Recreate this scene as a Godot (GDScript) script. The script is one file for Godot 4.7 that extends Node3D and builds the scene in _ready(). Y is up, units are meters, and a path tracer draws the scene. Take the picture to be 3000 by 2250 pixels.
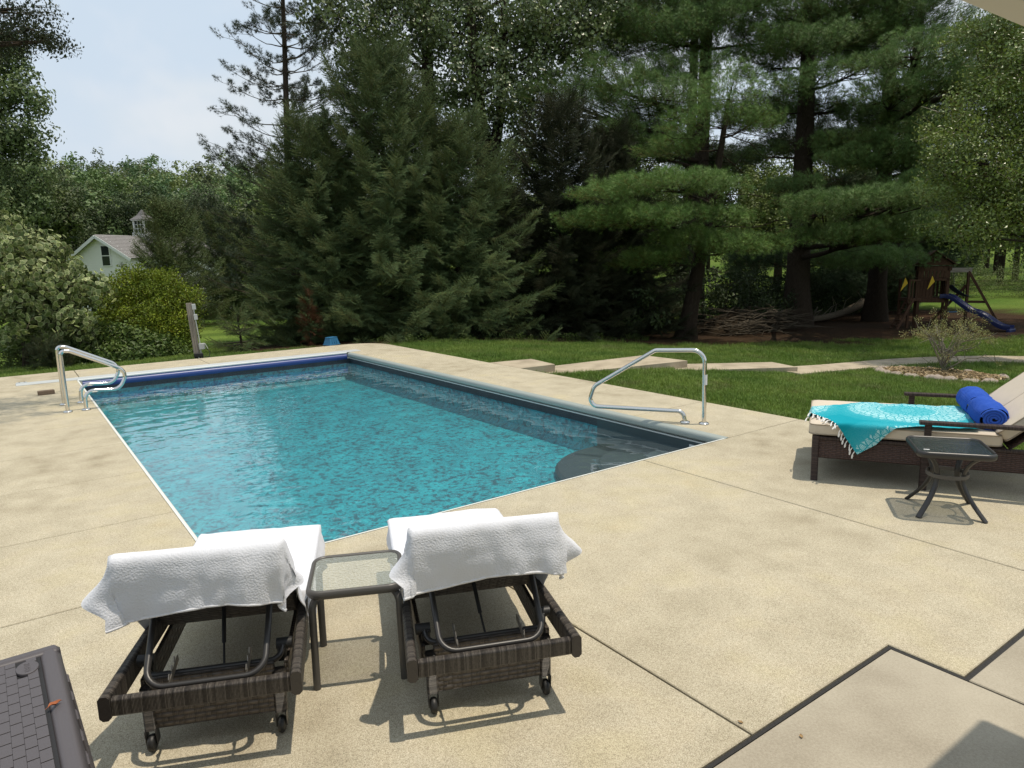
extends Node3D
# A back-garden swimming pool with wicker loungers on a concrete deck, lawn and tall trees behind. Metres, y up, deck top at y = 0.

var M := {}
var counts := {}
var rng := RandomNumberGenerator.new()
var fine := FastNoiseLite.new()

func _ready():
	rng.seed = 71103
	fine.seed = 5
	fine.noise_type = FastNoiseLite.TYPE_SIMPLEX_SMOOTH
	fine.frequency = 1.0
	fine.fractal_type = FastNoiseLite.FRACTAL_FBM
	fine.fractal_octaves = 3
	# camera
	var cam := Camera3D.new()
	cam.name = "camera"
	cam.transform = Transform3D(Basis(Vector3(0.81136, -0.02632, 0.58395), Vector3(0.12271, 0.98439, -0.12613), Vector3(-0.57152, 0.17399, 0.80193)).orthonormalized(), Vector3(0, 1.8, 0))
	cam.fov = 57.04
	cam.near = 0.05
	cam.far = 600.0
	add_child(cam)
	cam.current = true
	# sky and exposure
	var env := Environment.new()
	env.background_mode = Environment.BG_SKY
	var sky := Sky.new()
	var pano := PanoramaSkyMaterial.new()
	pano.panorama = sky_picture()
	sky.sky_material = pano
	env.sky = sky
	env.tonemap_mode = Environment.TONE_MAPPER_LINEAR
	env.tonemap_exposure = 1.0
	env.sdfgi_enabled = true
	env.ssao_enabled = true
	env.ssil_enabled = true
	var we := WorldEnvironment.new()
	we.name = "world_environment"
	we.environment = env
	add_child(we)
	# sun: high, a little behind the camera's right shoulder
	var sun := DirectionalLight3D.new()
	sun.name = "sun"
	sun.light_energy = 1.16
	sun.light_color = Color(1.0, 0.955, 0.88)
	sun.light_angular_distance = 0.6
	sun.shadow_enabled = true
	sun.look_at_from_position(Vector3(0.2, 1.0, 0.155) * 50.0, Vector3.ZERO, Vector3(0, 0, -1))
	add_child(sun)
	make_materials()
	ground()
	deck()
	pool()
	path_slabs()
	eave()
	background_buildings()
	trees()
	far_forest()
	shrubs()
	lawn_blades()
	play_set()
	mulch_ring()
	wood_litter()
	utility_post()
	hand_rails()
	near_loungers()
	side_tables()
	double_chaise()
	deck_box()
	small_things()

# ---------- naming and metas ----------
func numbered(parent: Node, called: String) -> String:
	var key := str(parent.get_instance_id()) + called
	var k: int = counts.get(key, -1) + 1
	counts[key] = k
	return called if k == 0 else "%s_%03d" % [called, k]

func part(called: String, mesh: Mesh, m: Material, parent: Node = null) -> MeshInstance3D:
	var o := MeshInstance3D.new()
	o.mesh = mesh
	o.material_override = m
	var p: Node = parent if parent else self
	o.name = numbered(p, called)
	p.add_child(o, true)
	return o

func tag(o: Node, label: String, category: String, group := "") -> Node:
	o.set_meta("label", label)
	o.set_meta("category", category)
	if group:
		o.set_meta("group", group)
	return o

func thing(called: String, label: String, category: String, at := Vector3.ZERO, turn := 0.0, group := "") -> Node3D:
	var o := Node3D.new()
	o.name = numbered(self, called)
	o.position = at
	o.rotation.y = turn
	add_child(o, true)
	tag(o, label, category, group)
	return o

func setting(o: Node) -> Node:
	o.set_meta("kind", "structure")
	return o

func stuff(o: Node) -> Node:
	o.set_meta("kind", "stuff")
	return o

func group_node(called: String) -> Node3D:
	var o := Node3D.new()
	o.name = numbered(self, called)
	add_child(o, true)
	o.set_meta("kind", "structure")
	return o

func copies(called: String, mesh: Mesh, m: Material, where: Array, tints: Array, parent: Node) -> MultiMeshInstance3D:
	var mm := MultiMesh.new()
	mm.transform_format = MultiMesh.TRANSFORM_3D
	mm.use_colors = true
	mm.mesh = mesh
	mm.instance_count = where.size()
	for i in where.size():
		mm.set_instance_transform(i, where[i])
		mm.set_instance_color(i, tints[i])
	var o := MultiMeshInstance3D.new()
	o.multimesh = mm
	o.material_override = m
	o.name = numbered(parent, called)
	parent.add_child(o, true)
	stuff(o)
	return o

func rf(a: float, b: float) -> float:
	return rng.randf_range(a, b)

# ---------- mesh building ----------
class MB:
	var v := PackedVector3Array()
	var n := PackedVector3Array()
	var u := PackedVector2Array()
	var c := PackedColorArray()
	var ix := PackedInt32Array()
	var col := Color.WHITE

	func p(at: Vector3, nn: Vector3, uv := Vector2.ZERO) -> int:
		v.append(at); n.append(nn); u.append(uv); c.append(col)
		return v.size() - 1

	func face(a: int, b: int, d: int):
		ix.append(a); ix.append(d); ix.append(b)

	# flat triangle and quad, corners anticlockwise seen from outside
	func tri(a: Vector3, b: Vector3, d: Vector3):
		var nn := (b - a).cross(d - a).normalized()
		var i := p(a, nn, Vector2(0, 0))
		p(b, nn, Vector2(a.distance_to(b), 0)); p(d, nn, Vector2(0, a.distance_to(d)))
		face(i, i + 1, i + 2)

	func quad(a: Vector3, b: Vector3, d: Vector3, e: Vector3):
		var nn := (b - a).cross(e - a).normalized()
		var w := a.distance_to(b)
		var h := a.distance_to(e)
		var i := p(a, nn, Vector2(0, 0))
		p(b, nn, Vector2(w, 0)); p(d, nn, Vector2(w, h)); p(e, nn, Vector2(0, h))
		face(i, i + 1, i + 2); face(i, i + 2, i + 3)

	# box with rounded-looking edges
	func box(at: Vector3, s: Vector3, bev := 0.0, b := Basis()):
		var h := s * 0.5
		bev = minf(bev, minf(h.x, minf(h.y, h.z)) * 0.98)
		if bev <= 0.0:
			for ax in 3:
				for sg in [-1.0, 1.0]:
					var nn := Vector3.ZERO; nn[ax] = sg
					var e := Vector3.ZERO; e[(ax + 1) % 3] = 1.0
					var f := nn.cross(e)
					var o := nn * h[ax]
					var ee: Vector3 = e * h; var ff: Vector3 = f * h
					quad(at + b * (o - ee - ff), at + b * (o + ee - ff), at + b * (o + ee + ff), at + b * (o - ee + ff))
			return
		var id := {}
		for sx in [-1, 1]:
			for sy in [-1, 1]:
				for sz in [-1, 1]:
					var sg := Vector3(sx, sy, sz)
					for ax in 3:
						var q := sg * (h - Vector3.ONE * bev)
						q[ax] = sg[ax] * h[ax]
						var nn := Vector3.ZERO; nn[ax] = sg[ax]
						var uv := Vector2(q[(ax + 1) % 3], q[(ax + 2) % 3]) if ax != 0 else Vector2(q.z, q.y)
						if ax == 1: uv = Vector2(q.x, q.z)
						id[[sx, sy, sz, ax]] = p(at + b * q, (b * nn).normalized(), uv)
		for ax in 3:
			var a1 := (ax + 1) % 3
			var a2 := (ax + 2) % 3
			for sg in [-1, 1]:
				var k := []
				for t in [[-1, -1], [1, -1], [1, 1], [-1, 1]]:
					var w := [0, 0, 0]
					w[ax] = sg; w[a1] = t[0]; w[a2] = t[1]
					k.append(id[[w[0], w[1], w[2], ax]])
				if sg > 0:
					face(k[0], k[1], k[2]); face(k[0], k[2], k[3])
				else:
					face(k[0], k[2], k[1]); face(k[0], k[3], k[2])
			# the four edges along ax
			for s1 in [-1, 1]:
				for s2 in [-1, 1]:
					var w0 := [0, 0, 0]
					w0[ax] = -1; w0[a1] = s1; w0[a2] = s2
					var w1 := w0.duplicate()
					w1[ax] = 1
					var a: int = id[[w0[0], w0[1], w0[2], a1]]
					var bb: int = id[[w1[0], w1[1], w1[2], a1]]
					var d: int = id[[w1[0], w1[1], w1[2], a2]]
					var e: int = id[[w0[0], w0[1], w0[2], a2]]
					if s1 * s2 > 0:
						face(a, d, bb); face(a, e, d)
					else:
						face(a, bb, d); face(a, d, e)
		for sx in [-1, 1]:
			for sy in [-1, 1]:
				for sz in [-1, 1]:
					var a: int = id[[sx, sy, sz, 0]]; var bb: int = id[[sx, sy, sz, 1]]; var d: int = id[[sx, sy, sz, 2]]
					if sx * sy * sz > 0: face(a, bb, d)
					else: face(a, d, bb)

	# tube through points; radius a number or an array
	func tube(pts: Array, rad, sides := 10, caps := true, flat := Vector2.ONE, side_hint := Vector3.ZERO):
		var m := pts.size()
		if m < 2: return
		var prev := Vector3.ZERO
		var start := v.size()
		var along := 0.0
		for i in m:
			var q: Vector3 = pts[i]
			var t: Vector3 = (pts[mini(i + 1, m - 1)] - pts[maxi(i - 1, 0)]).normalized()
			if t == Vector3.ZERO: t = Vector3.UP
			if prev == Vector3.ZERO:
				prev = side_hint if side_hint != Vector3.ZERO else (Vector3.RIGHT if absf(t.x) < 0.8 else Vector3.FORWARD)
			var s := (prev - t * prev.dot(t)).normalized()
			prev = s
			var w := t.cross(s)
			var r: float = rad if rad is float or rad is int else rad[i]
			if i > 0: along += q.distance_to(pts[i - 1])
			for k in sides + 1:
				var a := TAU * k / sides
				var d := s * cos(a) * flat.x + w * sin(a) * flat.y
				var nn := (s * cos(a) / flat.x + w * sin(a) / flat.y).normalized()
				p(q + d * r, nn, Vector2(a * r, along))
		for i in m - 1:
			for k in sides:
				var a := start + i * (sides + 1) + k
				var b := a + sides + 1
				face(a, a + 1, b + 1); face(a, b + 1, b)
		if caps:
			for e in [0, m - 1]:
				var q: Vector3 = pts[e]
				var nn: Vector3 = (pts[0] - pts[1]).normalized() if e == 0 else (pts[m - 1] - pts[m - 2]).normalized()
				var ce := p(q, nn)
				var first := v.size()
				for k in sides + 1:
					p(v[start + e * (sides + 1) + k], nn)
				for k in sides:
					if e == 0: face(ce, first + k + 1, first + k)
					else: face(ce, first + k, first + k + 1)

	# surface from a grid of points, rows x columns, smooth
	func sheet(g: Array, uvs: Array = [], two_sided_flip := false):
		var rows := g.size()
		var cols: int = g[0].size()
		var s := v.size()
		for i in rows:
			for j in cols:
				var du: Vector3 = g[i][mini(j + 1, cols - 1)] - g[i][maxi(j - 1, 0)]
				var dv: Vector3 = g[mini(i + 1, rows - 1)][j] - g[maxi(i - 1, 0)][j]
				var nn := du.cross(dv).normalized()
				if two_sided_flip: nn = -nn
				p(g[i][j], nn, uvs[i][j] if uvs.size() else Vector2(float(j) / (cols - 1), float(i) / (rows - 1)))
		for i in rows - 1:
			for j in cols - 1:
				var a := s + i * cols + j
				if two_sided_flip:
					face(a, a + cols, a + 1); face(a + 1, a + cols, a + cols + 1)
				else:
					face(a, a + 1, a + cols); face(a + 1, a + cols + 1, a + cols)

	# flat-topped slab over a plan outline (x, z)
	func slab(poly: PackedVector2Array, y0: float, y1: float, bev := 0.0):
		var q := poly
		var area := 0.0
		for i in q.size():
			var a := q[i]; var b := q[(i + 1) % q.size()]
			area += a.x * b.y - b.x * a.y
		if area < 0:
			q = q.duplicate(); q.reverse()
		var inner := q
		if bev > 0.0:
			var o := Geometry2D.offset_polygon(q, -bev, Geometry2D.JOIN_MITER)
			if o.size() == 1 and o[0].size() == q.size():
				inner = PackedVector2Array()
				for a in q:
					var best: Vector2 = o[0][0]
					for b in o[0]:
						if b.distance_to(a) < best.distance_to(a): best = b
					inner.append(best)
			else:
				bev = 0.0
		var t := Geometry2D.triangulate_polygon(inner)
		var s := v.size()
		for a in inner: p(Vector3(a.x, y1, a.y), Vector3.UP, a)
		for i in range(0, t.size(), 3):
			var A := inner[t[i]]; var B := inner[t[i + 1]]; var C := inner[t[i + 2]]
			if (B - A).cross(C - A) > 0: face(s + t[i], s + t[i + 2], s + t[i + 1])
			else: face(s + t[i], s + t[i + 1], s + t[i + 2])
		for i in q.size():
			var j := (i + 1) % q.size()
			var a := q[i]; var b := q[j]
			quad(Vector3(b.x, y0, b.y), Vector3(a.x, y0, a.y), Vector3(a.x, y1 - bev, a.y), Vector3(b.x, y1 - bev, b.y))
			if bev > 0.0:
				var c2 := inner[i]; var d2 := inner[j]
				quad(Vector3(b.x, y1 - bev, b.y), Vector3(a.x, y1 - bev, a.y), Vector3(c2.x, y1, c2.y), Vector3(d2.x, y1, d2.y))

	# profile (r, y) turned round the y axis
	func lathe(prof: Array, sides := 20, at := Vector3.ZERO, b := Basis()):
		var s := v.size()
		var m := prof.size()
		for i in m:
			var t: Vector2 = prof[mini(i + 1, m - 1)] - prof[maxi(i - 1, 0)]
			for k in sides + 1:
				var a := TAU * k / sides
				var rad := Vector3(cos(a), 0, sin(a))
				var nn := (rad * t.y - Vector3.UP * t.x).normalized()
				p(at + b * (rad * prof[i].x + Vector3.UP * prof[i].y), (b * nn).normalized(), Vector2(float(k) / sides, prof[i].y))
		for i in m - 1:
			for k in sides:
				var a := s + i * (sides + 1) + k
				var d := a + sides + 1
				face(a, d, d + 1); face(a, d + 1, a + 1)

	func mesh() -> ArrayMesh:
		var am := ArrayMesh.new()
		var a := []
		a.resize(Mesh.ARRAY_MAX)
		a[Mesh.ARRAY_VERTEX] = v
		a[Mesh.ARRAY_NORMAL] = n
		a[Mesh.ARRAY_TEX_UV] = u
		a[Mesh.ARRAY_COLOR] = c
		a[Mesh.ARRAY_INDEX] = ix
		am.add_surface_from_arrays(Mesh.PRIMITIVE_TRIANGLES, a)
		return am

# a smooth path through corner points, each corner rounded with its own radius
func rounded(pts: Array, radii: Array, steps := 7) -> Array:
	var out := [pts[0]]
	for i in range(1, pts.size() - 1):
		var a: Vector3 = (pts[i - 1] - pts[i])
		var b: Vector3 = (pts[i + 1] - pts[i])
		var r: float = radii[i - 1]
		var half := a.angle_to(b) * 0.5
		var d := minf(r / tan(half), minf(a.length(), b.length()) * 0.49)
		var p0: Vector3 = pts[i] + a.normalized() * d
		var p2: Vector3 = pts[i] + b.normalized() * d
		for k in steps + 1:
			var t := float(k) / steps
			var w := Vector3(pts[i]) 
			# circular arc approximated by a rational curve
			var wt := sin(half)
			var den := (1 - t) * (1 - t) + 2 * wt * t * (1 - t) + t * t
			out.append((p0 * (1 - t) * (1 - t) + w * (2 * wt * t * (1 - t)) + p2 * t * t) / den)
	out.append(pts[-1])
	return out

func box_mesh(at: Vector3, s: Vector3, bev := 0.0, b := Basis()) -> ArrayMesh:
	var m := MB.new()
	m.box(at, s, bev, b)
	return m.mesh()

func tube_mesh(pts: Array, rad, sides := 10, caps := true, flat := Vector2.ONE, hint := Vector3.ZERO) -> ArrayMesh:
	var m := MB.new()
	m.tube(pts, rad, sides, caps, flat, hint)
	return m.mesh()

# ---------- materials ----------
func lin(r: float, g: float, b: float) -> Color:
	return Color(r, g, b).linear_to_srgb()

func mat(called: String, c: Color, rough := 0.7, metal := 0.0, spec := 0.5) -> StandardMaterial3D:
	var m := StandardMaterial3D.new()
	m.resource_name = called
	m.albedo_color = c
	m.roughness = rough
	m.metallic = metal
	m.metallic_specular = spec
	M[called] = m
	return m

func tinted(called: String, rough := 0.6, back := 0.0, spec := 0.4) -> StandardMaterial3D:
	var m := mat(called, Color.WHITE, rough, 0.0, spec)
	m.vertex_color_use_as_albedo = true
	if back > 0.0:
		m.backlight_enabled = true
		m.backlight = Color(back, back, back).linear_to_srgb()
	return m

func noise(freq: float, seedv: int, oct := 4, type := FastNoiseLite.TYPE_SIMPLEX_SMOOTH) -> FastNoiseLite:
	var n := FastNoiseLite.new()
	n.noise_type = type
	n.seed = seedv
	n.frequency = freq
	n.fractal_type = FastNoiseLite.FRACTAL_FBM if oct > 1 else FastNoiseLite.FRACTAL_NONE
	n.fractal_octaves = oct
	return n

func seamless(size: int, freq: float, seedv: int, oct := 4, type := FastNoiseLite.TYPE_SIMPLEX_SMOOTH) -> PackedByteArray:
	var im := noise(freq, seedv, oct, type).get_seamless_image(size, size, false, false, 0.15, true)
	im.convert(Image.FORMAT_L8)
	return im.get_data()

func tex_rgb(size: int, data: PackedByteArray) -> ImageTexture:
	return ImageTexture.create_from_image(Image.create_from_data(size, size, false, Image.FORMAT_RGB8, data))

func tex_l(size: int, data: PackedByteArray) -> ImageTexture:
	return ImageTexture.create_from_image(Image.create_from_data(size, size, false, Image.FORMAT_L8, data))

# a tile of colours picked along a ramp by a weighted sum of noises plus grain
func speckled(size: int, layers: Array, ramp: Array, grain: float, seedv: int) -> ImageTexture:
	var r := RandomNumberGenerator.new()
	r.seed = seedv
	var src := []
	for l in layers: src.append(seamless(size, l[0], seedv + src.size() * 7, l[2]))
	var lut := PackedByteArray()
	lut.resize(768)
	for i in 256:
		var t := i / 255.0 * (ramp.size() - 1)
		var k := mini(int(t), ramp.size() - 2)
		var cc: Color = Color(ramp[k]).lerp(ramp[k + 1], t - k).linear_to_srgb()
		lut[i * 3] = clampi(int(cc.r * 255), 0, 255); lut[i * 3 + 1] = clampi(int(cc.g * 255), 0, 255); lut[i * 3 + 2] = clampi(int(cc.b * 255), 0, 255)
	var out := PackedByteArray()
	out.resize(size * size * 3)
	var nl := src.size()
	var w := PackedFloat32Array()
	for l in layers: w.append(l[1])
	var g2 := grain * 255.0
	for i in size * size:
		var x := (r.randf() - 0.5) * g2
		for k in nl: x += w[k] * src[k][i]
		var q := clampi(int(x), 0, 255) * 3
		out[i * 3] = lut[q]; out[i * 3 + 1] = lut[q + 1]; out[i * 3 + 2] = lut[q + 2]
	return tex_rgb(size, out)

func world_mapped(m: StandardMaterial3D, metres: float):
	m.uv1_triplanar = true
	m.uv1_world_triplanar = true
	m.uv1_triplanar_sharpness = 4.0
	m.uv1_scale = Vector3.ONE / metres

func bumped(m: StandardMaterial3D, t: Texture2D, cm: float):
	m.heightmap_enabled = true
	m.heightmap_texture = t
	m.heightmap_scale = cm

func sky_picture() -> ImageTexture:
	var w := 1024
	var h := 512
	var im := Image.create(w, h, false, Image.FORMAT_RGBF)
	var n := noise(1.3, 41, 5)
	n.domain_warp_enabled = true
	n.domain_warp_amplitude = 0.5
	n.domain_warp_frequency = 0.8
	var n2 := noise(0.8, 13, 3)
	var high := Vector3(0.54, 0.69, 0.87)
	var milk := Vector3(0.71, 0.785, 0.85)
	var low := Vector3(0.73, 0.785, 0.84)
	var cloud := Vector3(0.83, 0.855, 0.895)
	for y in h:
		var up := (0.5 - (y + 0.5) / h) * PI
		for x in w:
			var c: Vector3
			if up < -0.02:
				c = Vector3(0.30, 0.31, 0.25)
			else:
				var a := (x + 0.5) / w * TAU
				var d := Vector3(sin(a) * cos(up), sin(up), -cos(a) * cos(up))
				# a cloud sheet some kilometres up, so that it flattens towards the horizon
				var q := Vector3(d.x, 0, d.z) / (d.y + 0.22)
				var veil := smoothstep(-0.34, 0.20, n2.get_noise_3d(q.x * 1.2, 0.7, q.z * 1.2) + 0.35 * n.get_noise_3d(q.x, 3.0, q.z))
				var puff := smoothstep(-0.05, 0.5, n.get_noise_3d(q.x * 1.7 + 5.0, 1.0, q.z * 1.7))
				c = high.lerp(milk, 0.40 + 0.60 * veil).lerp(cloud, puff * 0.6 * (0.35 + 0.65 * veil))
				c = c.lerp(low, exp(-maxf(d.y, 0.0) * 7.0) * 0.9)
			im.set_pixel(x, y, Color(c.x, c.y, c.z))
	return ImageTexture.create_from_image(im)

func make_materials():
	# concrete: sand-finished buff deck
	var m := mat("concrete", Color.WHITE, 0.9, 0.0, 0.3)
	m.albedo_texture = speckled(1024, [[0.006, 0.16, 4], [0.10, 0.24, 3], [0.38, 0.60, 1]], [Color(0.19, 0.164, 0.118), Color(0.395, 0.348, 0.252), Color(0.495, 0.442, 0.332), Color(0.65, 0.60, 0.47)], 0.80, 3)
	world_mapped(m, 2.1)
	bumped(m, tex_l(512, seamless(512, 0.25, 9, 2)), 0.10)
	m.detail_enabled = true
	m.detail_blend_mode = BaseMaterial3D.BLEND_MODE_MUL
	m.detail_uv_layer = BaseMaterial3D.DETAIL_UV_2
	m.uv2_triplanar = true
	m.uv2_world_triplanar = true
	m.uv2_scale = Vector3.ONE / 6.7
	m.detail_albedo = speckled(512, [[0.006, 0.55, 5], [0.03, 0.45, 4]], [Color(0.55, 0.52, 0.47), Color(0.84, 0.83, 0.81), Color(0.98, 0.98, 0.98), Color(1, 0.985, 0.92), Color(0.98, 0.92, 0.80)], 0.03, 31)
	m = mat("patio_concrete", Color.WHITE, 0.85, 0.0, 0.3)
	m.albedo_texture = speckled(1024, [[0.003, 0.45, 4], [0.12, 0.3, 3]], [Color(0.27, 0.235, 0.18), Color(0.40, 0.36, 0.285), Color(0.48, 0.435, 0.35)], 0.35, 77)
	world_mapped(m, 1.9)
	bumped(m, tex_l(512, broom_lines(512)), 0.06)
	m = mat("path_concrete", Color.WHITE, 0.9, 0.0, 0.3)
	m.albedo_texture = speckled(512, [[0.006, 0.5, 4], [0.2, 0.4, 2]], [Color(0.2, 0.165, 0.12), Color(0.40, 0.34, 0.25), Color(0.48, 0.42, 0.32)], 0.3, 79)
	world_mapped(m, 1.7)
	m = mat("joint_rubber", lin(0.018, 0.017, 0.016), 0.8)
	bumped(m, tex_l(256, seamless(256, 0.06, 12, 3)), 0.4)
	world_mapped(m, 0.3)
	mat("soil", lin(0.05, 0.04, 0.03), 0.95)
	# ground
	m = tinted("ground", 0.95, 0.0, 0.2)
	m.albedo_texture = speckled(1024, [[0.01, 0.45, 4], [0.15, 0.55, 3]], [Color(0.25, 0.25, 0.25), Color(0.8, 0.8, 0.75), Color(1.0, 1.0, 1.0)], 0.55, 21)
	world_mapped(m, 2.6)
	bumped(m, tex_l(512, seamless(512, 0.12, 22, 3)), 3.0)
	tinted("grass_blades", 0.55, 0.5, 0.35)
	tinted("leaves", 0.5, 0.45, 0.4)
	tinted("glossy_leaves", 0.36, 0.35, 0.55)
	tinted("needles", 0.55, 0.25, 0.35)
	m = mat("bark", lin(0.085, 0.066, 0.05), 0.95, 0.0, 0.2)
	m.albedo_texture = speckled(512, [[0.02, 0.6, 4], [0.1, 0.4, 3]], [Color(0.35, 0.33, 0.3), Color(1, 1, 1)], 0.3, 51)
	m.uv1_scale = Vector3(2.0, 0.6, 1)
	bumped(m, tex_l(512, bark_ridges(512)), 2.5)
	m = mat("pale_bark", lin(0.2, 0.17, 0.13), 0.95, 0.0, 0.2)
	m.albedo_texture = M.bark.albedo_texture
	m.uv1_scale = Vector3(2.0, 0.6, 1)
	mat("twig", lin(0.09, 0.075, 0.055), 0.9, 0.0, 0.2)
	mat("grey_twig", lin(0.2, 0.18, 0.14), 0.9, 0.0, 0.2)
	# pool
	m = mat("liner", Color.WHITE, 0.6)
	m.albedo_texture = pebbles(1024, [Color(0.002, 0.045, 0.07), Color(0.003, 0.13, 0.175), Color(0.004, 0.30, 0.365), Color(0.012, 0.40, 0.46)], 4, 0.026)
	world_mapped(m, 2.9)
	m = mat("tile_band", Color.WHITE, 0.6)
	m.albedo_texture = pebbles(512, [Color(0.004, 0.006, 0.010), Color(0.008, 0.014, 0.022), Color(0.022, 0.034, 0.045), Color(0.09, 0.11, 0.125)], 8, 0.05)
	world_mapped(m, 0.6)
	mat("step_plastic", lin(0.022, 0.042, 0.05), 0.5)
	mat("coping", lin(0.30, 0.335, 0.315), 0.45)
	mat("white_coping", lin(0.66, 0.67, 0.63), 0.5)
	mat("white_metal", lin(0.50, 0.53, 0.54), 0.4)
	m = mat("cover_vinyl", lin(0.018, 0.045, 0.19), 0.38)
	mat("steel", lin(0.72, 0.70, 0.67), 0.13, 1.0)
	m = mat("water", Color(0.86, 0.96, 1.0, 0.02), 0.015, 0.02, 0.5)
	m.transparency = BaseMaterial3D.TRANSPARENCY_ALPHA
	# furniture
	m = mat("wicker", Color.WHITE, 0.5)
	weave(m, 256, [Color(0.016, 0.013, 0.011), Color(0.08, 0.066, 0.056), Color(0.175, 0.15, 0.13)], 41, 6.5)
	m = mat("brown_wicker", Color.WHITE, 0.5)
	weave(m, 256, [Color(0.014, 0.007, 0.006), Color(0.042, 0.021, 0.018), Color(0.085, 0.048, 0.04)], 47, 9.0)
	m = mat("wrapped_wicker", Color.WHITE, 0.45)
	strands(m, 256, [Color(0.022, 0.018, 0.016), Color(0.085, 0.071, 0.060), Color(0.19, 0.165, 0.14)], 43, 12.0)
	m = mat("brown_wrapped", Color.WHITE, 0.45)
	strands(m, 256, [Color(0.012, 0.007, 0.006), Color(0.05, 0.03, 0.025), Color(0.12, 0.08, 0.065)], 44, 12.0)
	mat("dark_metal", lin(0.028, 0.026, 0.025), 0.38, 0.0, 0.5)
	mat("grey_metal", lin(0.075, 0.07, 0.065), 0.42, 0.0, 0.5)
	mat("black_plastic", lin(0.015, 0.015, 0.015), 0.5)
	mat("dull_steel", lin(0.28, 0.26, 0.23), 0.4, 0.7)
	m = mat("terry", lin(0.68, 0.69, 0.74), 0.95, 0.0, 0.2)
	m.rim_enabled = true
	m.rim = 0.4
	bumped(m, tex_l(512, seamless(512, 0.11, 61, 4)), 0.16)
	world_mapped(m, 0.55)
	mat("towel_hem", lin(0.72, 0.72, 0.75), 0.9)
	m = mat("canvas", lin(0.56, 0.49, 0.40), 0.9, 0.0, 0.2)
	bumped(m, tex_l(256, seamless(256, 0.4, 62, 1)), 0.05)
	world_mapped(m, 0.12)
	mat("piping", lin(0.30, 0.25, 0.19), 0.85)
	m = mat("sarong", Color.WHITE, 0.75, 0.0, 0.25)
	m.albedo_texture = mandala(1024)
	mat("tassel", lin(0.75, 0.74, 0.72), 0.9)
	m = mat("blue_towel", lin(0.034, 0.095, 0.43), 0.95, 0.0, 0.15)
	m.rim_enabled = true
	m.rim = 0.3
	# table glass: obscure glass that lets light through
	m = mat("rain_glass", Color(0.70, 0.72, 0.68, 0.45), 0.16, 0.0, 0.5)
	m.transparency = BaseMaterial3D.TRANSPARENCY_ALPHA
	bumped(m, tex_l(512, seamless(512, 0.05, 66, 2)), 0.28)
	world_mapped(m, 0.5)
	m = mat("dark_glass", Color(0.10, 0.16, 0.15, 0.72), 0.12, 0.0, 0.5)
	m.transparency = BaseMaterial3D.TRANSPARENCY_ALPHA
	bumped(m, tex_l(512, seamless(512, 0.06, 67, 3)), 0.25)
	world_mapped(m, 0.5)
	m = mat("box_plastic", lin(0.082, 0.074, 0.08), 0.5)
	bumped(m, tex_l(256, seamless(256, 0.2, 68, 2)), 0.02)
	world_mapped(m, 0.2)
	mat("slot_dark", lin(0.012, 0.012, 0.014), 0.7)
	# garden things
	m = mat("weathered_wood", Color.WHITE, 0.9, 0.0, 0.2)
	grain(m, [Color(0.10, 0.085, 0.07), Color(0.24, 0.21, 0.175), Color(0.33, 0.29, 0.25)], 71)
	m = mat("stained_wood", Color.WHITE, 0.8, 0.0, 0.3)
	grain(m, [Color(0.030, 0.016, 0.010), Color(0.075, 0.040, 0.024), Color(0.11, 0.062, 0.038)], 72)
	mat("grey_box", lin(0.42, 0.43, 0.42), 0.5)
	mat("blue_slide", lin(0.008, 0.016, 0.085), 0.35)
	mat("blue_plastic", lin(0.02, 0.13, 0.26), 0.45)
	mat("yellow_cloth", lin(0.55, 0.36, 0.02), 0.8)
	mat("awning_cloth", lin(0.05, 0.085, 0.13), 0.8)
	mat("rope", lin(0.16, 0.15, 0.13), 0.9)
	m = mat("shingle", Color.WHITE, 0.95, 0.0, 0.2)
	m.albedo_texture = speckled(512, [[0.02, 0.5, 4], [0.1, 0.5, 3]], [Color(0.10, 0.095, 0.095), Color(0.22, 0.21, 0.205), Color(0.30, 0.285, 0.275)], 0.4, 73)
	world_mapped(m, 1.5)
	mat("siding", lin(0.78, 0.78, 0.75), 0.7)
	mat("white_trim", lin(0.76, 0.76, 0.75), 0.55)
	m = mat("window_glass", lin(0.02, 0.025, 0.03), 0.08, 0.0, 0.5)
	mat("cupola_roof", lin(0.16, 0.145, 0.14), 0.5, 0.3)
	mat("fascia", lin(0.72, 0.67, 0.56), 0.6)
	m = mat("soffit", Color.WHITE, 0.8)
	grain(m, [Color(0.16, 0.12, 0.085), Color(0.27, 0.215, 0.155), Color(0.32, 0.26, 0.19)], 74)
	m = mat("brick", Color.WHITE, 0.95, 0.0, 0.2)
	m.albedo_texture = speckled(256, [[0.05, 0.6, 3], [0.2, 0.4, 2]], [Color(0.12, 0.085, 0.06), Color(0.27, 0.20, 0.15)], 0.3, 75)
	world_mapped(m, 0.3)
	m = mat("field_stone", Color.WHITE, 0.95, 0.0, 0.2)
	m.albedo_texture = speckled(512, [[0.02, 0.6, 4], [0.15, 0.4, 2]], [Color(0.16, 0.13, 0.11), Color(0.34, 0.285, 0.24), Color(0.42, 0.37, 0.33)], 0.2, 76)
	world_mapped(m, 0.6)
	tinted("chips", 0.95, 0.0, 0.2)
	mat("dry_leaf", lin(0.30, 0.085, 0.022), 0.7)
	mat("tan_leaf", lin(0.30, 0.19, 0.08), 0.7)
	mat("sticker", lin(0.7, 0.7, 0.7), 0.6)
	mat("ink", lin(0.08, 0.08, 0.09), 0.6)

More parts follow.
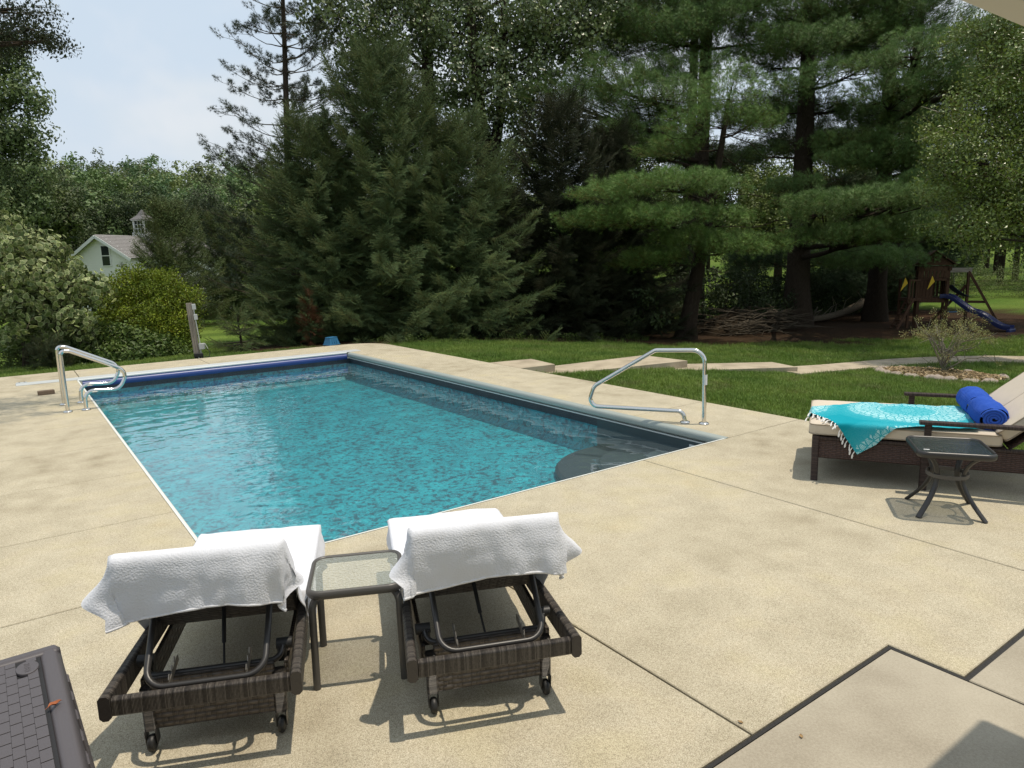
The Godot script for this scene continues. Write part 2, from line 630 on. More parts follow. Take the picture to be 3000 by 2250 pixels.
func broom_lines(size: int) -> PackedByteArray:
	var out := PackedByteArray()
	out.resize(size * size)
	var n := noise(0.05, 81, 2)
	for y in size:
		for x in size:
			out[y * size + x] = clampi(int(128 + 110 * n.get_noise_2d(x * 0.04, y * 9.0)), 0, 255)
	return out

func bark_ridges(size: int) -> PackedByteArray:
	var out := PackedByteArray()
	out.resize(size * size)
	var n := noise(0.035, 82, 3)
	for y in size:
		for x in size:
			# wraps round in x
			var a := TAU * x / size
			var q := n.get_noise_3d(cos(a) * 70.0, y * 0.28, sin(a) * 70.0)
			out[y * size + x] = clampi(int(255 * pow(absf(q) * 2.2, 0.6)), 0, 255)
	return out

# vinyl printed with little stones: dark flecks over paler ground
func pebbles(size: int, ramp: Array, seedv: int, freq: float) -> ImageTexture:
	var a := seamless(size, freq, seedv, 3)
	var b := seamless(size, freq * 2.6, seedv + 3, 2)
	var e := seamless(size, 0.006, seedv + 5, 3)
	var lut := []
	for r in ramp: lut.append(Color(r).linear_to_srgb())
	var out := PackedByteArray()
	out.resize(size * size * 3)
	for i in size * size:
		var t := 1.72 + (e[i] - 128) / 255.0 * 0.9
		if a[i] < 84: t -= 1.0
		elif a[i] < 102: t -= 0.45
		if b[i] < 70: t -= 0.75
		elif b[i] > 178: t += 0.65
		elif a[i] > 185: t += 0.5
		t = clampf(t, 0.0, ramp.size() - 1.001)
		var k := int(t)
		var c: Color = lut[k].lerp(lut[k + 1], t - k)
		out[i * 3] = int(c.r * 255); out[i * 3 + 1] = int(c.g * 255); out[i * 3 + 2] = int(c.b * 255)
	return tex_rgb(size, out)

# basket weave of flat strands, four over and under across the tile
func weave(m: StandardMaterial3D, size: int, ramp: Array, seedv: int, per_metre: float):
	var r := RandomNumberGenerator.new()
	r.seed = seedv
	var tone := PackedFloat32Array()
	for i in 512: tone.append(r.randf())
	var rgb := PackedByteArray(); rgb.resize(size * size * 3)
	var hi := PackedByteArray(); hi.resize(size * size)
	var cells := 8
	var cw := size / cells
	for y in size:
		for x in size:
			var cx := x / cw
			var cy := y / cw
			var over := (cx / 2 + cy) % 2 == 0   # strand running along x lies on top
			var fx := fposmod(float(x) / cw, 1.0)
			var fy := fposmod(float(y) / cw, 1.0)
			var h: float
			var t: float
			if over:
				var px := fposmod(float(x) / (cw * 2), 1.0)
				h = sin(PI * fy) * 0.55 + sin(PI * px) * 0.45
				t = tone[cy * 3 % 512] * 0.4 + 0.35 * absf(sin(fy * PI * 3.0))
			else:
				h = (0.35 + 0.65 * absf(sin(PI * fx))) * 0.4 * sin(PI * fy)
				t = tone[(cx * 5 + 90) % 512] * 0.4 + 0.35 * absf(sin(fx * PI * 3.0))
			h = clampf(h, 0, 1)
			t = clampf(t * 0.9 + h * 0.5, 0.0, 1.0) * (ramp.size() - 1.001)
			var k := int(t)
			var c: Color = Color(ramp[k]).lerp(ramp[k + 1], t - k).linear_to_srgb()
			var i := y * size + x
			rgb[i * 3] = int(c.r * 255); rgb[i * 3 + 1] = int(c.g * 255); rgb[i * 3 + 2] = int(c.b * 255)
			hi[i] = int(h * 255)
	m.albedo_texture = tex_rgb(size, rgb)
	bumped(m, tex_l(size, hi), 1.0)
	m.uv1_scale = Vector3(per_metre, per_metre, 1)

# strands wound side by side; they run along u, so stripes change with v
func strands(m: StandardMaterial3D, size: int, ramp: Array, seedv: int, per_metre: float):
	var r := RandomNumberGenerator.new()
	r.seed = seedv
	var rgb := PackedByteArray(); rgb.resize(size * size * 3)
	var hi := PackedByteArray(); hi.resize(size * size)
	var n := noise(0.02, seedv, 2)
	var cw := 8
	for y in size:
		var s := y / cw
		r.seed = seedv * 1000 + s
		var tone := r.randf()
		var f := fposmod(float(y) / cw, 1.0)
		var h := sin(PI * f)
		for x in size:
			var t := clampf(tone * 0.75 + 0.3 * h + 0.25 * n.get_noise_2d(x, s * 30.0), 0.0, 1.0) * (ramp.size() - 1.001)
			if h < 0.25: t = 0.0
			var k := int(t)
			var c: Color = Color(ramp[k]).lerp(ramp[k + 1], t - k).linear_to_srgb()
			var i := y * size + x
			rgb[i * 3] = int(c.r * 255); rgb[i * 3 + 1] = int(c.g * 255); rgb[i * 3 + 2] = int(c.b * 255)
			hi[i] = int(h * 255)
	m.albedo_texture = tex_rgb(size, rgb)
	bumped(m, tex_l(size, hi), 0.5)
	m.uv1_scale = Vector3(per_metre, per_metre * 0.6, 1)

# wood grain along v
func grain(m: StandardMaterial3D, ramp: Array, seedv: int):
	var size := 256
	var n := noise(0.05, seedv, 4)
	var rgb := PackedByteArray(); rgb.resize(size * size * 3)
	for y in size:
		for x in size:
			var t := clampf(0.5 + 0.8 * n.get_noise_2d(x * 1.4, y * 0.09) + 0.15 * n.get_noise_2d(x * 6.0, y * 2.0), 0.0, 1.0) * (ramp.size() - 1.001)
			var k := int(t)
			var c: Color = Color(ramp[k]).lerp(ramp[k + 1], t - k).linear_to_srgb()
			var i := y * size + x
			rgb[i * 3] = int(c.r * 255); rgb[i * 3 + 1] = int(c.g * 255); rgb[i * 3 + 2] = int(c.b * 255)
	m.albedo_texture = tex_rgb(size, rgb)
	m.uv1_scale = Vector3(2.5, 0.8, 1)

# the beach cloth: white line print of a round flower pattern on turquoise
func mandala(size: int) -> ImageTexture:
	var teal := lin(0.002, 0.28, 0.36)
	var white := lin(0.70, 0.80, 0.80)
	var n := noise(0.02, 91, 3)
	var n2 := noise(0.22, 92, 2)
	var out := PackedByteArray(); out.resize(size * size * 3)
	for y in size:
		for x in size:
			var dx := (x + 0.5) / size * 2.0 - 1.0
			var dy := (y + 0.5) / size * 2.0 - 1.0
			var rr := sqrt(dx * dx + dy * dy)
			var a := atan2(dy, dx)
			var ink := 0.0
			var rough := n2.get_noise_2d(x, y)
			if rr < 0.86 + 0.10 * n.get_noise_2d(x, y):
				var ring := rr * 9.0
				var k := int(ring)
				var f := ring - k
				var petals: float = [8, 12, 16, 20, 26, 30, 36, 42, 48][mini(k, 8)]
				var q := fposmod(a / TAU * petals + (0.5 if k % 2 == 1 else 0.0), 1.0) * 2.0 - 1.0
				var edge := absf(absf(q) - sqrt(maxf(0.0, 1.0 - f * f)) * 0.85)
				ink = 0.85
				if edge < 0.13 or f < 0.07: ink = 0.12
				elif k % 3 == 1 and absf(fposmod(f * 5.0, 1.0) - 0.5) < 0.16 and absf(q) < 0.7: ink = 0.2
				elif k % 3 == 2 and absf(q) < 0.10: ink = 0.15
				if rr < 0.4: ink *= 0.62
				ink *= smoothstep(-0.55, 0.0, rough)
			elif rr < 1.15:
				ink = 0.55 * smoothstep(0.15, 0.45, rough + (0.98 - rr) * 0.9)
			var c := teal.lerp(white, clampf(ink, 0, 1))
			var i := (y * size + x) * 3
			out[i] = int(c.r * 255); out[i + 1] = int(c.g * 255); out[i + 2] = int(c.b * 255)
	return tex_rgb(size, out)

# ---------- the setting ----------
const POOL := Rect2(0.86, -13.70, 4.82, 9.40)   # deck edge round the pool: x, z, width, length

func land(x: float, z: float) -> float:
	var dx := maxf(0.0, maxf(-8.0 - x, x - 6.9))
	var dz := maxf(0.0, maxf(-15.0 - z, z - 5.0))
	var d := sqrt(dx * dx + dz * dz)
	return -0.07 - 0.93 * smoothstep(-2.0, 15.0, d) + 12.0 * smoothstep(70.0, 170.0, sqrt(x * x + z * z))

func on_deck(x: float, z: float) -> bool:
	return (x < 6.9 and z > -15.0) or (x < 7.65 and z > -10.3 and z < -9.4 and x > 6.0)

# how much of the ground is bare needle litter rather than grass
func litter(x: float, z: float) -> float:
	var n := fine.get_noise_2d(x * 0.35, z * 0.35) * 1.6 + fine.get_noise_2d(x * 1.6 + 40.0, z * 1.6) * 0.5
	var best := 0.0
	for s in [[Vector2(15.5, -15.6), Vector2(23.0, -15.4), 2.9], [Vector2(23.0, -15.4), Vector2(31.0, -13.2), 4.6], [Vector2(7.0, -18.6), Vector2(15.5, -17.0), 3.0], [Vector2(26.5, -10.5), Vector2(29.0, -9.0), 2.6]]:
		var q := Geometry2D.get_closest_point_to_segment(Vector2(x, z), s[0], s[1])
		best = maxf(best, smoothstep(s[2] + 0.9, s[2] - 0.9, q.distance_to(Vector2(x, z)) + n))
	return best

func ground():
	var xs := []
	var zs := []
	var x := -230.0
	while x < 230.0:
		xs.append(x)
		x += 0.5 if x >= -8.0 and x < 34.0 else (2.0 if x >= -40.0 and x < 70.0 else 10.0)
	var z := -230.0
	while z < 120.0:
		zs.append(z)
		z += 0.5 if z >= -46.0 and z < 1.0 else (2.0 if z >= -70.0 and z < 30.0 else 10.0)
	# grid lines along the pool pit
	for k in [0.62, 5.92]: xs.append(k)
	for k in [-14.15, -4.06]: zs.append(k)
	xs.sort(); zs.sort()
	var m := MB.new()
	for j in zs.size():
		for i in xs.size():
			var y := land(xs[i], zs[j])
			var inside: bool = xs[i] < 6.85 and zs[j] > -14.95 and zs[j] < 5.0 and xs[i] > -8.0
			if inside: y = -0.035
			var e := 0.4
			var nn := Vector3(land(xs[i] - e, zs[j]) - land(xs[i] + e, zs[j]), 2.0 * e, land(xs[i], zs[j] - e) - land(xs[i], zs[j] + e)).normalized()
			var g := fine.get_noise_2d(xs[i] * 0.22, zs[j] * 0.22)
			var grass := Color(0.095, 0.175, 0.030).lerp(Color(0.16, 0.225, 0.046), clampf(0.5 + g * 0.9, 0, 1))
			# mowing stripes on the lawn beyond the pool
			if zs[j] < -19.0 and xs[i] < 16.0:
				grass = grass * (1.0 + 0.16 * signf(sin((zs[j] * 0.92 + xs[i] * 0.18) * 2.1)))
			var c := grass.lerp(Color(0.075, 0.043, 0.026).lerp(Color(0.055, 0.038, 0.024), clampf(0.5 + g, 0, 1)), litter(xs[i], zs[j]) if xs[i] > 2.0 and xs[i] < 40.0 and zs[j] > -30.0 else 0.0)
			if inside: c = Color(0.012, 0.010, 0.008)
			m.col = c
			m.p(Vector3(xs[i], y, zs[j]), nn, Vector2(xs[i], zs[j]))
	var w := xs.size()
	for j in zs.size() - 1:
		for i in w - 1:
			if xs[i] >= 0.6 and xs[i + 1] <= 5.95 and zs[j] >= -14.2 and zs[j + 1] <= -4.0: continue
			var a := j * w + i
			m.face(a, a + w, a + w + 1); m.face(a, a + w + 1, a + 1)
	setting(part("lawn", m.mesh(), M.ground))

func rect(x0: float, z0: float, x1: float, z1: float) -> PackedVector2Array:
	return PackedVector2Array([Vector2(x0, z0), Vector2(x1, z0), Vector2(x1, z1), Vector2(x0, z1)])

func add_slab(parent: Node, poly: PackedVector2Array, m: Material, y := 0.0, thick := 0.03, called := "slab", gap := 0.0055):
	var mb := MB.new()
	var o := Geometry2D.offset_polygon(poly, -gap, Geometry2D.JOIN_MITER)
	mb.slab(o[0] if o.size() else poly, y - thick, y, 0.004)
	return part(called, mb.mesh(), m, parent)

func deck():
	var d := group_node("pool_deck")
	var zl := [-4.30, -5.62, -6.97, -8.28, -9.64, -11.08, -12.40, -14.00]
	for i in zl.size() - 1:
		for xx in [[-8.0, -3.4], [-3.4, 0.86]]:
			add_slab(d, rect(xx[0], zl[i + 1], xx[1], zl[i]), M.concrete)
	var zr := [-4.30, -5.62, -6.96, -8.33, -9.70, -11.05, -12.40, -14.00]
	for i in zr.size() - 1:
		add_slab(d, rect(5.68, zr[i + 1], 6.9, zr[i]), M.concrete)
	# strip beyond the cover box, its far corner rounded
	for xx in [[-8.0, -5.0], [-5.0, -2.0], [-2.0, 0.92], [0.92, 3.05], [3.05, 5.70]]:
		add_slab(d, rect(xx[0], -15.15, xx[1], -14.0), M.concrete)
	var corner := PackedVector2Array([Vector2(5.70, -14.0), Vector2(5.70, -15.15)])
	for k in 7:
		var a := PI * 0.5 * k / 6.0
		corner.append(Vector2(6.1 + 0.8 * sin(a), -14.35 - 0.8 * cos(a)))
	corner.append(Vector2(6.9, -14.0))
	add_slab(d, corner, M.concrete)
	# the wide terrace on the camera's side
	for xx in [[-8.0, -3.4], [-3.4, 2.11]]:
		add_slab(d, rect(xx[0], -4.30, xx[1], -1.449), M.concrete)
	add_slab(d, PackedVector2Array([Vector2(2.11, -4.30), Vector2(4.48, -4.30), Vector2(4.48, -1.129), Vector2(3.129, -1.129), Vector2(3.129, -1.449), Vector2(2.11, -1.449)]), M.concrete)
	add_slab(d, rect(4.48, -4.30, 6.9, -1.129), M.concrete)
	# house patio, with a rubber joint between it and the deck
	var pt := group_node("house_patio")
	for q in [rect(-8.0, -1.43, 0.0, 4.8), rect(0.0, -1.43, 3.105, 4.8), rect(3.115, -1.11, 6.9, 4.8)]:
		add_slab(pt, q, M.patio_concrete, 0.0, 0.03, "slab", 0.002)
	var rub := MB.new()
	rub.slab(rect(-8.0, -1.448, 3.128, -1.432), -0.03, -0.004)
	rub.slab(rect(3.112, -1.432, 3.128, -1.128), -0.03, -0.005)
	rub.slab(rect(3.112, -1.128, 6.9, -1.108), -0.03, -0.004)
	part("expansion_joint", rub.mesh(), M.joint_rubber, pt)

# a rail of constant section from a to b; profile x is inward, y up
func extrude(prof: Array, a: Vector3, b: Vector3, inward: Vector3) -> ArrayMesh:
	var m := MB.new()
	var t := (b - a).normalized()
	var flip := inward.cross(Vector3.UP).dot(t) < 0.0
	var g := []
	for e in [a, b]:
		var row := []
		for q in prof: row.append(e + inward * q.x + Vector3.UP * q.y)
		g.append(row)
	m.sheet(g, [], flip)
	return m.mesh()

func pool():
	var p := group_node("swimming_pool")
	var x0 := POOL.position.x
	var x1 := POOL.end.x
	var z0 := POOL.position.y
	var z1 := POOL.end.y
	var i0 := 0.02
	var fl := -0.545
	var top := -0.215
	# shell
	var m := MB.new()
	m.quad(Vector3(x0 - 0.1, fl, z1 + 0.1), Vector3(x1 + 0.1, fl, z1 + 0.1), Vector3(x1 + 0.1, fl, z0 - 0.1), Vector3(x0 - 0.1, fl, z0 - 0.1))
	part("pool_floor", m.mesh(), M.liner, p)
	var sides := [[Vector3(x1 - i0, 0, z1), Vector3(x1 - i0, 0, z0)], [Vector3(x1, 0, z0 + i0), Vector3(x0, 0, z0 + i0)], [Vector3(x0 + i0, 0, z0), Vector3(x0 + i0, 0, z1)], [Vector3(x0, 0, z1 - i0), Vector3(x1, 0, z1 - i0)]]
	for s in sides:
		var a: Vector3 = s[0]; var b: Vector3 = s[1]
		m = MB.new()
		# cove between wall and floor
		var nn := (b - a).cross(Vector3.UP).normalized() * -1.0
		m.quad(a + Vector3(0, fl + 0.06, 0), b + Vector3(0, fl + 0.06, 0), b + Vector3(0, top, 0), a + Vector3(0, top, 0))
		m.quad(a + Vector3(0, fl - 0.001, 0) + nn * 0.07, b + Vector3(0, fl - 0.001, 0) + nn * 0.16, b + Vector3(0, fl + 0.06, 0), a + Vector3(0, fl + 0.06, 0))
		part("pool_wall", m.mesh(), M.liner, p)
		m = MB.new()
		m.quad(a + Vector3(0, top, 0), b + Vector3(0, top, 0), b + Vector3(0, -0.118, 0), a + Vector3(0, -0.118, 0))
		part("tile_band", m.mesh(), M.tile_band, p)
		m = MB.new()
		m.quad(a + Vector3(0, -0.118, 0) + nn * 0.010, b + Vector3(0, -0.118, 0) + nn * 0.010, b + Vector3(0, -0.104, 0) + nn * 0.010, a + Vector3(0, -0.104, 0) + nn * 0.010)
		m.quad(a + Vector3(0, -0.104, 0) + nn * 0.010, b + Vector3(0, -0.104, 0) + nn * 0.010, b + Vector3(0, -0.104, 0) - nn * 0.03, a + Vector3(0, -0.104, 0) - nn * 0.03)
		part("liner_track", m.mesh(), M.white_metal, p)
	# bull-nosed coping on three sides
	var prof := [Vector2(-0.012, 0.002), Vector2(0.018, 0.003), Vector2(0.042, -0.004), Vector2(0.056, -0.018), Vector2(0.062, -0.038), Vector2(0.060, -0.066), Vector2(0.050, -0.080), Vector2(0.030, -0.084), Vector2(-0.012, -0.084), Vector2(-0.012, -0.12)]
	var cuts := [z1, -6.42, -10.1, z0 + 0.03]
	for k in 3:
		part("coping", extrude(prof, Vector3(x1, 0, cuts[k] - 0.001), Vector3(x1, 0, cuts[k + 1] + 0.001), Vector3.LEFT), M.coping, p)
	cuts = [z0 + 0.03, -8.9, -4.55, z1]
	var slim := []
	for q in prof: slim.append(Vector2(q.x * 0.5, q.y))
	for k in 3:
		part("coping", extrude(slim, Vector3(x0, 0, cuts[k] + 0.001), Vector3(x0, 0, cuts[k + 1] - 0.001), Vector3.RIGHT), M.white_coping, p)
	part("coping", extrude(slim, Vector3(x0 + 0.031, 0, z1), Vector3(x1 - 0.062, 0, z1), Vector3.FORWARD), M.white_coping, p)
	# automatic cover box at the far end: lid, its rounded lip, the rolled vinyl beneath
	m = MB.new()
	m.box(Vector3(2.98, 0.004, -13.865), Vector3(5.93, 0.016, 0.27), 0.006)
	part("cover_lid", m.mesh(), M.white_metal, p)
	part("cover_lip", tube_mesh([Vector3(x0 + 0.005, -0.008, z0 - 0.012), Vector3(x1 - 0.06, -0.008, z0 - 0.012)], 0.021, 10), M.white_metal, p)
	part("rolled_cover", tube_mesh([Vector3(x0 + 0.07, -0.088, z0 - 0.02), Vector3(x1 - 0.07, -0.088, z0 - 0.02)], 0.062, 16), M.cover_vinyl, p)
	part("lid_bracket", box_mesh(Vector3(0.10, 0.016, -13.99), Vector3(0.15, 0.012, 0.07), 0.003), M.white_metal, p)
	for k in 2:
		part("bracket_screw", tube_mesh([Vector3(0.07 + 0.07 * k, 0.021, -13.99), Vector3(0.07 + 0.07 * k, 0.027, -13.99)], 0.010, 8), M.black_plastic, p)
	# moulded steps in the near right corner
	var steps := Node3D.new()
	steps.name = "pool_steps"
	p.add_child(steps, true)
	m = MB.new()
	m.box(Vector3(x1 - 0.028, -0.335, -5.26), Vector3(0.012, 0.43, 1.84), 0.004)
	part("side_panel", m.mesh(), M.step_plastic, steps)
	# treads: quarter ovals fanning out of the corner
	var lv := [[-0.275, 0.45], [-0.355, 0.73], [-0.44, 1.0]]
	for k in lv.size():
		var q := PackedVector2Array([Vector2(x1 - 0.036, z1 - 0.03)])
		for s in 15:
			var a := PI * 0.5 * s / 14.0
			var e := 0.75
			q.append(Vector2(x1 - 0.036 - 1.30 * lv[k][1] * pow(maxf(sin(a), 0.0), e), z1 - 0.03 - 1.84 * lv[k][1] * pow(maxf(cos(a), 0.0), e)))
		m = MB.new()
		m.slab(q, fl, lv[k][0], 0.03)
		part("step", m.mesh(), M.step_plastic, steps)
	m = MB.new()
	m.box(Vector3(x1 - 0.045, -0.185, -4.62), Vector3(0.014, 0.075, 0.26), 0.004)
	var plate := part("fitting_plate", m.mesh(), M.white_metal, steps)
	# water with small ripples
	m = MB.new()
	var nx := 160
	var nz := 310
	var n := noise(1.0, 15, 3)
	var wx0 := x0 + 0.015
	var wx1 := x1 - 0.015
	var wz0 := z0 + 0.012
	var wz1 := z1 - 0.012
	var hts := PackedFloat32Array()
	for j in nz + 1:
		for i in nx + 1:
			var x := lerpf(wx0, wx1, float(i) / nx)
			var z := lerpf(wz0, wz1, float(j) / nz)
			hts.append(0.0050 * n.get_noise_2d(x * 1.15 + 0.3 * z, z * 2.1) + 0.0016 * n.get_noise_2d(x * 5.0 + 50.0, z * 6.5))
	for j in nz + 1:
		for i in nx + 1:
			var k := j * (nx + 1) + i
			var hx := (hts[j * (nx + 1) + mini(i + 1, nx)] - hts[j * (nx + 1) + maxi(i - 1, 0)]) / (2.0 * (wx1 - wx0) / nx)
			var hz := (hts[mini(j + 1, nz) * (nx + 1) + i] - hts[maxi(j - 1, 0) * (nx + 1) + i]) / (2.0 * (wz1 - wz0) / nz)
			m.p(Vector3(lerpf(wx0, wx1, float(i) / nx), -0.208 + hts[k], lerpf(wz0, wz1, float(j) / nz)), Vector3(-hx, 1, -hz).normalized(), Vector2.ZERO)
	for j in nz:
		for i in nx:
			var a := j * (nx + 1) + i
			m.face(a, a + nx + 1, a + nx + 2); m.face(a, a + nx + 2, a + 1)
	setting(part("water", m.mesh(), M.water))

# paving with a level, or following the ground where y is below -9
func pave(parent: Node, pts: Array, y: float, thick: float):
	var poly := PackedVector2Array(pts)
	paved.append(Geometry2D.offset_polygon(poly, 0.03)[0])
	if y > -9.0:
		add_slab(parent, poly, M.path_concrete, y, thick)
		return
	var m := MB.new()
	var o := Geometry2D.offset_polygon(poly, -0.006, Geometry2D.JOIN_MITER)[0]
	m.slab(o, 0.0, 1.0, 0.006)
	for i in m.v.size():
		var q := m.v[i]
		q.y = land(q.x, q.z) + 0.05 - (0.0 if q.y > 0.9999 else (0.006 if q.y > 0.9 else thick))
		m.v[i] = q
	part("slab", m.mesh(), M.path_concrete, parent)

func path_slabs():
	var p := group_node("garden_path")
	pave(p, [Vector2(6.9, -10.36), Vector2(7.72, -10.2), Vector2(7.6, -9.36), Vector2(6.9, -9.43)], 0.0, 0.14)
	pave(p, [Vector2(7.2, -9.95), Vector2(10.1, -9.70), Vector2(10.12, -8.60), Vector2(7.2, -9.15)], -0.125, 0.16)
	pave(p, [Vector2(9.7, -9.45), Vector2(11.72, -7.92), Vector2(11.50, -7.24), Vector2(9.7, -8.45)], -0.25, 0.18)
	# a curving walk cast in lengths
	var far := [Vector2(11.5, -7.85), Vector2(13.38, -7.95), Vector2(15.36, -8.16), Vector2(16.9, -8.25), Vector2(18.2, -8.14), Vector2(19.29, -7.82), Vector2(20.2, -7.3), Vector2(21.0, -6.4), Vector2(21.6, -5.3)]
	var near := [Vector2(11.2, -7.0), Vector2(12.85, -7.15), Vector2(14.24, -7.28), Vector2(15.58, -7.38), Vector2(16.87, -7.39), Vector2(18.02, -7.22), Vector2(18.9, -6.8), Vector2(19.65, -6.0), Vector2(20.3, -5.0)]
	for i in far.size() - 1:
		pave(p, [far[i], far[i + 1], near[i + 1], near[i]], -10.0, 0.14)

func eave():
	var t := thing("porch_roof", "cream edged porch roof corner overhead at the upper right", "roof")
	var y := 2.19
	part("fascia", box_mesh(Vector3(-0.7, y + 0.07, -0.54), Vector3(8.0, 0.14, 0.06), 0.004), M.fascia, t)
	part("fascia", box_mesh(Vector3(3.289, y + 0.07, 1.6), Vector3(0.022, 0.14, 4.288), 0.003), M.fascia, t)
	for k in 30:
		part("soffit_board", box_mesh(Vector3(-0.71, y + 0.03, -0.47 + 0.142 * k), Vector3(7.97, 0.018, 0.136), 0.003), M.soffit, t)
	part("roof", box_mesh(Vector3(-0.7, y + 0.17, 1.6), Vector3(8.1, 0.05, 4.4), 0.01), M.shingle, t)

# ---------- furniture ----------
# a squared bar wound with strands: texture v runs along it
func beam(m: MB, pts: Array, w: float, h: float, bev: float, side := Vector3.ZERO):
	var n := pts.size()
	var s := m.v.size()
	var along := 0.0
	for i in n:
		var q: Vector3 = pts[i]
		var t: Vector3 = (pts[mini(i + 1, n - 1)] - pts[maxi(i - 1, 0)]).normalized()
		var a := (t.cross(Vector3.UP) if side == Vector3.ZERO else side - t * side.dot(t)).normalized()
		var b := a.cross(t).normalized()
		if i > 0: along += q.distance_to(pts[i - 1])
		var hw := w * 0.5
		var hh := h * 0.5
		var ring := [[hw, -hh + bev, a], [hw, hh - bev, a], [hw - bev, hh, b], [-hw + bev, hh, b], [-hw, hh - bev, -a], [-hw, -hh + bev, -a], [-hw + bev, -hh, -b], [hw - bev, -hh, -b]]
		var around := 0.0
		for k in 9:
			var r: Array = ring[k % 8]
			if k > 0: around += Vector2(ring[k - 1][0], ring[k - 1][1]).distance_to(Vector2(r[0], r[1]))
			m.p(q + a * r[0] + b * r[1], r[2], Vector2(around, along))
	for i in n - 1:
		for k in 8:
			var a0 := s + i * 9 + k
			m.face(a0, a0 + 9, a0 + 10); m.face(a0, a0 + 10, a0 + 1)
	for e in [0, n - 1]:
		var t: Vector3 = (pts[0] - pts[1]).normalized() if e == 0 else (pts[n - 1] - pts[n - 2]).normalized()
		var c := m.p(pts[e], t)
		var f := m.v.size()
		for k in 9: m.p(m.v[s + e * 9 + k], t, m.u[s + e * 9 + k])
		for k in 8:
			if e == 0: m.face(c, f + k, f + k + 1)
			else: m.face(c, f + k + 1, f + k)

func beam_mesh(pts: Array, w: float, h: float, bev: float, side := Vector3.ZERO) -> ArrayMesh:
	var m := MB.new()
	beam(m, pts, w, h, bev, side)
	return m.mesh()

# a cloth with thickness from a grid of points
func cloth(g: Array, thick: float, uvs: Array = []) -> ArrayMesh:
	var rows := g.size()
	var cols: int = g[0].size()
	var low := []
	for i in rows:
		var r := []
		for j in cols:
			var du: Vector3 = g[i][mini(j + 1, cols - 1)] - g[i][maxi(j - 1, 0)]
			var dv: Vector3 = g[mini(i + 1, rows - 1)][j] - g[maxi(i - 1, 0)][j]
			r.append(g[i][j] - du.cross(dv).normalized() * thick)
		low.append(r)
	var m := MB.new()
	m.sheet(g, uvs)
	m.sheet(low, uvs, true)
	for j in cols - 1:
		m.quad(g[0][j + 1], g[0][j], low[0][j], low[0][j + 1])
		m.quad(g[rows - 1][j], g[rows - 1][j + 1], low[rows - 1][j + 1], low[rows - 1][j])
	for i in rows - 1:
		m.quad(g[i][0], g[i + 1][0], low[i + 1][0], low[i][0])
		m.quad(g[i + 1][cols - 1], g[i][cols - 1], low[i][cols - 1], low[i + 1][cols - 1])
	return m.mesh()

func hand_rails():
	var foot := [Vector2(0, 0.0), Vector2(0.052, 0.0), Vector2(0.056, 0.006), Vector2(0.050, 0.014), Vector2(0.036, 0.022), Vector2(0.026, 0.024)]
	var flange := MB.new()
	flange.lathe(foot, 24)
	var fm := flange.mesh()
	var row := 0
	for z in [-11.29, -10.645]:
		var t := thing("pool_hand_rail", ["stainless grab rail at the pool's left edge, the one farther from the loungers", "stainless grab rail at the pool's left edge, the one nearer the loungers"][row], "hand rail", Vector3(0.52, 0, z), 0.0, "grab rails at the pool's left edge")
		row += 1
		var pts := rounded([Vector3(0, 0.01, 0), Vector3(0.005, 0.80, 0), Vector3(0.11, 0.785, 0), Vector3(0.74, 0.46, 0), Vector3(0.62, 0.225, 0), Vector3(0.215, 0.255, 0), Vector3(0.205, 0.01, 0)], [0.12, 0.12, 0.14, 0.14, 0.11], 9)
		part("rail", tube_mesh(pts, 0.0235, 18, false), M.steel, t)
		for x in [0.0, 0.205]:
			part("flange", fm, M.steel, t).position = Vector3(x, 0.001, 0)
	var q := thing("pool_hand_rail", "single chrome hand rail over the dark pool steps, loop leaning over the water", "hand rail", Vector3(5.86, 0, -5.005), -atan2(0.8588, 0.5123))
	var pts2 := rounded([Vector3(0, 0.01, 0), Vector3(-0.025, 0.125, 0), Vector3(-1.10, 0.125, 0), Vector3(-1.02, 0.36, 0), Vector3(-0.33, 0.785, 0), Vector3(0.195, 0.80, 0), Vector3(0.20, 0.01, 0)], [0.11, 0.13, 0.13, 0.10, 0.13], 9)
	part("rail", tube_mesh(pts2, 0.0235, 18, false), M.steel, q)
	for x in [0.0, 0.2]:
		part("flange", fm, M.steel, q).position = Vector3(x, 0.001, 0)
	part("sticker", tube_mesh([Vector3(0.2015, 0.43, 0.0), Vector3(0.2015, 0.54, 0.0)], 0.0245, 18, false), M.sticker, q)

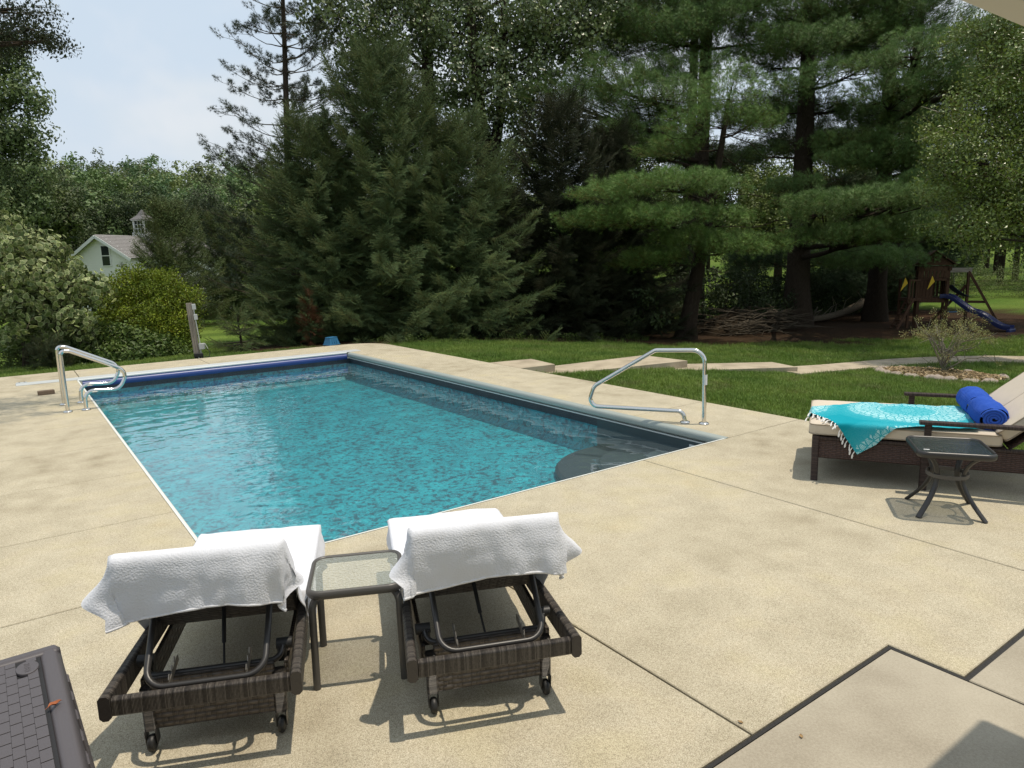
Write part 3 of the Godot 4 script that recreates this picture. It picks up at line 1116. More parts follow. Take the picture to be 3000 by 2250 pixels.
func make_lounger(called_label: String) -> Node3D:
	var t := thing("wicker_lounger", called_label, "sun lounger", Vector3.ZERO, 0.0, "wicker loungers under white towels")
	part("rear_rail", beam_mesh([Vector3(-0.30, 0.290, 0.155), Vector3(0.30, 0.290, 0.155)], 0.035, 0.070, 0.010), M.wrapped_wicker, t)
	for s in [-1.0, 1.0]:
		part("side_rail", beam_mesh([Vector3(0.322 * s, 0.292, 0.175), Vector3(0.300 * s, 0.290, -0.45), Vector3(0.282 * s, 0.285, -1.33)], 0.040, 0.092, 0.011), M.wrapped_wicker, t)
		part("side_skirt", box_mesh(Vector3(0.262 * s, 0.215, -0.66), Vector3(0.018, 0.10, 1.24), 0.003), M.wicker, t)
	part("foot_rail", beam_mesh([Vector3(-0.265, 0.285, -1.335), Vector3(0.265, 0.285, -1.335)], 0.035, 0.075, 0.010), M.wrapped_wicker, t)
	part("seat", box_mesh(Vector3(0, 0.315, -0.89), Vector3(0.53, 0.022, 0.88), 0.006), M.wicker, t)
	var bb := Basis(Vector3(1, 0, 0), Vector3(0, 0.675, -0.738), Vector3(0, 0.738, 0.675))
	var back := part("backrest", box_mesh(Vector3(0, 0.525, -0.215), Vector3(0.56, 0.026, 0.637), 0.008, bb), M.wicker, t)
	part("back_frame", beam_mesh([Vector3(-0.27, 0.75, -0.012), Vector3(0.27, 0.75, -0.012)], 0.034, 0.034, 0.008), M.wrapped_wicker, back)
	part("rear_skirt", box_mesh(Vector3(0, 0.188, 0.004), Vector3(0.45, 0.205, 0.020), 0.004), M.wicker, t)
	for s in [-1.0, 1.0]:
		var leg := part("leg", beam_mesh([Vector3(0.235 * s, 0.085, 0.0), Vector3(0.237 * s, 0.255, 0.0)], 0.046, 0.046, 0.009, Vector3.RIGHT), M.wrapped_wicker, t)
		var cas := MB.new()
		for e in [-1.0, 1.0]:
			cas.box(Vector3(0.235 * s + 0.019 * e, 0.060, 0.008), Vector3(0.004, 0.062, 0.040), 0.0015, Basis(Vector3.RIGHT, 0.15))
		cas.box(Vector3(0.235 * s, 0.089, 0.0), Vector3(0.042, 0.010, 0.042), 0.003)
		var cc := part("caster", cas.mesh(), M.dark_metal, t)
		var wh := MB.new()
		wh.lathe([Vector2(0.004, -0.014), Vector2(0.024, -0.014), Vector2(0.031, -0.009), Vector2(0.033, 0.0), Vector2(0.031, 0.009), Vector2(0.024, 0.014), Vector2(0.004, 0.014)], 20, Vector3(0.235 * s, 0.034, 0.016), Basis(Vector3(0, 1, 0), Vector3(-1, 0, 0), Vector3(0, 0, 1)))
		part("wheel", wh.mesh(), M.black_plastic, cc)
		part("leg", beam_mesh([Vector3(0.27 * s, 0.0, -1.25), Vector3(0.272 * s, 0.255, -1.25)], 0.046, 0.046, 0.009, Vector3.RIGHT), M.wrapped_wicker, t)
		part("pivot_knob", tube_mesh([Vector3(0.285 * s, 0.315, -0.09), Vector3(0.225 * s, 0.315, -0.09)], 0.022, 12), M.black_plastic, t)
		part("pivot_bracket", box_mesh(Vector3(0.245 * s, 0.285, -0.085), Vector3(0.034, 0.07, 0.045), 0.005), M.black_plastic, t)
		# notched ratchet bar in which the support frame rests
		var ra := MB.new()
		var bs := Basis(Vector3.RIGHT, 0.22)
		ra.box(Vector3(0.135 * s, 0.302, 0.040), Vector3(0.004, 0.026, 0.215), 0.001, bs)
		for k in 4:
			ra.box(Vector3(0.135 * s, 0.318 + 0.0112 * (4 - k) - 0.018, -0.015 + 0.042 * k), Vector3(0.004, 0.022, 0.012), 0.001, Basis(Vector3.RIGHT, -0.6))
		ra.box(Vector3(0.135 * s, 0.300, 0.142), Vector3(0.028, 0.045, 0.004), 0.001, Basis(Vector3.RIGHT, 0.35))
		part("ratchet_bar", ra.mesh(), M.dull_steel, t)
		part("support_clamp", box_mesh(Vector3(0.215 * s, 0.535, -0.165), Vector3(0.03, 0.03, 0.04), 0.004, bb), M.black_plastic, t)
	part("support_frame", tube_mesh(rounded([Vector3(-0.215, 0.535, -0.155), Vector3(-0.205, 0.315, 0.115), Vector3(0.205, 0.315, 0.115), Vector3(0.215, 0.535, -0.155)], [0.07, 0.07], 7), 0.0125, 12), M.dark_metal, t)
	part("cross_bar", tube_mesh(rounded([Vector3(-0.25, 0.318, -0.09), Vector3(-0.24, 0.285, -0.02), Vector3(0.24, 0.285, -0.02), Vector3(0.25, 0.318, -0.09)], [0.04, 0.04], 5), 0.0125, 12), M.dark_metal, t)
	part("gas_strut", tube_mesh([Vector3(-0.005, 0.40, -0.31), Vector3(0.005, 0.29, -0.20), Vector3(0.005, 0.2899, -0.1999), Vector3(0.016, 0.20, -0.10)], [0.009, 0.009, 0.005, 0.005], 8), M.black_plastic, t)
	return t

# white towel over a lounger: foot edge, seat, up the backrest and down behind the head
func draped_towel(sd: int, tips: Array, shift: float) -> Array:
	var n := noise(1.0, sd, 3)
	var line := [Vector2(1.362, 0.285), Vector2(1.368, 0.325), Vector2(1.345, 0.338), Vector2(1.2, 0.340), Vector2(0.9, 0.337), Vector2(0.62, 0.335), Vector2(0.47, 0.345), Vector2(0.36, 0.41), Vector2(0.18, 0.60), Vector2(0.02, 0.775), Vector2(-0.015, 0.792), Vector2(-0.042, 0.775), Vector2(-0.052, 0.70), Vector2(-0.050, 0.62), Vector2(-0.046, 0.555)]
	var c := Curve2D.new()
	for i in line.size():
		var t: Vector2 = (line[mini(i + 1, line.size() - 1)] - line[maxi(i - 1, 0)])
		var a: float = 0.25 * line[i].distance_to(line[maxi(i - 1, 0)])
		var b: float = 0.25 * line[i].distance_to(line[mini(i + 1, line.size() - 1)])
		c.add_point(line[i], -t.normalized() * a, t.normalized() * b)
	var L := c.get_baked_length()
	var g := []
	var rows := 96
	var cols := 48
	var head := L - 0.245
	for i in rows + 1:
		var s := L * i / rows
		var q := c.sample_baked(s)
		var row := []
		var behind := smoothstep(head - 0.02, head + 0.05, s)
		var past := clampf((s - head) / 0.24, 0.0, 1.0)
		for j in cols + 1:
			var w := (float(j) / cols * 2.0 - 1.0) * lerpf(0.45, 0.44, smoothstep(0.4, 0.5, q.x)) + shift
			var sg := signf(w)
			var side: float = tips[0] if w < 0 else tips[1]
			var hw := lerpf(lerpf(0.295, 0.283, behind), 0.318, smoothstep(0.40, 0.50, q.x))
			var e := maxf(0.0, absf(w) - hw)
			var rounding := smoothstep(0.0, 0.03, e)
			var x := minf(absf(w), hw)
			var y := q.y
			var z := -q.x
			# overhang: straight down beside seat and back, flaring out behind the head
			var ear := sin(PI * clampf(past * 1.05 + 0.10, 0.0, 1.0))
			var fall := lerpf(0.93, lerpf(0.75, 0.12, smoothstep(0.1, 0.9, past)), behind)
			var out := lerpf(0.16, (0.18 + 0.58 * ear) * side, behind)
			x += e * lerpf(0.6, out, rounding)
			y -= e * fall * rounding
			if behind > 0.0:
				z -= 0.45 * e * behind * (1.0 - past)
			# soft creases
			var fold := n.get_noise_3d(w * 3.0, s * 3.4, 0.0) * 0.012 + n.get_noise_3d(w * 9.0, s * 9.0, 7.0) * 0.002
			if behind > 0.0:
				fold += behind * past * (0.020 * sin(w * 9.0 + sd) + 0.026 * n.get_noise_3d(w * 6.0, s * 1.5, 3.0))
				z += fold
				y += behind * past * past * 0.020 * sin(w * 8.0 + 0.9 + sd)
			elif q.x < 0.47:
				z -= fold * 0.7; y += fold * 0.7
			else:
				y += fold
			if e > 0.03: x += fold * 1.2
			row.append(Vector3(x * sg if sg != 0 else 0.0, y, z))
		g.append(row)
	return g

func near_loungers():
	var proto := make_lounger("dark wicker lounger left of the small glass table, back raised, towel over it")
	proto.position = Vector3(0.480, 0, -2.688)
	proto.rotation.y = -deg_to_rad(24.0)
	var two: Node3D = proto.duplicate()
	two.name = "wicker_lounger_001"
	add_child(two, true)
	two.set_meta("label", "dark wicker lounger right of the small glass table, nearest the dark pool steps")
	two.position = Vector3(1.440, 0, -2.236)
	two.rotation.y = -deg_to_rad(22.6)
	var k := 0
	for o in [proto, two]:
		var g := draped_towel(19 + 12 * k, [[1.0, 0.55], [0.6, 0.95]][k], [0.015, 0.0][k])
		var tw := thing("white_towel", ["white terry towel draped over the lounger left of the small table", "white terry towel draped over the lounger right of the small table"][k], "towel", o.position, o.rotation.y, "white towels on the loungers")
		part("towel_cloth", cloth(g, 0.004), M.terry, tw)
		# the sewn hem along the hanging edge
		var m := MB.new()
		var last: Array = g[g.size() - 1]
		var pts := []
		for j in range(0, last.size(), 2): pts.append(last[j])
		m.tube(pts, 0.0065, 6)
		part("hem", m.mesh(), M.towel_hem, tw)
		k += 1

func side_tables():
	# small square table between the two loungers
	var t := thing("side_table", "small square side table with clear rippled glass between the white towelled loungers", "side table", Vector3(1.142, 0, -2.845), -deg_to_rad(25.2))
	var hx := 0.195
	var hz := 0.185
	var y := 0.43
	var ring := []
	for cn in [[1, 1], [-1, 1], [-1, -1], [1, -1]]:
		for k in 7:
			var base := atan2(float(cn[1]), float(cn[0])) - PI / 4
			var a := base + PI / 2 * k / 6.0
			ring.append(Vector3(cn[0] * (hx - 0.055) + 0.055 * cos(a), y, cn[1] * (hz - 0.055) + 0.055 * sin(a)))
	ring.append(ring[0]); ring.append(ring[1])
	part("frame", tube_mesh(ring, 0.0165, 10, false, Vector2(0.75, 1.2), Vector3(0, 0, 1)), M.grey_metal, t)
	var poly := PackedVector2Array()
	for k in 28: poly.append(Vector2(ring[k].x * 0.965, ring[k].z * 0.965))
	var m := MB.new()
	for q in poly: m.p(Vector3(q.x, y + 0.011, q.y), Vector3.UP, q)
	var tri := Geometry2D.triangulate_polygon(poly)
	for k in range(0, tri.size(), 3):
		if (poly[tri[k + 1]] - poly[tri[k]]).cross(poly[tri[k + 2]] - poly[tri[k]]) > 0: m.face(tri[k], tri[k + 2], tri[k + 1])
		else: m.face(tri[k], tri[k + 1], tri[k + 2])
	part("glass_top", m.mesh(), M.rain_glass, t)
	for sx in [-1.0, 1.0]:
		for sz in [-1.0, 1.0]:
			var pts := rounded([Vector3(sx * 0.150, y - 0.012, sz * 0.140), Vector3(sx * 0.182, y - 0.045, sz * 0.170), Vector3(sx * 0.186, 0.001, sz * 0.178)], [0.06], 6)
			part("leg", tube_mesh(pts, 0.0150, 10, true, Vector2(1.1, 0.95)), M.grey_metal, t)
	# darker table by the wide lounger
	var d := thing("side_table", "dark square side table with splayed bowed legs and glass top beside the cushioned lounger", "side table", Vector3(5.14, 0, -2.075), -deg_to_rad(54.5))
	y = 0.45
	var h := 0.225
	ring = []
	for cn in [[1, 1], [-1, 1], [-1, -1], [1, -1]]:
		for k in 7:
			var base := atan2(float(cn[1]), float(cn[0])) - PI / 4
			var a := base + PI / 2 * k / 6.0
			ring.append(Vector3(cn[0] * (h - 0.06) + 0.06 * cos(a), y, cn[1] * (h - 0.06) + 0.06 * sin(a)))
	ring.append(ring[0]); ring.append(ring[1])
	part("frame", tube_mesh(ring, 0.017, 10, false, Vector2(0.75, 1.3), Vector3(0, 0, 1)), M.dark_metal, d)
	poly = PackedVector2Array()
	for k in 28: poly.append(Vector2(ring[k].x * 0.965, ring[k].z * 0.965))
	m = MB.new()
	for q in poly: m.p(Vector3(q.x, y + 0.012, q.y), Vector3.UP, q)
	tri = Geometry2D.triangulate_polygon(poly)
	for k in range(0, tri.size(), 3):
		if (poly[tri[k + 1]] - poly[tri[k]]).cross(poly[tri[k + 2]] - poly[tri[k]]) > 0: m.face(tri[k], tri[k + 2], tri[k + 1])
		else: m.face(tri[k], tri[k + 1], tri[k + 2])
	part("glass_top", m.mesh(), M.dark_glass, d)
	part("price_sticker", box_mesh(Vector3(-0.165, y + 0.0135, 0.13), Vector3(0.035, 0.0006, 0.014)), M.sticker, d)
	for sx in [-1.0, 1.0]:
		for sz in [-1.0, 1.0]:
			var dir := Vector3(sx, 0, sz).normalized()
			var pts := []
			for k in 11:
				var f := k / 10.0
				# out at the top, drawn in at the ring, out again at the foot
				var r := 0.235 - 0.135 * sin(PI * pow(1.0 - f, 0.8) * 0.98) + 0.055 * pow(1.0 - f, 2.0)
				pts.append(dir * r + Vector3.UP * (0.002 + (y - 0.014) * f))
			part("leg", tube_mesh(pts, 0.0155, 10, true, Vector2(0.8, 1.25), dir), M.dark_metal, d)
	var rr := []
	for k in 33: rr.append(Vector3(cos(TAU * k / 32.0) * 0.128, 0.27, sin(TAU * k / 32.0) * 0.128))
	m = MB.new()
	beam(m, rr, 0.006, 0.026, 0.001)
	part("brace_ring", m.mesh(), M.grey_metal, d)

func double_chaise():
	var at := Vector3(5.072, 0, -3.036)
	var turn := -deg_to_rad(59.5)
	var t := thing("wide_lounger", "wide brown wicker lounger with arms beside the dark side table", "sun lounger", at, turn)
	for x in [0.02, 0.775, 1.86]:
		for z in [-0.02, -1.03]:
			part("leg", beam_mesh([Vector3(x, 0.0, z), Vector3(x, 0.362, z)], 0.052, 0.052, 0.008, Vector3.RIGHT), M.brown_wrapped, t)
	for z in [-0.02, -1.03]:
		part("side_apron", box_mesh(Vector3(0.95, 0.262, z), Vector3(1.82, 0.15, 0.026), 0.004), M.brown_wicker, t)
		part("top_rail", beam_mesh([Vector3(0.04, 0.346, z), Vector3(1.88, 0.346, z)], 0.042, 0.026, 0.006), M.brown_wrapped, t)
		var az := 0.055 if z > -0.5 else -1.105
		part("armrest", beam_mesh([Vector3(0.715, 0.535, az), Vector3(1.95, 0.535, az)], 0.066, 0.026, 0.006), M.brown_wrapped, t)
		part("arm_post", beam_mesh([Vector3(0.775, 0.33, az + (-0.02 if az > 0 else 0.02)), Vector3(0.775, 0.524, az)], 0.045, 0.045, 0.008, Vector3.RIGHT), M.brown_wrapped, t)
	part("foot_apron", box_mesh(Vector3(0.005, 0.262, -0.525), Vector3(0.026, 0.15, 0.95), 0.004), M.brown_wicker, t)
	part("seat", box_mesh(Vector3(0.66, 0.352, -0.525), Vector3(1.26, 0.018, 0.98), 0.004), M.brown_wicker, t)
	# reclined back: frame of tubes
	var ba := deg_to_rad(42.0)
	var dir := Vector3(cos(ba), sin(ba), 0)
	var nor := Vector3(-sin(ba), cos(ba), 0)
	var hinge := Vector3(1.30, 0.355, -0.525)
	var bb := Basis(dir, nor, Vector3(0, 0, 1))
	part("backrest", box_mesh(hinge + dir * 0.40, Vector3(0.80, 0.022, 0.98), 0.006, bb), M.brown_wicker, t)
	for z in [-0.10, -0.95]:
		part("back_prop", tube_mesh([hinge + dir * 0.45 + Vector3(0, -0.02, 0.525 + z), Vector3(1.80, 0.30, z)], 0.014, 8), M.dark_metal, t)
	# cushions
	var sc := thing("seat_cushion", "beige piped seat cushion lying on the wide brown lounger", "cushion", at, turn)
	part("pad", pad_mesh(Vector3(0.615, 0.414, -0.515), Vector3(1.29, 0.098, 1.00), Basis(), 5), M.canvas, sc)
	for yy in [0.376, 0.452]:
		part("piping", tube_mesh(outline(Vector3(0.615, yy, -0.515), 1.292, 1.002, 0.05, Basis()), 0.0048, 6, false), M.piping, sc)
	for k in 2:
		var z := -0.262 - 0.505 * k
		var bc := thing("back_cushion", ["beige back cushion on the wide lounger, half nearer the side table", "beige back cushion on the wide lounger, half nearer the lawn"][k], "cushion", at, turn, "back cushions of the wide lounger")
		var ce := Vector3(1.285, 0.40, z) + dir * 0.42 + nor * 0.058
		part("pad", pad_mesh(ce, Vector3(0.84, 0.098, 0.50), bb, 9 + k), M.canvas, bc)
		for o in [-0.038, 0.038]:
			part("piping", tube_mesh(outline(ce + nor * o, 0.842, 0.502, 0.04, bb), 0.0048, 6, false), M.piping, bc)
	beach_cloth(at, turn)
	for k in 2:
		var rt := thing("rolled_towel", ["ribbed royal blue rolled towel by the near armrest of the wide lounger", "ribbed royal blue rolled towel farther from the side table"][k], "towel", at, turn, "rolled blue towels")
		var z0 := -0.10 - 0.46 * k
		var m := MB.new()
		var g := []
		for i in 97:
			var row := []
			var z := z0 - 0.445 * i / 96.0
			var endr := 1.0 - 0.16 * pow(absf(i / 48.0 - 1.0), 6.0)
			for j in 41:
				var a := TAU * j / 40.0
				var r := (0.098 + 0.0052 * sin(z * 260.0 + 2.6 * sin(a * 2.0 + k) + 3.0 * fine.get_noise_2d(a * 0.8, k * 7.0)) + 0.009 * fine.get_noise_3d(cos(a) * 1.5 + k * 9.0, sin(a) * 1.5, z * 5.0)) * endr
				row.append(Vector3(1.205 - 0.012 * k + cos(a) * r * 1.08, 0.556 + sin(a) * r * 0.98, z))
			g.append(row)
		m.sheet(g, [], true)
		part("roll", m.mesh(), M.blue_towel, rt)
		# the coiled layers that show at each end
		for e in [0, 96]:
			var sp := []
			for j in 60:
				var a := TAU * j / 17.0
				var r := 0.012 + 0.062 * j / 59.0
				sp.append(Vector3(1.205 - 0.012 * k + cos(a) * r * 1.08, 0.556 + sin(a) * r * 0.98, g[e][0].z + (0.006 if e == 0 else -0.006)))
			part("coil", tube_mesh(sp, 0.010, 7), M.blue_towel, rt)

# a stuffed pad: box with bulging faces and soft edges
func pad_mesh(ce: Vector3, s: Vector3, b: Basis, sd: int) -> ArrayMesh:
	var m := MB.new()
	var n := noise(1.0, sd, 2)
	var nx := 28
	var nz := 22
	for up in [1.0, -1.0]:
		var g := []
		for i in nx + 1:
			var row := []
			var fx := i * 2.0 / nx - 1.0
			for j in nz + 1:
				var fz := j * 2.0 / nz - 1.0
				var ex := signf(fx) * (1.0 - pow(1.0 - absf(fx), 1.6))
				var ez := signf(fz) * (1.0 - pow(1.0 - absf(fz), 1.6))
				var edge := minf((1.0 - absf(ex)) * s.x * 0.5, (1.0 - absf(ez)) * s.z * 0.5)
				var h := s.y * 0.5 - 0.012 + 0.020 * sqrt(clampf(edge / 0.10, 0.0, 1.0)) + 0.004 * n.get_noise_2d(ex * s.x * 4.0, ez * s.z * 4.0)
				# rounded plan corners
				var px: float = ex * s.x * 0.5
				var pz: float = ez * s.z * 0.5
				var r := 0.05
				var ox := absf(px) - (s.x * 0.5 - r)
				var oz := absf(pz) - (s.z * 0.5 - r)
				if ox > 0 and oz > 0:
					var l := sqrt(ox * ox + oz * oz)
					var mx := maxf(ox, oz)
					if l > 0.0:
						px = signf(px) * (s.x * 0.5 - r + ox / l * mx)
						pz = signf(pz) * (s.z * 0.5 - r + oz / l * mx)
				row.append(ce + b * Vector3(px, h * up, pz))
			g.append(row)
		m.sheet(g, [], up > 0)
	# side band
	var ring := outline(Vector3.ZERO, s.x, s.z, 0.05, Basis())
	var g2 := []
	for q in ring:
		var row := []
		for k in 7:
			var f := k / 3.0 - 1.0
			row.append(ce + b * (Vector3(q.x, 0, q.z) * (1.0 + 0.006 * (1.0 - f * f)) + Vector3.UP * f * (s.y * 0.5 - 0.011)))
		g2.append(row)
	m.sheet(g2, [], false)
	return m.mesh()

func outline(ce: Vector3, sx: float, sz: float, r: float, b: Basis) -> Array:
	var out := []
	for cn in [[1, 1], [-1, 1], [-1, -1], [1, -1]]:
		for k in 6:
			var a := atan2(float(cn[1]), float(cn[0])) - PI / 4 + PI / 2 * k / 5.0
			out.append(ce + b * Vector3(cn[0] * (sx * 0.5 - r) + r * cos(a), 0, cn[1] * (sz * 0.5 - r) + r * sin(a)))
	out.append(out[0])
	return out

# turquoise printed cloth lying askew on the seat cushion, one corner hanging over the near side
func beach_cloth(at: Vector3, turn: float):
	var t := thing("beach_cloth", "turquoise beach cloth with white mandala print spread on the wide lounger", "beach cloth", at, turn)
	var n := noise(1.0, 33, 3)
	var near := Curve.new()
	near.min_value = -1.0
	near.max_value = 1.0
	# plan distance from the near edge of the cushion at which the cloth ends; negative hangs down
	for q in [[0.0, 0.30], [0.10, 0.12], [0.19, -0.04], [0.31, -0.245], [0.42, -0.16], [0.53, -0.02], [0.66, 0.015], [0.85, 0.03], [1.0, 0.05]]:
		near.add_point(Vector2(q[0], q[1]), 0, 0, Curve.TANGENT_LINEAR, Curve.TANGENT_LINEAR)
	var g := []
	var uvs := []
	var rows := 64
	var cols := 44
	for i in rows + 1:
		var f := float(i) / rows
		var u := -0.045 + 1.16 * f
		var a := near.sample(f)
		var z1 := lerpf(0.56, 0.86, smoothstep(0.0, 0.40, f)) + 0.012 * sin(f * 21.0)
		var row := []
		var uvr := []
		for j in cols + 1:
			var e := float(j) / cols
			var w := lerpf(a, z1, e)
			var y := 0.487
			var x := u
			var z := -w
			var wr := n.get_noise_2d(u * 5.0, w * 5.0)
			y += 0.009 * maxf(wr, -0.25) + 0.003 * n.get_noise_2d(u * 16.0, w * 16.0) + 0.010 * smoothstep(0.6, 1.0, f) * maxf(0.0, sin(w * 15.0))
			if w < 0.02:
				var over := 0.02 - w
				var lip := minf(over, 0.04)
				z = -0.02 + lip * 0.8
				y -= lip * lip * 9.0 + maxf(0.0, over - 0.04)
				z += 0.014 * sin(u * 22.0) * smoothstep(0.02, 0.2, over) + 0.008
			if u < -0.028:
				y -= 0.03 * smoothstep(-0.028, -0.045, u) + 0.02
			row.append(Vector3(x, y, z))
			uvr.append(Vector2(0.5 + (u - 0.70) / 1.02, 0.5 + (w - 0.60) / 1.02))
		g.append(row)
		uvs.append(uvr)
	part("cloth", cloth(g, -0.0022, uvs), M.sarong, t)
	# knotted tassels along the foot hem and down to the hanging corner
	var r := RandomNumberGenerator.new()
	r.seed = 8
	for i in range(0, 20):
		var p: Vector3 = g[i][0]
		var m := MB.new()
		var dn := Vector3(-0.25, -0.05, 0.6) if p.y > 0.44 else Vector3(-0.35, -1.0, 0.12)
		dn = (dn + Vector3(r.randf_range(-0.3, 0.3), r.randf_range(-0.1, 0.1), r.randf_range(-0.2, 0.2))).normalized()
		var q := p + dn * 0.026
		var e := q + (dn + Vector3(0.25, -0.6, 0)).normalized() * 0.036
		m.tube([p, p + dn * 0.012, q, q + (e - q) * 0.5, e], [0.003, 0.0042, 0.004, 0.0075, 0.0045], 6)
		part("tassel", m.mesh(), M.tassel, t)

func deck_box():
	var y := 0.54
	var t := thing("deck_box", "dark grey plastic deck box with basket weave lid at the lower left corner", "storage box", Vector3(0.016, 0, -2.765), deg_to_rad(1.5))
	var wx := 1.22
	var wz := 1.02
	var m := MB.new()
	m.box(Vector3(-wx * 0.5, 0.25, wz * 0.5), Vector3(wx - 0.06, 0.48, wz - 0.05), 0.02)
	m.box(Vector3(0.0, 0.25, wz * 0.5), Vector3(0.05, 0.49, wz - 0.04), 0.015, Basis(Vector3.BACK, 0.10))
	part("body", m.mesh(), M.box_plastic, t)
	# lid: raised border, lower field that the weave fills
	m = MB.new()
	var hy := y - 0.028
	m.box(Vector3(-wx * 0.5, hy, 0.028), Vector3(wx, 0.056, 0.056), 0.016)
	m.box(Vector3(-wx * 0.5, hy, wz - 0.028), Vector3(wx, 0.056, 0.056), 0.016)
	m.box(Vector3(-0.034, hy - 0.001, wz * 0.5), Vector3(0.068, 0.056, wz - 0.004), 0.024)
	m.box(Vector3(-wx + 0.034, hy - 0.001, wz * 0.5), Vector3(0.068, 0.056, wz - 0.004), 0.024)
	part("lid", m.mesh(), M.box_plastic, t)
	part("lid_field", box_mesh(Vector3(-wx * 0.5, y - 0.022, wz * 0.5), Vector3(wx - 0.12, 0.02, wz - 0.10), 0.0), M.slot_dark, t)
	m = MB.new()
	var cw := 0.0285
	var nc := int((wx - 0.142) / cw)
	for cx in nc:
		var x := -0.071 - cw * (cx + 0.5)
		var z := 0.060 - (0.030 if cx % 2 == 0 else 0.0)
		while z < wz - 0.060:
			var a := maxf(z, 0.058)
			var b := minf(z + 0.056, wz - 0.058)
			if b - a > 0.006:
				var ce := Vector3(x, 0, (a + b) * 0.5)
				if not (absf(ce.x + 0.098) < 0.034 and absf(ce.z - 0.125) < 0.045):
					m.box(Vector3(x, y - 0.0095 - 0.0008 * (cx % 2), (a + b) * 0.5), Vector3(cw, 0.011 + 0.0004 * (cx % 2), b - a), 0.0009)
			z += 0.060
	part("lid_weave", m.mesh(), M.box_plastic, t)
	# woven slots on the side that shows
	m = MB.new()
	for k in 15:
		for j in 7:
			m.box(Vector3(0.022 + 0.1 * (0.25 - (0.07 + 0.058 * j)), 0.07 + 0.058 * j + (0.029 if k % 2 else 0.0), 0.085 + 0.062 * k), Vector3(0.012, 0.050, 0.055), 0.003, Basis(Vector3.BACK, 0.10))
	part("side_weave", m.mesh(), M.box_plastic, t)
	# oval emblem with raised lettering
	m = MB.new()
	m.lathe([Vector2(0.0315, -0.008), Vector2(0.0315, 0.0), Vector2(0.030, 0.0016), Vector2(0.0275, 0.0006), Vector2(0.0, 0.0004)], 36, Vector3.ZERO, Basis(Vector3(1, 0, 0), Vector3(0, 1, 0), Vector3(0, 0, 1.42)))
	var em := part("emblem", m.mesh(), M.box_plastic, t)
	em.position = Vector3(-0.098, y - 0.002, 0.125)
	var tm := TextMesh.new()
	var f := SystemFont.new()
	f.font_names = PackedStringArray(["Droid Sans"])
	f.font_weight = 700
	tm.font = f
	tm.text = "KETER"
	tm.font_size = 24
	tm.pixel_size = 0.00088
	tm.depth = 0.0016
	var te := part("lettering", tm, M.box_plastic, em)
	te.transform = Transform3D(Basis(Vector3(0, 0, 1), Vector3(1, 0, 0), Vector3(0, 1, 0)), Vector3(0, 0.0006, 0))
	# fallen leaf on the lid
	var lf := MB.new()
	var g := []
	for i in 9:
		var fx := i / 8.0
		var row := []
		for j in 5:
			var fz := j / 2.0 - 1.0
			row.append(Vector3((fx - 0.5) * 0.040, 0.003 + 0.008 * absf(fz) * sin(PI * fx) + 0.003 * sin(fx * 9.0), fz * 0.009 * sin(PI * clampf(fx + 0.04, 0, 1))))
		g.append(row)
	lf.sheet(g, [], true)
	var leaf := thing("fallen_leaf", "curled orange brown leaf lying on the dark storage box lid", "leaf", Vector3(-0.018, y + 0.002, -2.336), deg_to_rad(18.0))
	part("blade", lf.mesh(), M.dry_leaf, leaf)
	part("stalk", tube_mesh([Vector3(-0.019, 0.004, 0), Vector3(-0.028, 0.002, 0.003)], 0.0007, 5), M.dry_leaf, leaf)

func utility_post():
	var t := thing("utility_post", "leaning weathered wooden post carrying grey electrical boxes at the lawn edge", "utility post", Vector3(3.16, -0.08, -15.62), deg_to_rad(-14.0))
	var lean := Vector3(-0.068, 1.17, 0.0)
	part("post", beam_mesh([Vector3(0, -0.1, 0), lean], 0.115, 0.115, 0.006, Vector3.RIGHT), M.weathered_wood, t)
	var up := lean.normalized()
	var rt := Vector3(up.y, -up.x, 0)
	var bs := Basis(rt, up, Vector3(0, 0, 1))
	var on := func(h: float, x: float, z := 0.07) -> Vector3: return up * h + rt * x + Vector3(0, 0, z)
	part("switch_box", box_mesh(on.call(1.09, 0.085), Vector3(0.075, 0.115, 0.05), 0.008, bs), M.grey_box, t)
	part("switch_box", box_mesh(on.call(0.88, 0.088), Vector3(0.072, 0.115, 0.05), 0.008, bs), M.grey_box, t)
	part("outlet_box", box_mesh(on.call(0.27, 0.115), Vector3(0.12, 0.125, 0.06), 0.008, bs), M.grey_box, t)
	part("outlet_cover", box_mesh(on.call(0.27, 0.20, 0.10), Vector3(0.008, 0.12, 0.09), 0.003, bs * Basis(Vector3.FORWARD, -0.35)), M.grey_box, t)
	part("conduit", tube_mesh([on.call(1.04, 0.075), on.call(0.93, 0.075)], 0.011, 8), M.grey_box, t)
	part("conduit", tube_mesh([on.call(0.83, 0.078), on.call(0.32, 0.085)], 0.011, 8), M.grey_box, t)
	part("conduit", tube_mesh([on.call(0.21, 0.08), on.call(0.02, 0.07)], 0.011, 8), M.grey_box, t)
	part("timer_box", box_mesh(Vector3(0.02, 0.105, 0.10), Vector3(0.175, 0.075, 0.09), 0.01), M.black_plastic, t)
	for k in 5:
		part("plug", tube_mesh([Vector3(-0.05 + 0.035 * k, 0.075, 0.12), Vector3(-0.05 + 0.035 * k, 0.015, 0.12)], 0.013, 7), M.black_plastic if k != 2 else M.grey_box, t)
	part("cable", tube_mesh(rounded([on.call(0.22, 0.19, 0.09), Vector3(0.25, 0.16, 0.12), Vector3(0.20, 0.02, 0.14), Vector3(0.09, 0.05, 0.13)], [0.06, 0.06], 5), 0.006, 6), M.black_plastic, t)
	part("cable", tube_mesh(rounded([Vector3(0.10, 0.07, 0.12), Vector3(0.22, 0.06, 0.15), Vector3(0.30, 0.03, 0.16)], [0.1], 5), 0.005, 6), M.black_plastic, t)

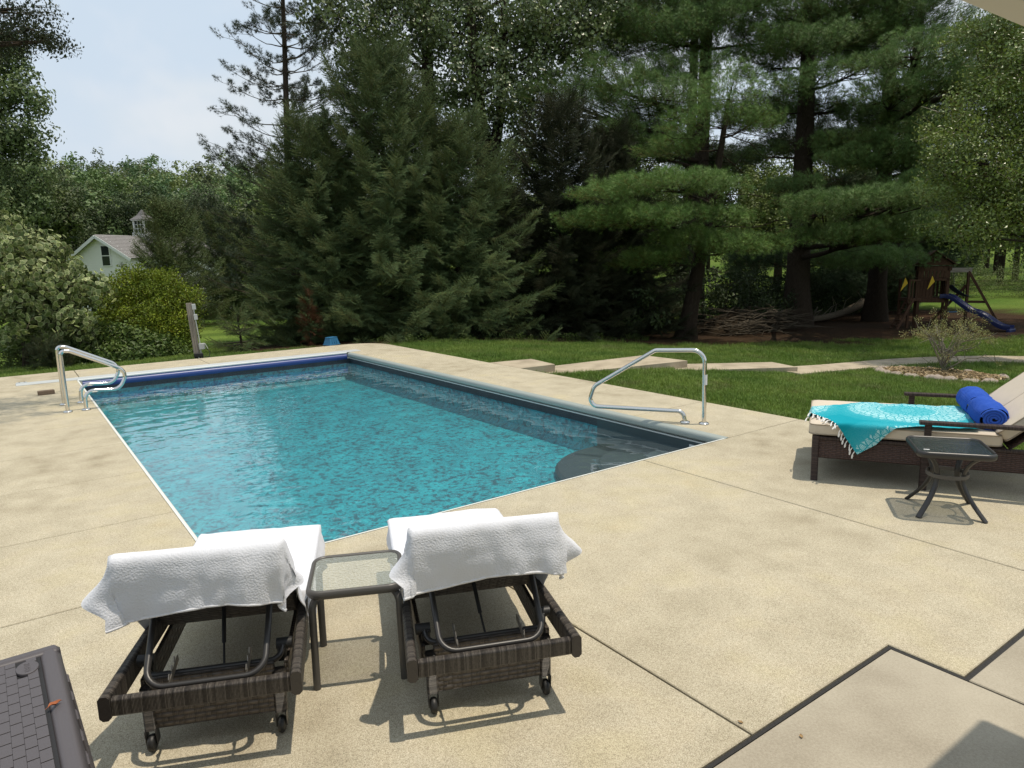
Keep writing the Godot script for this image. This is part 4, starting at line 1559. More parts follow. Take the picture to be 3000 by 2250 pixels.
func small_things():
	var b := MB.new()
	b.box(Vector3(0, 0.03, 0), Vector3(0.21, 0.06, 0.10), 0.006)
	var br := part("brick", b.mesh(), M.brick)
	br.position = Vector3(0.37, 0.0, -12.47)
	br.rotation.y = 0.06
	tag(br, "weathered brown brick lying on the deck behind the left grab rails", "brick")
	# blue plastic box with sloping sides
	var s := thing("blue_step_stool", "small blue plastic step stool at the far deck edge under the spruce", "step stool", Vector3(5.93, 0.0, -15.30), deg_to_rad(20))
	var m := MB.new()
	var lo := [Vector3(-0.15, 0, 0.11), Vector3(0.15, 0, 0.11), Vector3(0.15, 0, -0.11), Vector3(-0.15, 0, -0.11)]
	var hi := [Vector3(-0.105, 0.165, 0.075), Vector3(0.105, 0.165, 0.075), Vector3(0.105, 0.165, -0.075), Vector3(-0.105, 0.165, -0.075)]
	for k in 4:
		m.quad(lo[k], lo[(k + 1) % 4], hi[(k + 1) % 4], hi[k])
	m.quad(hi[0], hi[1], hi[2], hi[3])
	part("shell", m.mesh(), M.blue_plastic, s)
	part("top_tread", box_mesh(Vector3(0, 0.170, 0), Vector3(0.225, 0.014, 0.165), 0.005), M.blue_plastic, s)
	part("foot_rim", box_mesh(Vector3(0, 0.008, 0), Vector3(0.32, 0.014, 0.24), 0.005), M.blue_plastic, s)
	for k in 3:
		part("rib", box_mesh(Vector3(-0.06 + 0.06 * k, 0.085, 0.098), Vector3(0.012, 0.11, 0.012), 0.003, Basis(Vector3.RIGHT, -0.21)), M.blue_plastic, s)
	# a few leaves blown onto the concrete
	var k := 0
	for q in [[Vector3(2.24, 0.002, -1.33), "tan leaf scrap on the house patio near its black joint"], [Vector3(2.13, 0.002, -1.52), "tan leaf scrap on the deck beside the meeting of joint and crack"]]:
		var l := MB.new()
		var g := []
		for i in 6:
			var row := []
			for j in 3:
				row.append(Vector3((i / 5.0 - 0.5) * 0.022, 0.001 + 0.004 * absf(j - 1.0), (j - 1.0) * 0.007 * sin(PI * clampf(i / 5.0 + 0.05, 0, 1))))
			g.append(row)
		l.sheet(g, [], true)
		var o := part("fallen_leaf", l.mesh(), M.tan_leaf)
		o.position = q[0]
		o.rotation.y = 0.8 + k
		tag(o, q[1], "leaf")
		k += 1

# ---------- trees ----------
# foliage masses: centre, radius across, radius up
const W0 := [[Vector3(18.67, 7.03, -17.76), 1.86, 0.70], [Vector3(17.42, 7.65, -18.78), 1.51, 0.64], [Vector3(15.96, 6.89, -19.03), 1.25, 0.57], [Vector3(20.99, 9.55, -19.14), 2.51, 0.69], [Vector3(22.41, 10.25, -18.28), 1.88, 0.63], [Vector3(19.50, 9.85, -20.27), 1.63, 0.50], [Vector3(24.43, 9.64, -17.96), 1.43, 0.59], [Vector3(20.85, 8.24, -18.34), 1.48, 0.43], [Vector3(23.14, 11.97, -18.14), 2.76, 0.75], [Vector3(21.13, 11.74, -20.14), 2.56, 0.64], [Vector3(17.39, 5.87, -18.42), 1.28, 0.46], [Vector3(18.65, 5.40, -18.04), 1.42, 0.43]]
const W1 := [[Vector3(17.88, 6.23, -13.91), 0.95, 0.70], [Vector3(18.11, 6.81, -13.87), 0.45, 0.30], [Vector3(17.44, 5.64, -14.59), 0.86, 0.43], [Vector3(18.71, 5.55, -13.67), 0.71, 0.32], [Vector3(15.18, 3.66, -13.78), 1.59, 0.15], [Vector3(13.86, 3.41, -14.42), 0.88, 0.17], [Vector3(14.97, 2.80, -14.74), 1.95, 0.23], [Vector3(16.35, 3.51, -13.16), 0.76, 0.21], [Vector3(17.84, 1.96, -13.26), 1.26, 0.22], [Vector3(17.05, 2.25, -14.38), 1.02, 0.25], [Vector3(17.45, 4.98, -15.44), 0.95, 0.29], [Vector3(16.49, 1.63, -15.64), 1.38, 0.26], [Vector3(17.29, 2.80, -13.46), 0.69, 0.18]]
const W2 := [[Vector3(20.05, 3.08, -10.68), 2.06, 0.15], [Vector3(20.84, 3.16, -9.63), 0.75, 0.14], [Vector3(19.18, 2.81, -11.74), 0.78, 0.20], [Vector3(20.74, 2.21, -11.25), 1.71, 0.26], [Vector3(22.18, 2.54, -10.79), 0.92, 0.20], [Vector3(23.67, 7.76, -14.35), 0.64, 0.23], [Vector3(24.72, 7.87, -13.63), 1.04, 0.23], [Vector3(26.59, 9.53, -15.77), 1.92, 0.51], [Vector3(24.86, 10.17, -16.52), 1.76, 0.57], [Vector3(27.06, 10.78, -15.71), 2.56, 0.58], [Vector3(24.95, 8.72, -17.39), 1.04, 0.39], [Vector3(26.42, 7.04, -16.22), 1.58, 0.45], [Vector3(25.88, 12.21, -16.86), 2.94, 0.77], [Vector3(24.33, 5.39, -17.11), 0.78, 0.26], [Vector3(23.28, 4.08, -15.08), 0.85, 0.22], [Vector3(28.64, 12.72, -15.63), 2.61, 0.78], [Vector3(23.18, 7.31, -14.98), 1.12, 0.47], [Vector3(23.75, 8.80, -14.89), 1.29, 0.47], [Vector3(23.32, 8.97, -15.86), 1.20, 0.48], [Vector3(25.02, 5.49, -14.77), 1.11, 0.30]]
const W3 := [[Vector3(24.08, 7.63, -11.54), 1.59, 0.64], [Vector3(24.41, 6.82, -12.38), 1.33, 0.50], [Vector3(24.59, 6.88, -11.01), 0.96, 0.43], [Vector3(25.66, 5.02, -13.59), 1.81, 0.46], [Vector3(26.73, 5.70, -12.97), 1.57, 0.51], [Vector3(27.28, 6.62, -14.03), 1.38, 0.45], [Vector3(27.00, 4.74, -12.57), 1.33, 0.41], [Vector3(28.12, 10.07, -14.18), 1.88, 0.57], [Vector3(28.14, 9.12, -12.71), 1.33, 0.48], [Vector3(26.03, 3.93, -11.84), 1.39, 0.28], [Vector3(26.22, 1.44, -13.65), 1.76, 0.33], [Vector3(28.71, 11.54, -14.07), 2.51, 0.75], [Vector3(28.13, 5.89, -12.01), 0.97, 0.43]]
const DARK_BACKS := [[Vector3(26.64, 12.69, -23.28), 2.78, 1.08], [Vector3(30.12, 8.22, -21.08), 1.91, 0.80], [Vector3(32.18, 6.92, -20.57), 1.81, 0.66], [Vector3(33.17, 6.70, -18.57), 1.75, 0.64], [Vector3(35.94, 8.03, -16.89), 1.91, 0.96], [Vector3(32.12, 4.53, -18.85), 1.91, 0.64], [Vector3(34.59, 3.50, -16.87), 1.91, 0.80], [Vector3(34.97, 2.80, -15.19), 1.70, 0.77], [Vector3(25.49, 7.58, -24.24), 1.75, 0.80], [Vector3(27.64, 6.09, -22.38), 1.91, 0.64], [Vector3(36.86, 8.85, -15.16), 1.39, 0.93], [Vector3(34.54, 11.39, -18.62), 2.07, 0.80]]
const LOW_BACKS := [[Vector3(23.19, 1.47, -20.81), 1.30, 0.58], [Vector3(27.26, 1.50, -19.17), 1.20, 0.45], [Vector3(28.55, 0.86, -20.60), 0.80, 0.38], [Vector3(29.93, 1.41, -17.24), 1.65, 0.60], [Vector3(31.70, 0.91, -15.87), 1.65, 0.60], [Vector3(34.52, 1.13, -15.16), 1.24, 0.53], [Vector3(28.71, 0.29, -16.62), 1.16, 0.49], [Vector3(31.81, -0.13, -15.57), 1.05, 0.45], [Vector3(18.83, 0.44, -18.70), 1.13, 0.50], [Vector3(19.13, -0.02, -17.15), 0.72, 0.48], [Vector3(35.21, 2.22, -16.15), 1.91, 0.64]]
const COTTON := [[Vector3(10.77, 9.58, -23.94), 0.93, 1.04], [Vector3(10.18, 10.17, -24.49), 0.70, 0.70], [Vector3(11.74, 8.57, -24.28), 1.09, 0.85], [Vector3(12.67, 10.04, -23.31), 1.30, 1.07], [Vector3(12.61, 11.65, -24.32), 1.81, 0.97], [Vector3(13.59, 9.49, -21.91), 1.28, 1.04], [Vector3(13.98, 8.07, -20.70), 1.02, 0.68], [Vector3(15.19, 9.44, -20.76), 1.28, 0.93], [Vector3(14.41, 7.05, -20.17), 1.02, 0.57], [Vector3(16.17, 9.75, -20.13), 1.28, 0.81], [Vector3(17.29, 9.19, -19.83), 1.18, 0.83], [Vector3(15.58, 8.05, -20.18), 0.93, 0.58], [Vector3(17.51, 11.49, -20.80), 1.81, 0.97], [Vector3(15.09, 11.81, -22.59), 1.81, 0.97], [Vector3(13.99, 7.67, -22.48), 0.85, 0.60], [Vector3(13.31, 7.82, -24.24), 0.88, 0.75], [Vector3(13.78, 6.50, -21.12), 0.70, 0.46], [Vector3(15.04, 6.13, -19.53), 0.68, 0.45], [Vector3(13.02, 6.94, -24.88), 0.77, 0.58], [Vector3(18.56, 10.38, -19.81), 0.97, 0.72], [Vector3(14.57, 5.36, -19.69), 0.51, 0.32], [Vector3(14.24, 6.30, -23.25), 0.57, 0.50]]
const RIGHT_TREE := [[Vector3(18.24, 6.31, -7.31), 0.60, 0.34], [Vector3(18.10, 5.51, -6.61), 0.80, 0.58], [Vector3(17.28, 4.60, -7.00), 0.65, 0.43], [Vector3(18.54, 4.38, -6.67), 0.82, 0.60], [Vector3(16.26, 4.18, -7.01), 0.42, 0.28], [Vector3(15.74, 3.61, -7.00), 0.31, 0.17], [Vector3(16.57, 3.47, -6.63), 0.63, 0.35], [Vector3(17.86, 3.15, -6.27), 0.80, 0.58], [Vector3(16.14, 3.29, -7.02), 0.39, 0.20], [Vector3(17.04, 2.68, -6.75), 0.65, 0.33], [Vector3(17.56, 2.36, -6.27), 0.70, 0.34], [Vector3(16.08, 2.24, -6.72), 0.39, 0.20], [Vector3(16.58, 1.95, -6.38), 0.36, 0.16], [Vector3(19.84, 4.97, -6.50), 0.93, 1.24], [Vector3(19.59, 2.54, -6.15), 0.85, 1.08], [Vector3(18.62, 6.45, -7.07), 0.45, 0.37]]
const LEFT_TREE := [[Vector3(0.52, 8.58, -32.27), 1.09, 0.97], [Vector3(1.17, 9.04, -31.91), 0.97, 0.72], [Vector3(1.40, 7.72, -31.46), 1.09, 0.85], [Vector3(0.37, 6.56, -31.94), 1.33, 1.09], [Vector3(1.32, 6.29, -31.21), 1.03, 0.85], [Vector3(1.47, 5.09, -30.84), 0.91, 0.72], [Vector3(0.27, 4.95, -32.29), 1.36, 0.99], [Vector3(0.76, 4.16, -31.14), 1.21, 0.72], [Vector3(1.43, 4.01, -30.64), 0.66, 0.54], [Vector3(-0.38, 8.01, -34.04), 1.26, 1.88], [Vector3(-0.04, 10.73, -34.39), 1.51, 1.51], [Vector3(1.34, 9.63, -31.92), 0.60, 0.48], [Vector3(0.36, 3.27, -32.48), 1.00, 0.63]]
const CORNER_BRANCH := [[Vector3(0.84, 6.58, -16.65), 0.44, 0.18], [Vector3(0.45, 6.31, -16.87), 0.44, 0.25], [Vector3(0.94, 6.14, -16.49), 0.47, 0.14], [Vector3(1.22, 5.95, -16.24), 0.25, 0.09], [Vector3(0.60, 5.94, -16.68), 0.31, 0.13]]
const MAPLE := [[Vector3(1.42, 5.97, -42.29), 1.48, 1.15], [Vector3(2.30, 4.87, -40.18), 1.12, 0.96], [Vector3(2.84, 4.06, -39.61), 0.80, 0.80], [Vector3(1.66, 3.94, -40.43), 1.28, 0.80], [Vector3(0.70, 4.60, -41.26), 1.28, 1.28]]
const REDBUD := [[Vector3(0.50, 2.39, -19.73), 0.43, 0.37], [Vector3(0.80, 2.15, -19.34), 0.46, 0.34], [Vector3(1.30, 1.62, -18.60), 0.42, 0.34], [Vector3(0.57, 1.63, -18.88), 0.54, 0.36], [Vector3(1.03, 1.32, -18.62), 0.48, 0.36], [Vector3(1.59, 1.37, -18.23), 0.30, 0.30], [Vector3(0.20, 1.04, -19.15), 0.42, 0.30], [Vector3(0.65, 0.81, -18.65), 0.48, 0.27], [Vector3(1.32, 0.79, -18.17), 0.36, 0.30], [Vector3(-0.21, 1.80, -20.10), 0.56, 0.56], [Vector3(0.31, 2.87, -20.21), 0.31, 0.22], [Vector3(1.25, 0.37, -17.88), 0.14, 0.12], [Vector3(-0.07, 0.40, -18.95), 0.15, 0.15]]
const YELLOW_SHRUB := [[Vector3(2.82, 1.27, -20.32), 0.61, 0.39], [Vector3(2.39, 0.87, -20.29), 0.60, 0.47], [Vector3(3.14, 1.01, -20.04), 0.65, 0.48], [Vector3(3.59, 0.65, -19.64), 0.43, 0.43], [Vector3(2.79, 0.44, -19.66), 0.94, 0.47], [Vector3(3.35, 0.16, -19.45), 0.52, 0.39], [Vector3(2.25, 0.36, -20.28), 0.52, 0.43], [Vector3(3.92, 0.98, -19.48), 0.22, 0.17], [Vector3(3.37, 1.42, -20.21), 0.35, 0.18]]
const HYDRANGEA := [[Vector3(1.26, 0.11, -19.19), 0.40, 0.32], [Vector3(1.79, 0.16, -18.94), 0.48, 0.32], [Vector3(2.30, 0.07, -18.56), 0.48, 0.32], [Vector3(2.75, -0.12, -18.33), 0.44, 0.28], [Vector3(3.16, -0.31, -18.24), 0.24, 0.23], [Vector3(1.97, -0.16, -18.37), 0.86, 0.23], [Vector3(1.33, -0.18, -18.82), 0.39, 0.23]]
const LEFT_SHRUB := [[Vector3(0.24, 0.08, -20.66), 0.37, 0.41], [Vector3(0.59, 0.23, -20.44), 0.41, 0.41], [Vector3(0.32, -0.30, -20.27), 0.41, 0.28]]
const HEMLOCK1 := [[Vector3(6.87, 4.09, -36.75), 0.64, 0.64]]

var sprays := {}

func jit(k: float) -> Vector3:
	return Vector3(rf(-k, k), rf(-k, k), rf(-k, k))

func facing(dir: Vector3, roll := 0.0) -> Basis:
	var y := dir.normalized()
	var x := y.cross(Vector3.UP if absf(y.y) < 0.95 else Vector3.RIGHT).normalized()
	var b := Basis(x, y, x.cross(y))
	return b * Basis(Vector3.UP, roll)

# a folded leaf blade from p along d; n is its upper side
func leaf(m: MB, p: Vector3, d: Vector3, n: Vector3, l: float, w: float, fold := 0.2):
	var s := d.cross(n).normalized()
	var mid := p + d * l * 0.45
	var a := mid + s * w * 0.5 + n * w * fold
	var b := mid - s * w * 0.5 + n * w * fold
	var tip := p + d * l - n * l * 0.08
	m.tri(p, a, tip)
	m.tri(p, tip, b)

func leaf_spray(sd: int, count: int, twig: float, l: float, w: float, spread: float, fold := 0.2, hang := 0.0) -> ArrayMesh:
	var r := RandomNumberGenerator.new()
	r.seed = sd
	var m := MB.new()
	m.col = Color(0.8, 0.55, 0.4)
	m.tube([Vector3.ZERO, Vector3(0, twig * 0.5, 0.01), Vector3(0, twig, 0)], [0.005, 0.0035, 0.002], 4, false)
	for i in count:
		var f := (i + 0.5) / count
		var a := i * 2.4 + r.randf_range(-0.4, 0.4)
		var at := Vector3(0, twig * (0.12 + 0.88 * f), 0)
		var out := Vector3(cos(a), 0.0, sin(a))
		var p := at + out * spread * r.randf_range(0.2, 1.0)
		var d := (out + Vector3(0, 0.5 - hang, 0) + Vector3(r.randf_range(-0.5, 0.5), r.randf_range(-0.5, 0.5), r.randf_range(-0.5, 0.5))).normalized()
		var n := (Vector3(r.randf_range(-0.7, 0.7), r.randf_range(-0.7, 0.7), r.randf_range(-0.7, 0.7)) + Vector3(0, 0.6, 0) - d * 0.2)
		n = (n - d * n.dot(d)).normalized()
		var k := r.randf_range(0.72, 1.25)
		m.col = Color(k, k * r.randf_range(0.95, 1.05), k * 0.9)
		var s := r.randf_range(0.75, 1.15)
		leaf(m, p, d, n, l * s, w * s, fold)
	return m.mesh()

func needle(m: MB, p: Vector3, d: Vector3, l: float, w: float):
	var s := d.cross(Vector3(0.31, 0.93, 0.17)).normalized() * w * 0.5
	m.tri(p - s, p + s, p + d * l)

# long soft needles in tufts at the ends of a branched twig
func pine_spray(sd: int, tufts: int, needles: int, nl: float, nw: float, twig: float, wide: float) -> ArrayMesh:
	var r := RandomNumberGenerator.new()
	r.seed = sd
	var m := MB.new()
	m.col = Color(0.9, 0.6, 0.5)
	m.tube([Vector3.ZERO, Vector3(0, twig, 0)], [0.006, 0.003], 4, false)
	for t in tufts:
		var f := (t + 1.0) / tufts
		var a := t * 2.4
		var e := Vector3(cos(a) * wide * (1.15 - f), twig * (0.35 + 0.65 * f), sin(a) * wide * (1.15 - f) * 0.7)
		var ax := (e - Vector3(0, twig * (0.1 + 0.55 * f), 0)).normalized()
		if t < tufts - 1:
			m.col = Color(0.9, 0.6, 0.5)
			m.tube([Vector3(0, twig * (0.1 + 0.55 * f), 0), e], [0.004, 0.002], 3, false)
		for i in needles:
			var b := i * 2.4 + r.randf() * 0.5
			var side := ax.cross(Vector3(0.2, 0.4, 0.9)).normalized()
			var oth := ax.cross(side)
			var d := (ax * r.randf_range(0.25, 1.1) + (side * cos(b) + oth * sin(b)) * 0.75).normalized()
			var k := r.randf_range(0.75, 1.25)
			m.col = Color(k, k, k)
			needle(m, e - ax * r.randf_range(0.0, 0.05), d, nl * r.randf_range(0.8, 1.15), nw)
	return m.mesh()

# short stiff needles all round finger-like shoots
func spruce_spray(sd: int, shoots: int, nl: float, nw: float, twig: float, step: float) -> ArrayMesh:
	var r := RandomNumberGenerator.new()
	r.seed = sd
	var m := MB.new()
	for sft in shoots + 1:
		var p0 := Vector3.ZERO
		var d := Vector3.UP
		var l := twig
		if sft > 0:
			var f := float(sft) / (shoots + 1)
			var sg := 1.0 if sft % 2 == 0 else -1.0
			p0 = Vector3(0, twig * (0.05 + 0.75 * f), 0)
			d = Vector3(sg * 0.85, 0.75, r.randf_range(-0.35, 0.15)).normalized()
			l = twig * (0.62 - 0.34 * f) * r.randf_range(0.8, 1.15)
		m.col = Color(0.9, 0.62, 0.45)
		m.tube([p0, p0 + d * l], [0.005, 0.003], 3, false)
		var k := 0
		var s := 0.02
		var side := d.cross(Vector3(0.2, 0.3, 0.9)).normalized()
		var oth := d.cross(side)
		while s < l:
			var b := k * 2.4
			var tipness := smoothstep(0.55, 1.0, s / l)
			var c := r.randf_range(0.8, 1.15) * (0.70 + 0.95 * tipness)
			m.col = Color(c, c * (1.0 + 0.10 * tipness), c * (1.0 - 0.05 * tipness))
			var dd := (d * 0.75 + (side * cos(b) + oth * sin(b)) * 0.7).normalized()
			needle(m, p0 + d * s, dd, nl * r.randf_range(0.85, 1.1) * (1.0 - 0.3 * tipness), nw)
			s += step
			k += 1
		m.col = Color(1.5, 1.6, 1.3)
		needle(m, p0 + d * (l - 0.01), d, nl, nw * 1.5)
	return m.mesh()

# loose ball of leaf blades for trees too far to show single twigs
func leaf_ball(sd: int, count: int, l: float, w: float, r0: float) -> ArrayMesh:
	var r := RandomNumberGenerator.new()
	r.seed = sd
	var m := MB.new()
	for i in count:
		var d := Vector3(r.randfn(), r.randfn(), r.randfn()).normalized()
		var p := d * r0 * pow(r.randf(), 0.5) * Vector3(1, 0.75, 1)
		var n := (d + Vector3(0, 0.7, 0) + Vector3(r.randf_range(-0.6, 0.6), r.randf_range(-0.6, 0.6), r.randf_range(-0.6, 0.6))).normalized()
		var t := n.cross(Vector3(r.randfn(), r.randfn(), r.randfn())).normalized()
		var k := r.randf_range(0.65, 1.3)
		m.col = Color(k, k, k * 0.92)
		leaf(m, p, t, n, l * r.randf_range(0.7, 1.3), w * r.randf_range(0.7, 1.3), 0.15)
	return m.mesh()

func tint(a: Color, b: Color, spread := 0.18) -> Color:
	var t := rng.randf()
	var k := rf(1.0 - spread, 1.0 + spread)
	var c := a.lerp(b, t)
	return Color(c.r * k, c.g * k, c.b * k)

func make_sprays():
	sprays.pine = [pine_spray(1, 8, 20, 0.115, 0.0050, 0.40, 0.17), pine_spray(2, 9, 18, 0.105, 0.0050, 0.44, 0.20)]
	sprays.red_pine = [pine_spray(3, 7, 26, 0.13, 0.0065, 0.42, 0.15)]
	sprays.spruce = [spruce_spray(4, 9, 0.032, 0.0068, 0.46, 0.0075), spruce_spray(5, 8, 0.030, 0.0068, 0.42, 0.0075)]
	sprays.hemlock = [spruce_spray(6, 9, 0.045, 0.012, 0.60, 0.016), leaf_spray(16, 26, 0.6, 0.09, 0.03, 0.16, 0.05, 0.4)]
	sprays.cotton = [leaf_spray(7, 15, 0.42, 0.125, 0.11, 0.17, 0.12, 0.7), leaf_spray(8, 13, 0.36, 0.115, 0.105, 0.19, 0.12, 0.7)]
	sprays.elm = [leaf_spray(9, 20, 0.40, 0.072, 0.042, 0.12, 0.2, 0.3), leaf_spray(10, 18, 0.44, 0.066, 0.040, 0.13, 0.2, 0.3)]
	sprays.small = [leaf_spray(11, 18, 0.24, 0.052, 0.030, 0.08, 0.25, 0.0), leaf_spray(12, 16, 0.22, 0.048, 0.028, 0.09, 0.25, 0.0)]
	sprays.broad = [leaf_spray(13, 12, 0.22, 0.105, 0.070, 0.10, 0.15, 0.35), leaf_spray(14, 11, 0.20, 0.10, 0.065, 0.11, 0.15, 0.35)]
	sprays.locust = [leaf_spray(15, 30, 0.55, 0.065, 0.035, 0.17, 0.1, 0.3), leaf_spray(17, 28, 0.5, 0.065, 0.035, 0.19, 0.1, 0.3)]
	sprays.far = [leaf_ball(18, 30, 0.42, 0.30, 0.95), leaf_ball(19, 28, 0.38, 0.28, 0.9), leaf_ball(20, 34, 0.34, 0.24, 0.95)]
	sprays.mid = [leaf_ball(23, 34, 0.17, 0.12, 0.45), leaf_ball(24, 32, 0.16, 0.11, 0.45)]

# a tapering trunk with some sway, widened at the foot
func trunk_path(base: Vector3, top: Vector3, sway: float, n := 12) -> Array:
	var out := []
	var ph := rf(0, TAU)
	for i in n + 1:
		var f := float(i) / n
		out.append(base.lerp(top, f) + Vector3(sin(f * 4.0 + ph), 0, cos(f * 3.3 + ph)) * sway * f * (1.0 - 0.6 * f))
	return out

func trunk_radii(r0: float, r1: float, n := 12) -> Array:
	var out := []
	for i in n + 1:
		var f := float(i) / n
		out.append(lerpf(r0, r1, pow(f, 0.85)) * (1.0 + 0.45 * exp(-f * 22.0)))
	return out

func on_path(path: Array, y: float) -> Vector3:
	for i in path.size() - 1:
		if path[i + 1].y >= y:
			return path[i].lerp(path[i + 1], clampf((y - path[i].y) / maxf(0.001, path[i + 1].y - path[i].y), 0.0, 1.0))
	return path[-1]

# trunk, limbs reaching into every mass of the crown, and sprays of leaves or needles filling those masses
func clump_tree(t: Node3D, path: Array, radii: Array, masses: Array, o: Dictionary):
	var tr := MB.new()
	tr.tube(path, radii, 12)
	part("trunk", tr.mesh(), o.get("bark", M.bark), t)
	var br := MB.new()
	var kinds: Array = o.sprays
	var where := []
	var tints := []
	for k in kinds: where.append([]); tints.append([])
	var flat: bool = o.get("flat", false)
	for c in masses:
		var ce: Vector3 = c[0]
		var rx: float = c[1]
		var ry: float = c[2]
		var reach := Vector2(ce.x, ce.z).distance_to(Vector2(path[0].x, path[0].z))
		var st := on_path(path, ce.y - o.get("rise", 0.35) * reach)
		if o.has("limbs_from"): st = on_path(path, maxf(st.y, path[0].y + o.limbs_from))
		var outd := (ce - st)
		outd.y = 0
		outd = outd.normalized()
		var mid := st.lerp(ce, 0.5) + Vector3(0, -0.06 * reach if flat else 0.08 * reach, 0) + jit(0.10 * minf(reach, 3.0))
		var lr: float = o.get("limb", 0.045) * clampf(0.5 + reach * 0.2, 0.5, 1.6)
		var limb := []
		for i in 9:
			var f := i / 8.0
			limb.append(st.lerp(mid, f).lerp(mid.lerp(ce, f), f) + jit(0.015))
		br.tube(limb, [lr, lr * 0.9, lr * 0.82, lr * 0.74, lr * 0.66, lr * 0.58, lr * 0.5, lr * 0.42, lr * 0.34], 6, false)
		var n := int(o.dens * (PI * rx * rx if flat else (rx * rx * 2.0 + rx * ry * 4.0)))
		var loose: float = o.get("loose", 0.5)
		for i in n:
			var p: Vector3
			var d: Vector3
			if flat:
				var a := rf(0, TAU)
				var rr := sqrt(rng.randf())
				rr *= 1.0 + 0.18 * sin(a * 5.0 + ce.x * 7.0) + 0.12 * sin(a * 11.0 + ce.z * 5.0)
				p = ce + Vector3(cos(a) * rx * rr, ry * (rf(-1.0, 0.75) * (1.0 - 0.5 * rr * rr) + 0.25 * sin(a * 3.0 + ce.y * 9.0)), sin(a) * rx * rr)
				d = Vector3(cos(a), 0, sin(a)) * 0.55 * rr + outd * 0.7 + Vector3(0, o.get("lift", 0.3), 0) + jit(loose)
			else:
				var q := Vector3(rng.randfn(), rng.randfn(), rng.randfn()).normalized()
				var rr := pow(rng.randf(), 0.42)
				rr *= 1.0 + 0.22 * sin(q.x * 6.0 + ce.x * 3.0) * sin(q.y * 5.0 + ce.z) + 0.1 * sin(q.z * 12.0)
				p = ce + q * Vector3(rx, ry, rx) * rr
				d = q * 0.8 + Vector3(0, o.get("lift", 0.1), 0) + jit(loose)
			var s: float = rf(o.size[0], o.size[1])
			var k := rng.randi() % kinds.size()
			where[k].append(Transform3D(facing(d, rf(0, TAU)) * Basis.from_scale(Vector3.ONE * s), p))
			tints[k].append(tint(o.tints[0], o.tints[1], o.get("vary", 0.2)))
			if i % o.get("twig_every", 9) == 0:
				var a0: Vector3 = limb[rng.randi_range(4, 8)]
				var m2 := a0.lerp(p, 0.55) + jit(0.06)
				br.tube([a0, m2, p], [lr * 0.32, lr * 0.2, 0.004], 4, false)
	if o.has("dead"):
		for i in o.dead:
			var y: float = path[0].y + rf(o.dead_from, o.dead_to)
			var a := rf(0, TAU)
			var st := on_path(path, y)
			var l := rf(0.8, 3.4)
			var d := Vector3(cos(a), rf(-0.28, 0.12), sin(a))
			var p := [st, st + d * l * 0.4 + jit(0.06), st + d * l * 0.75 + Vector3(0, -0.05 * l, 0) + jit(0.1), st + d * l + Vector3(0, rf(-0.1, 0.1) * l, 0) + jit(0.1)]
			br.tube(p, [0.020, 0.014, 0.009, 0.004], 5, false)
			for j in rng.randi_range(1, 4):
				var b: Vector3 = p[1].lerp(p[3], rng.randf())
				br.tube([b, b + (d * 0.5 + jit(0.6)) * 0.7], [0.007, 0.003], 4, false)
	part("limbs", br.mesh(), o.get("limb_bark", o.get("bark", M.bark)), t)
	for k in kinds.size():
		copies(o.get("called", "foliage"), kinds[k], o.mat, where[k], tints[k], t)

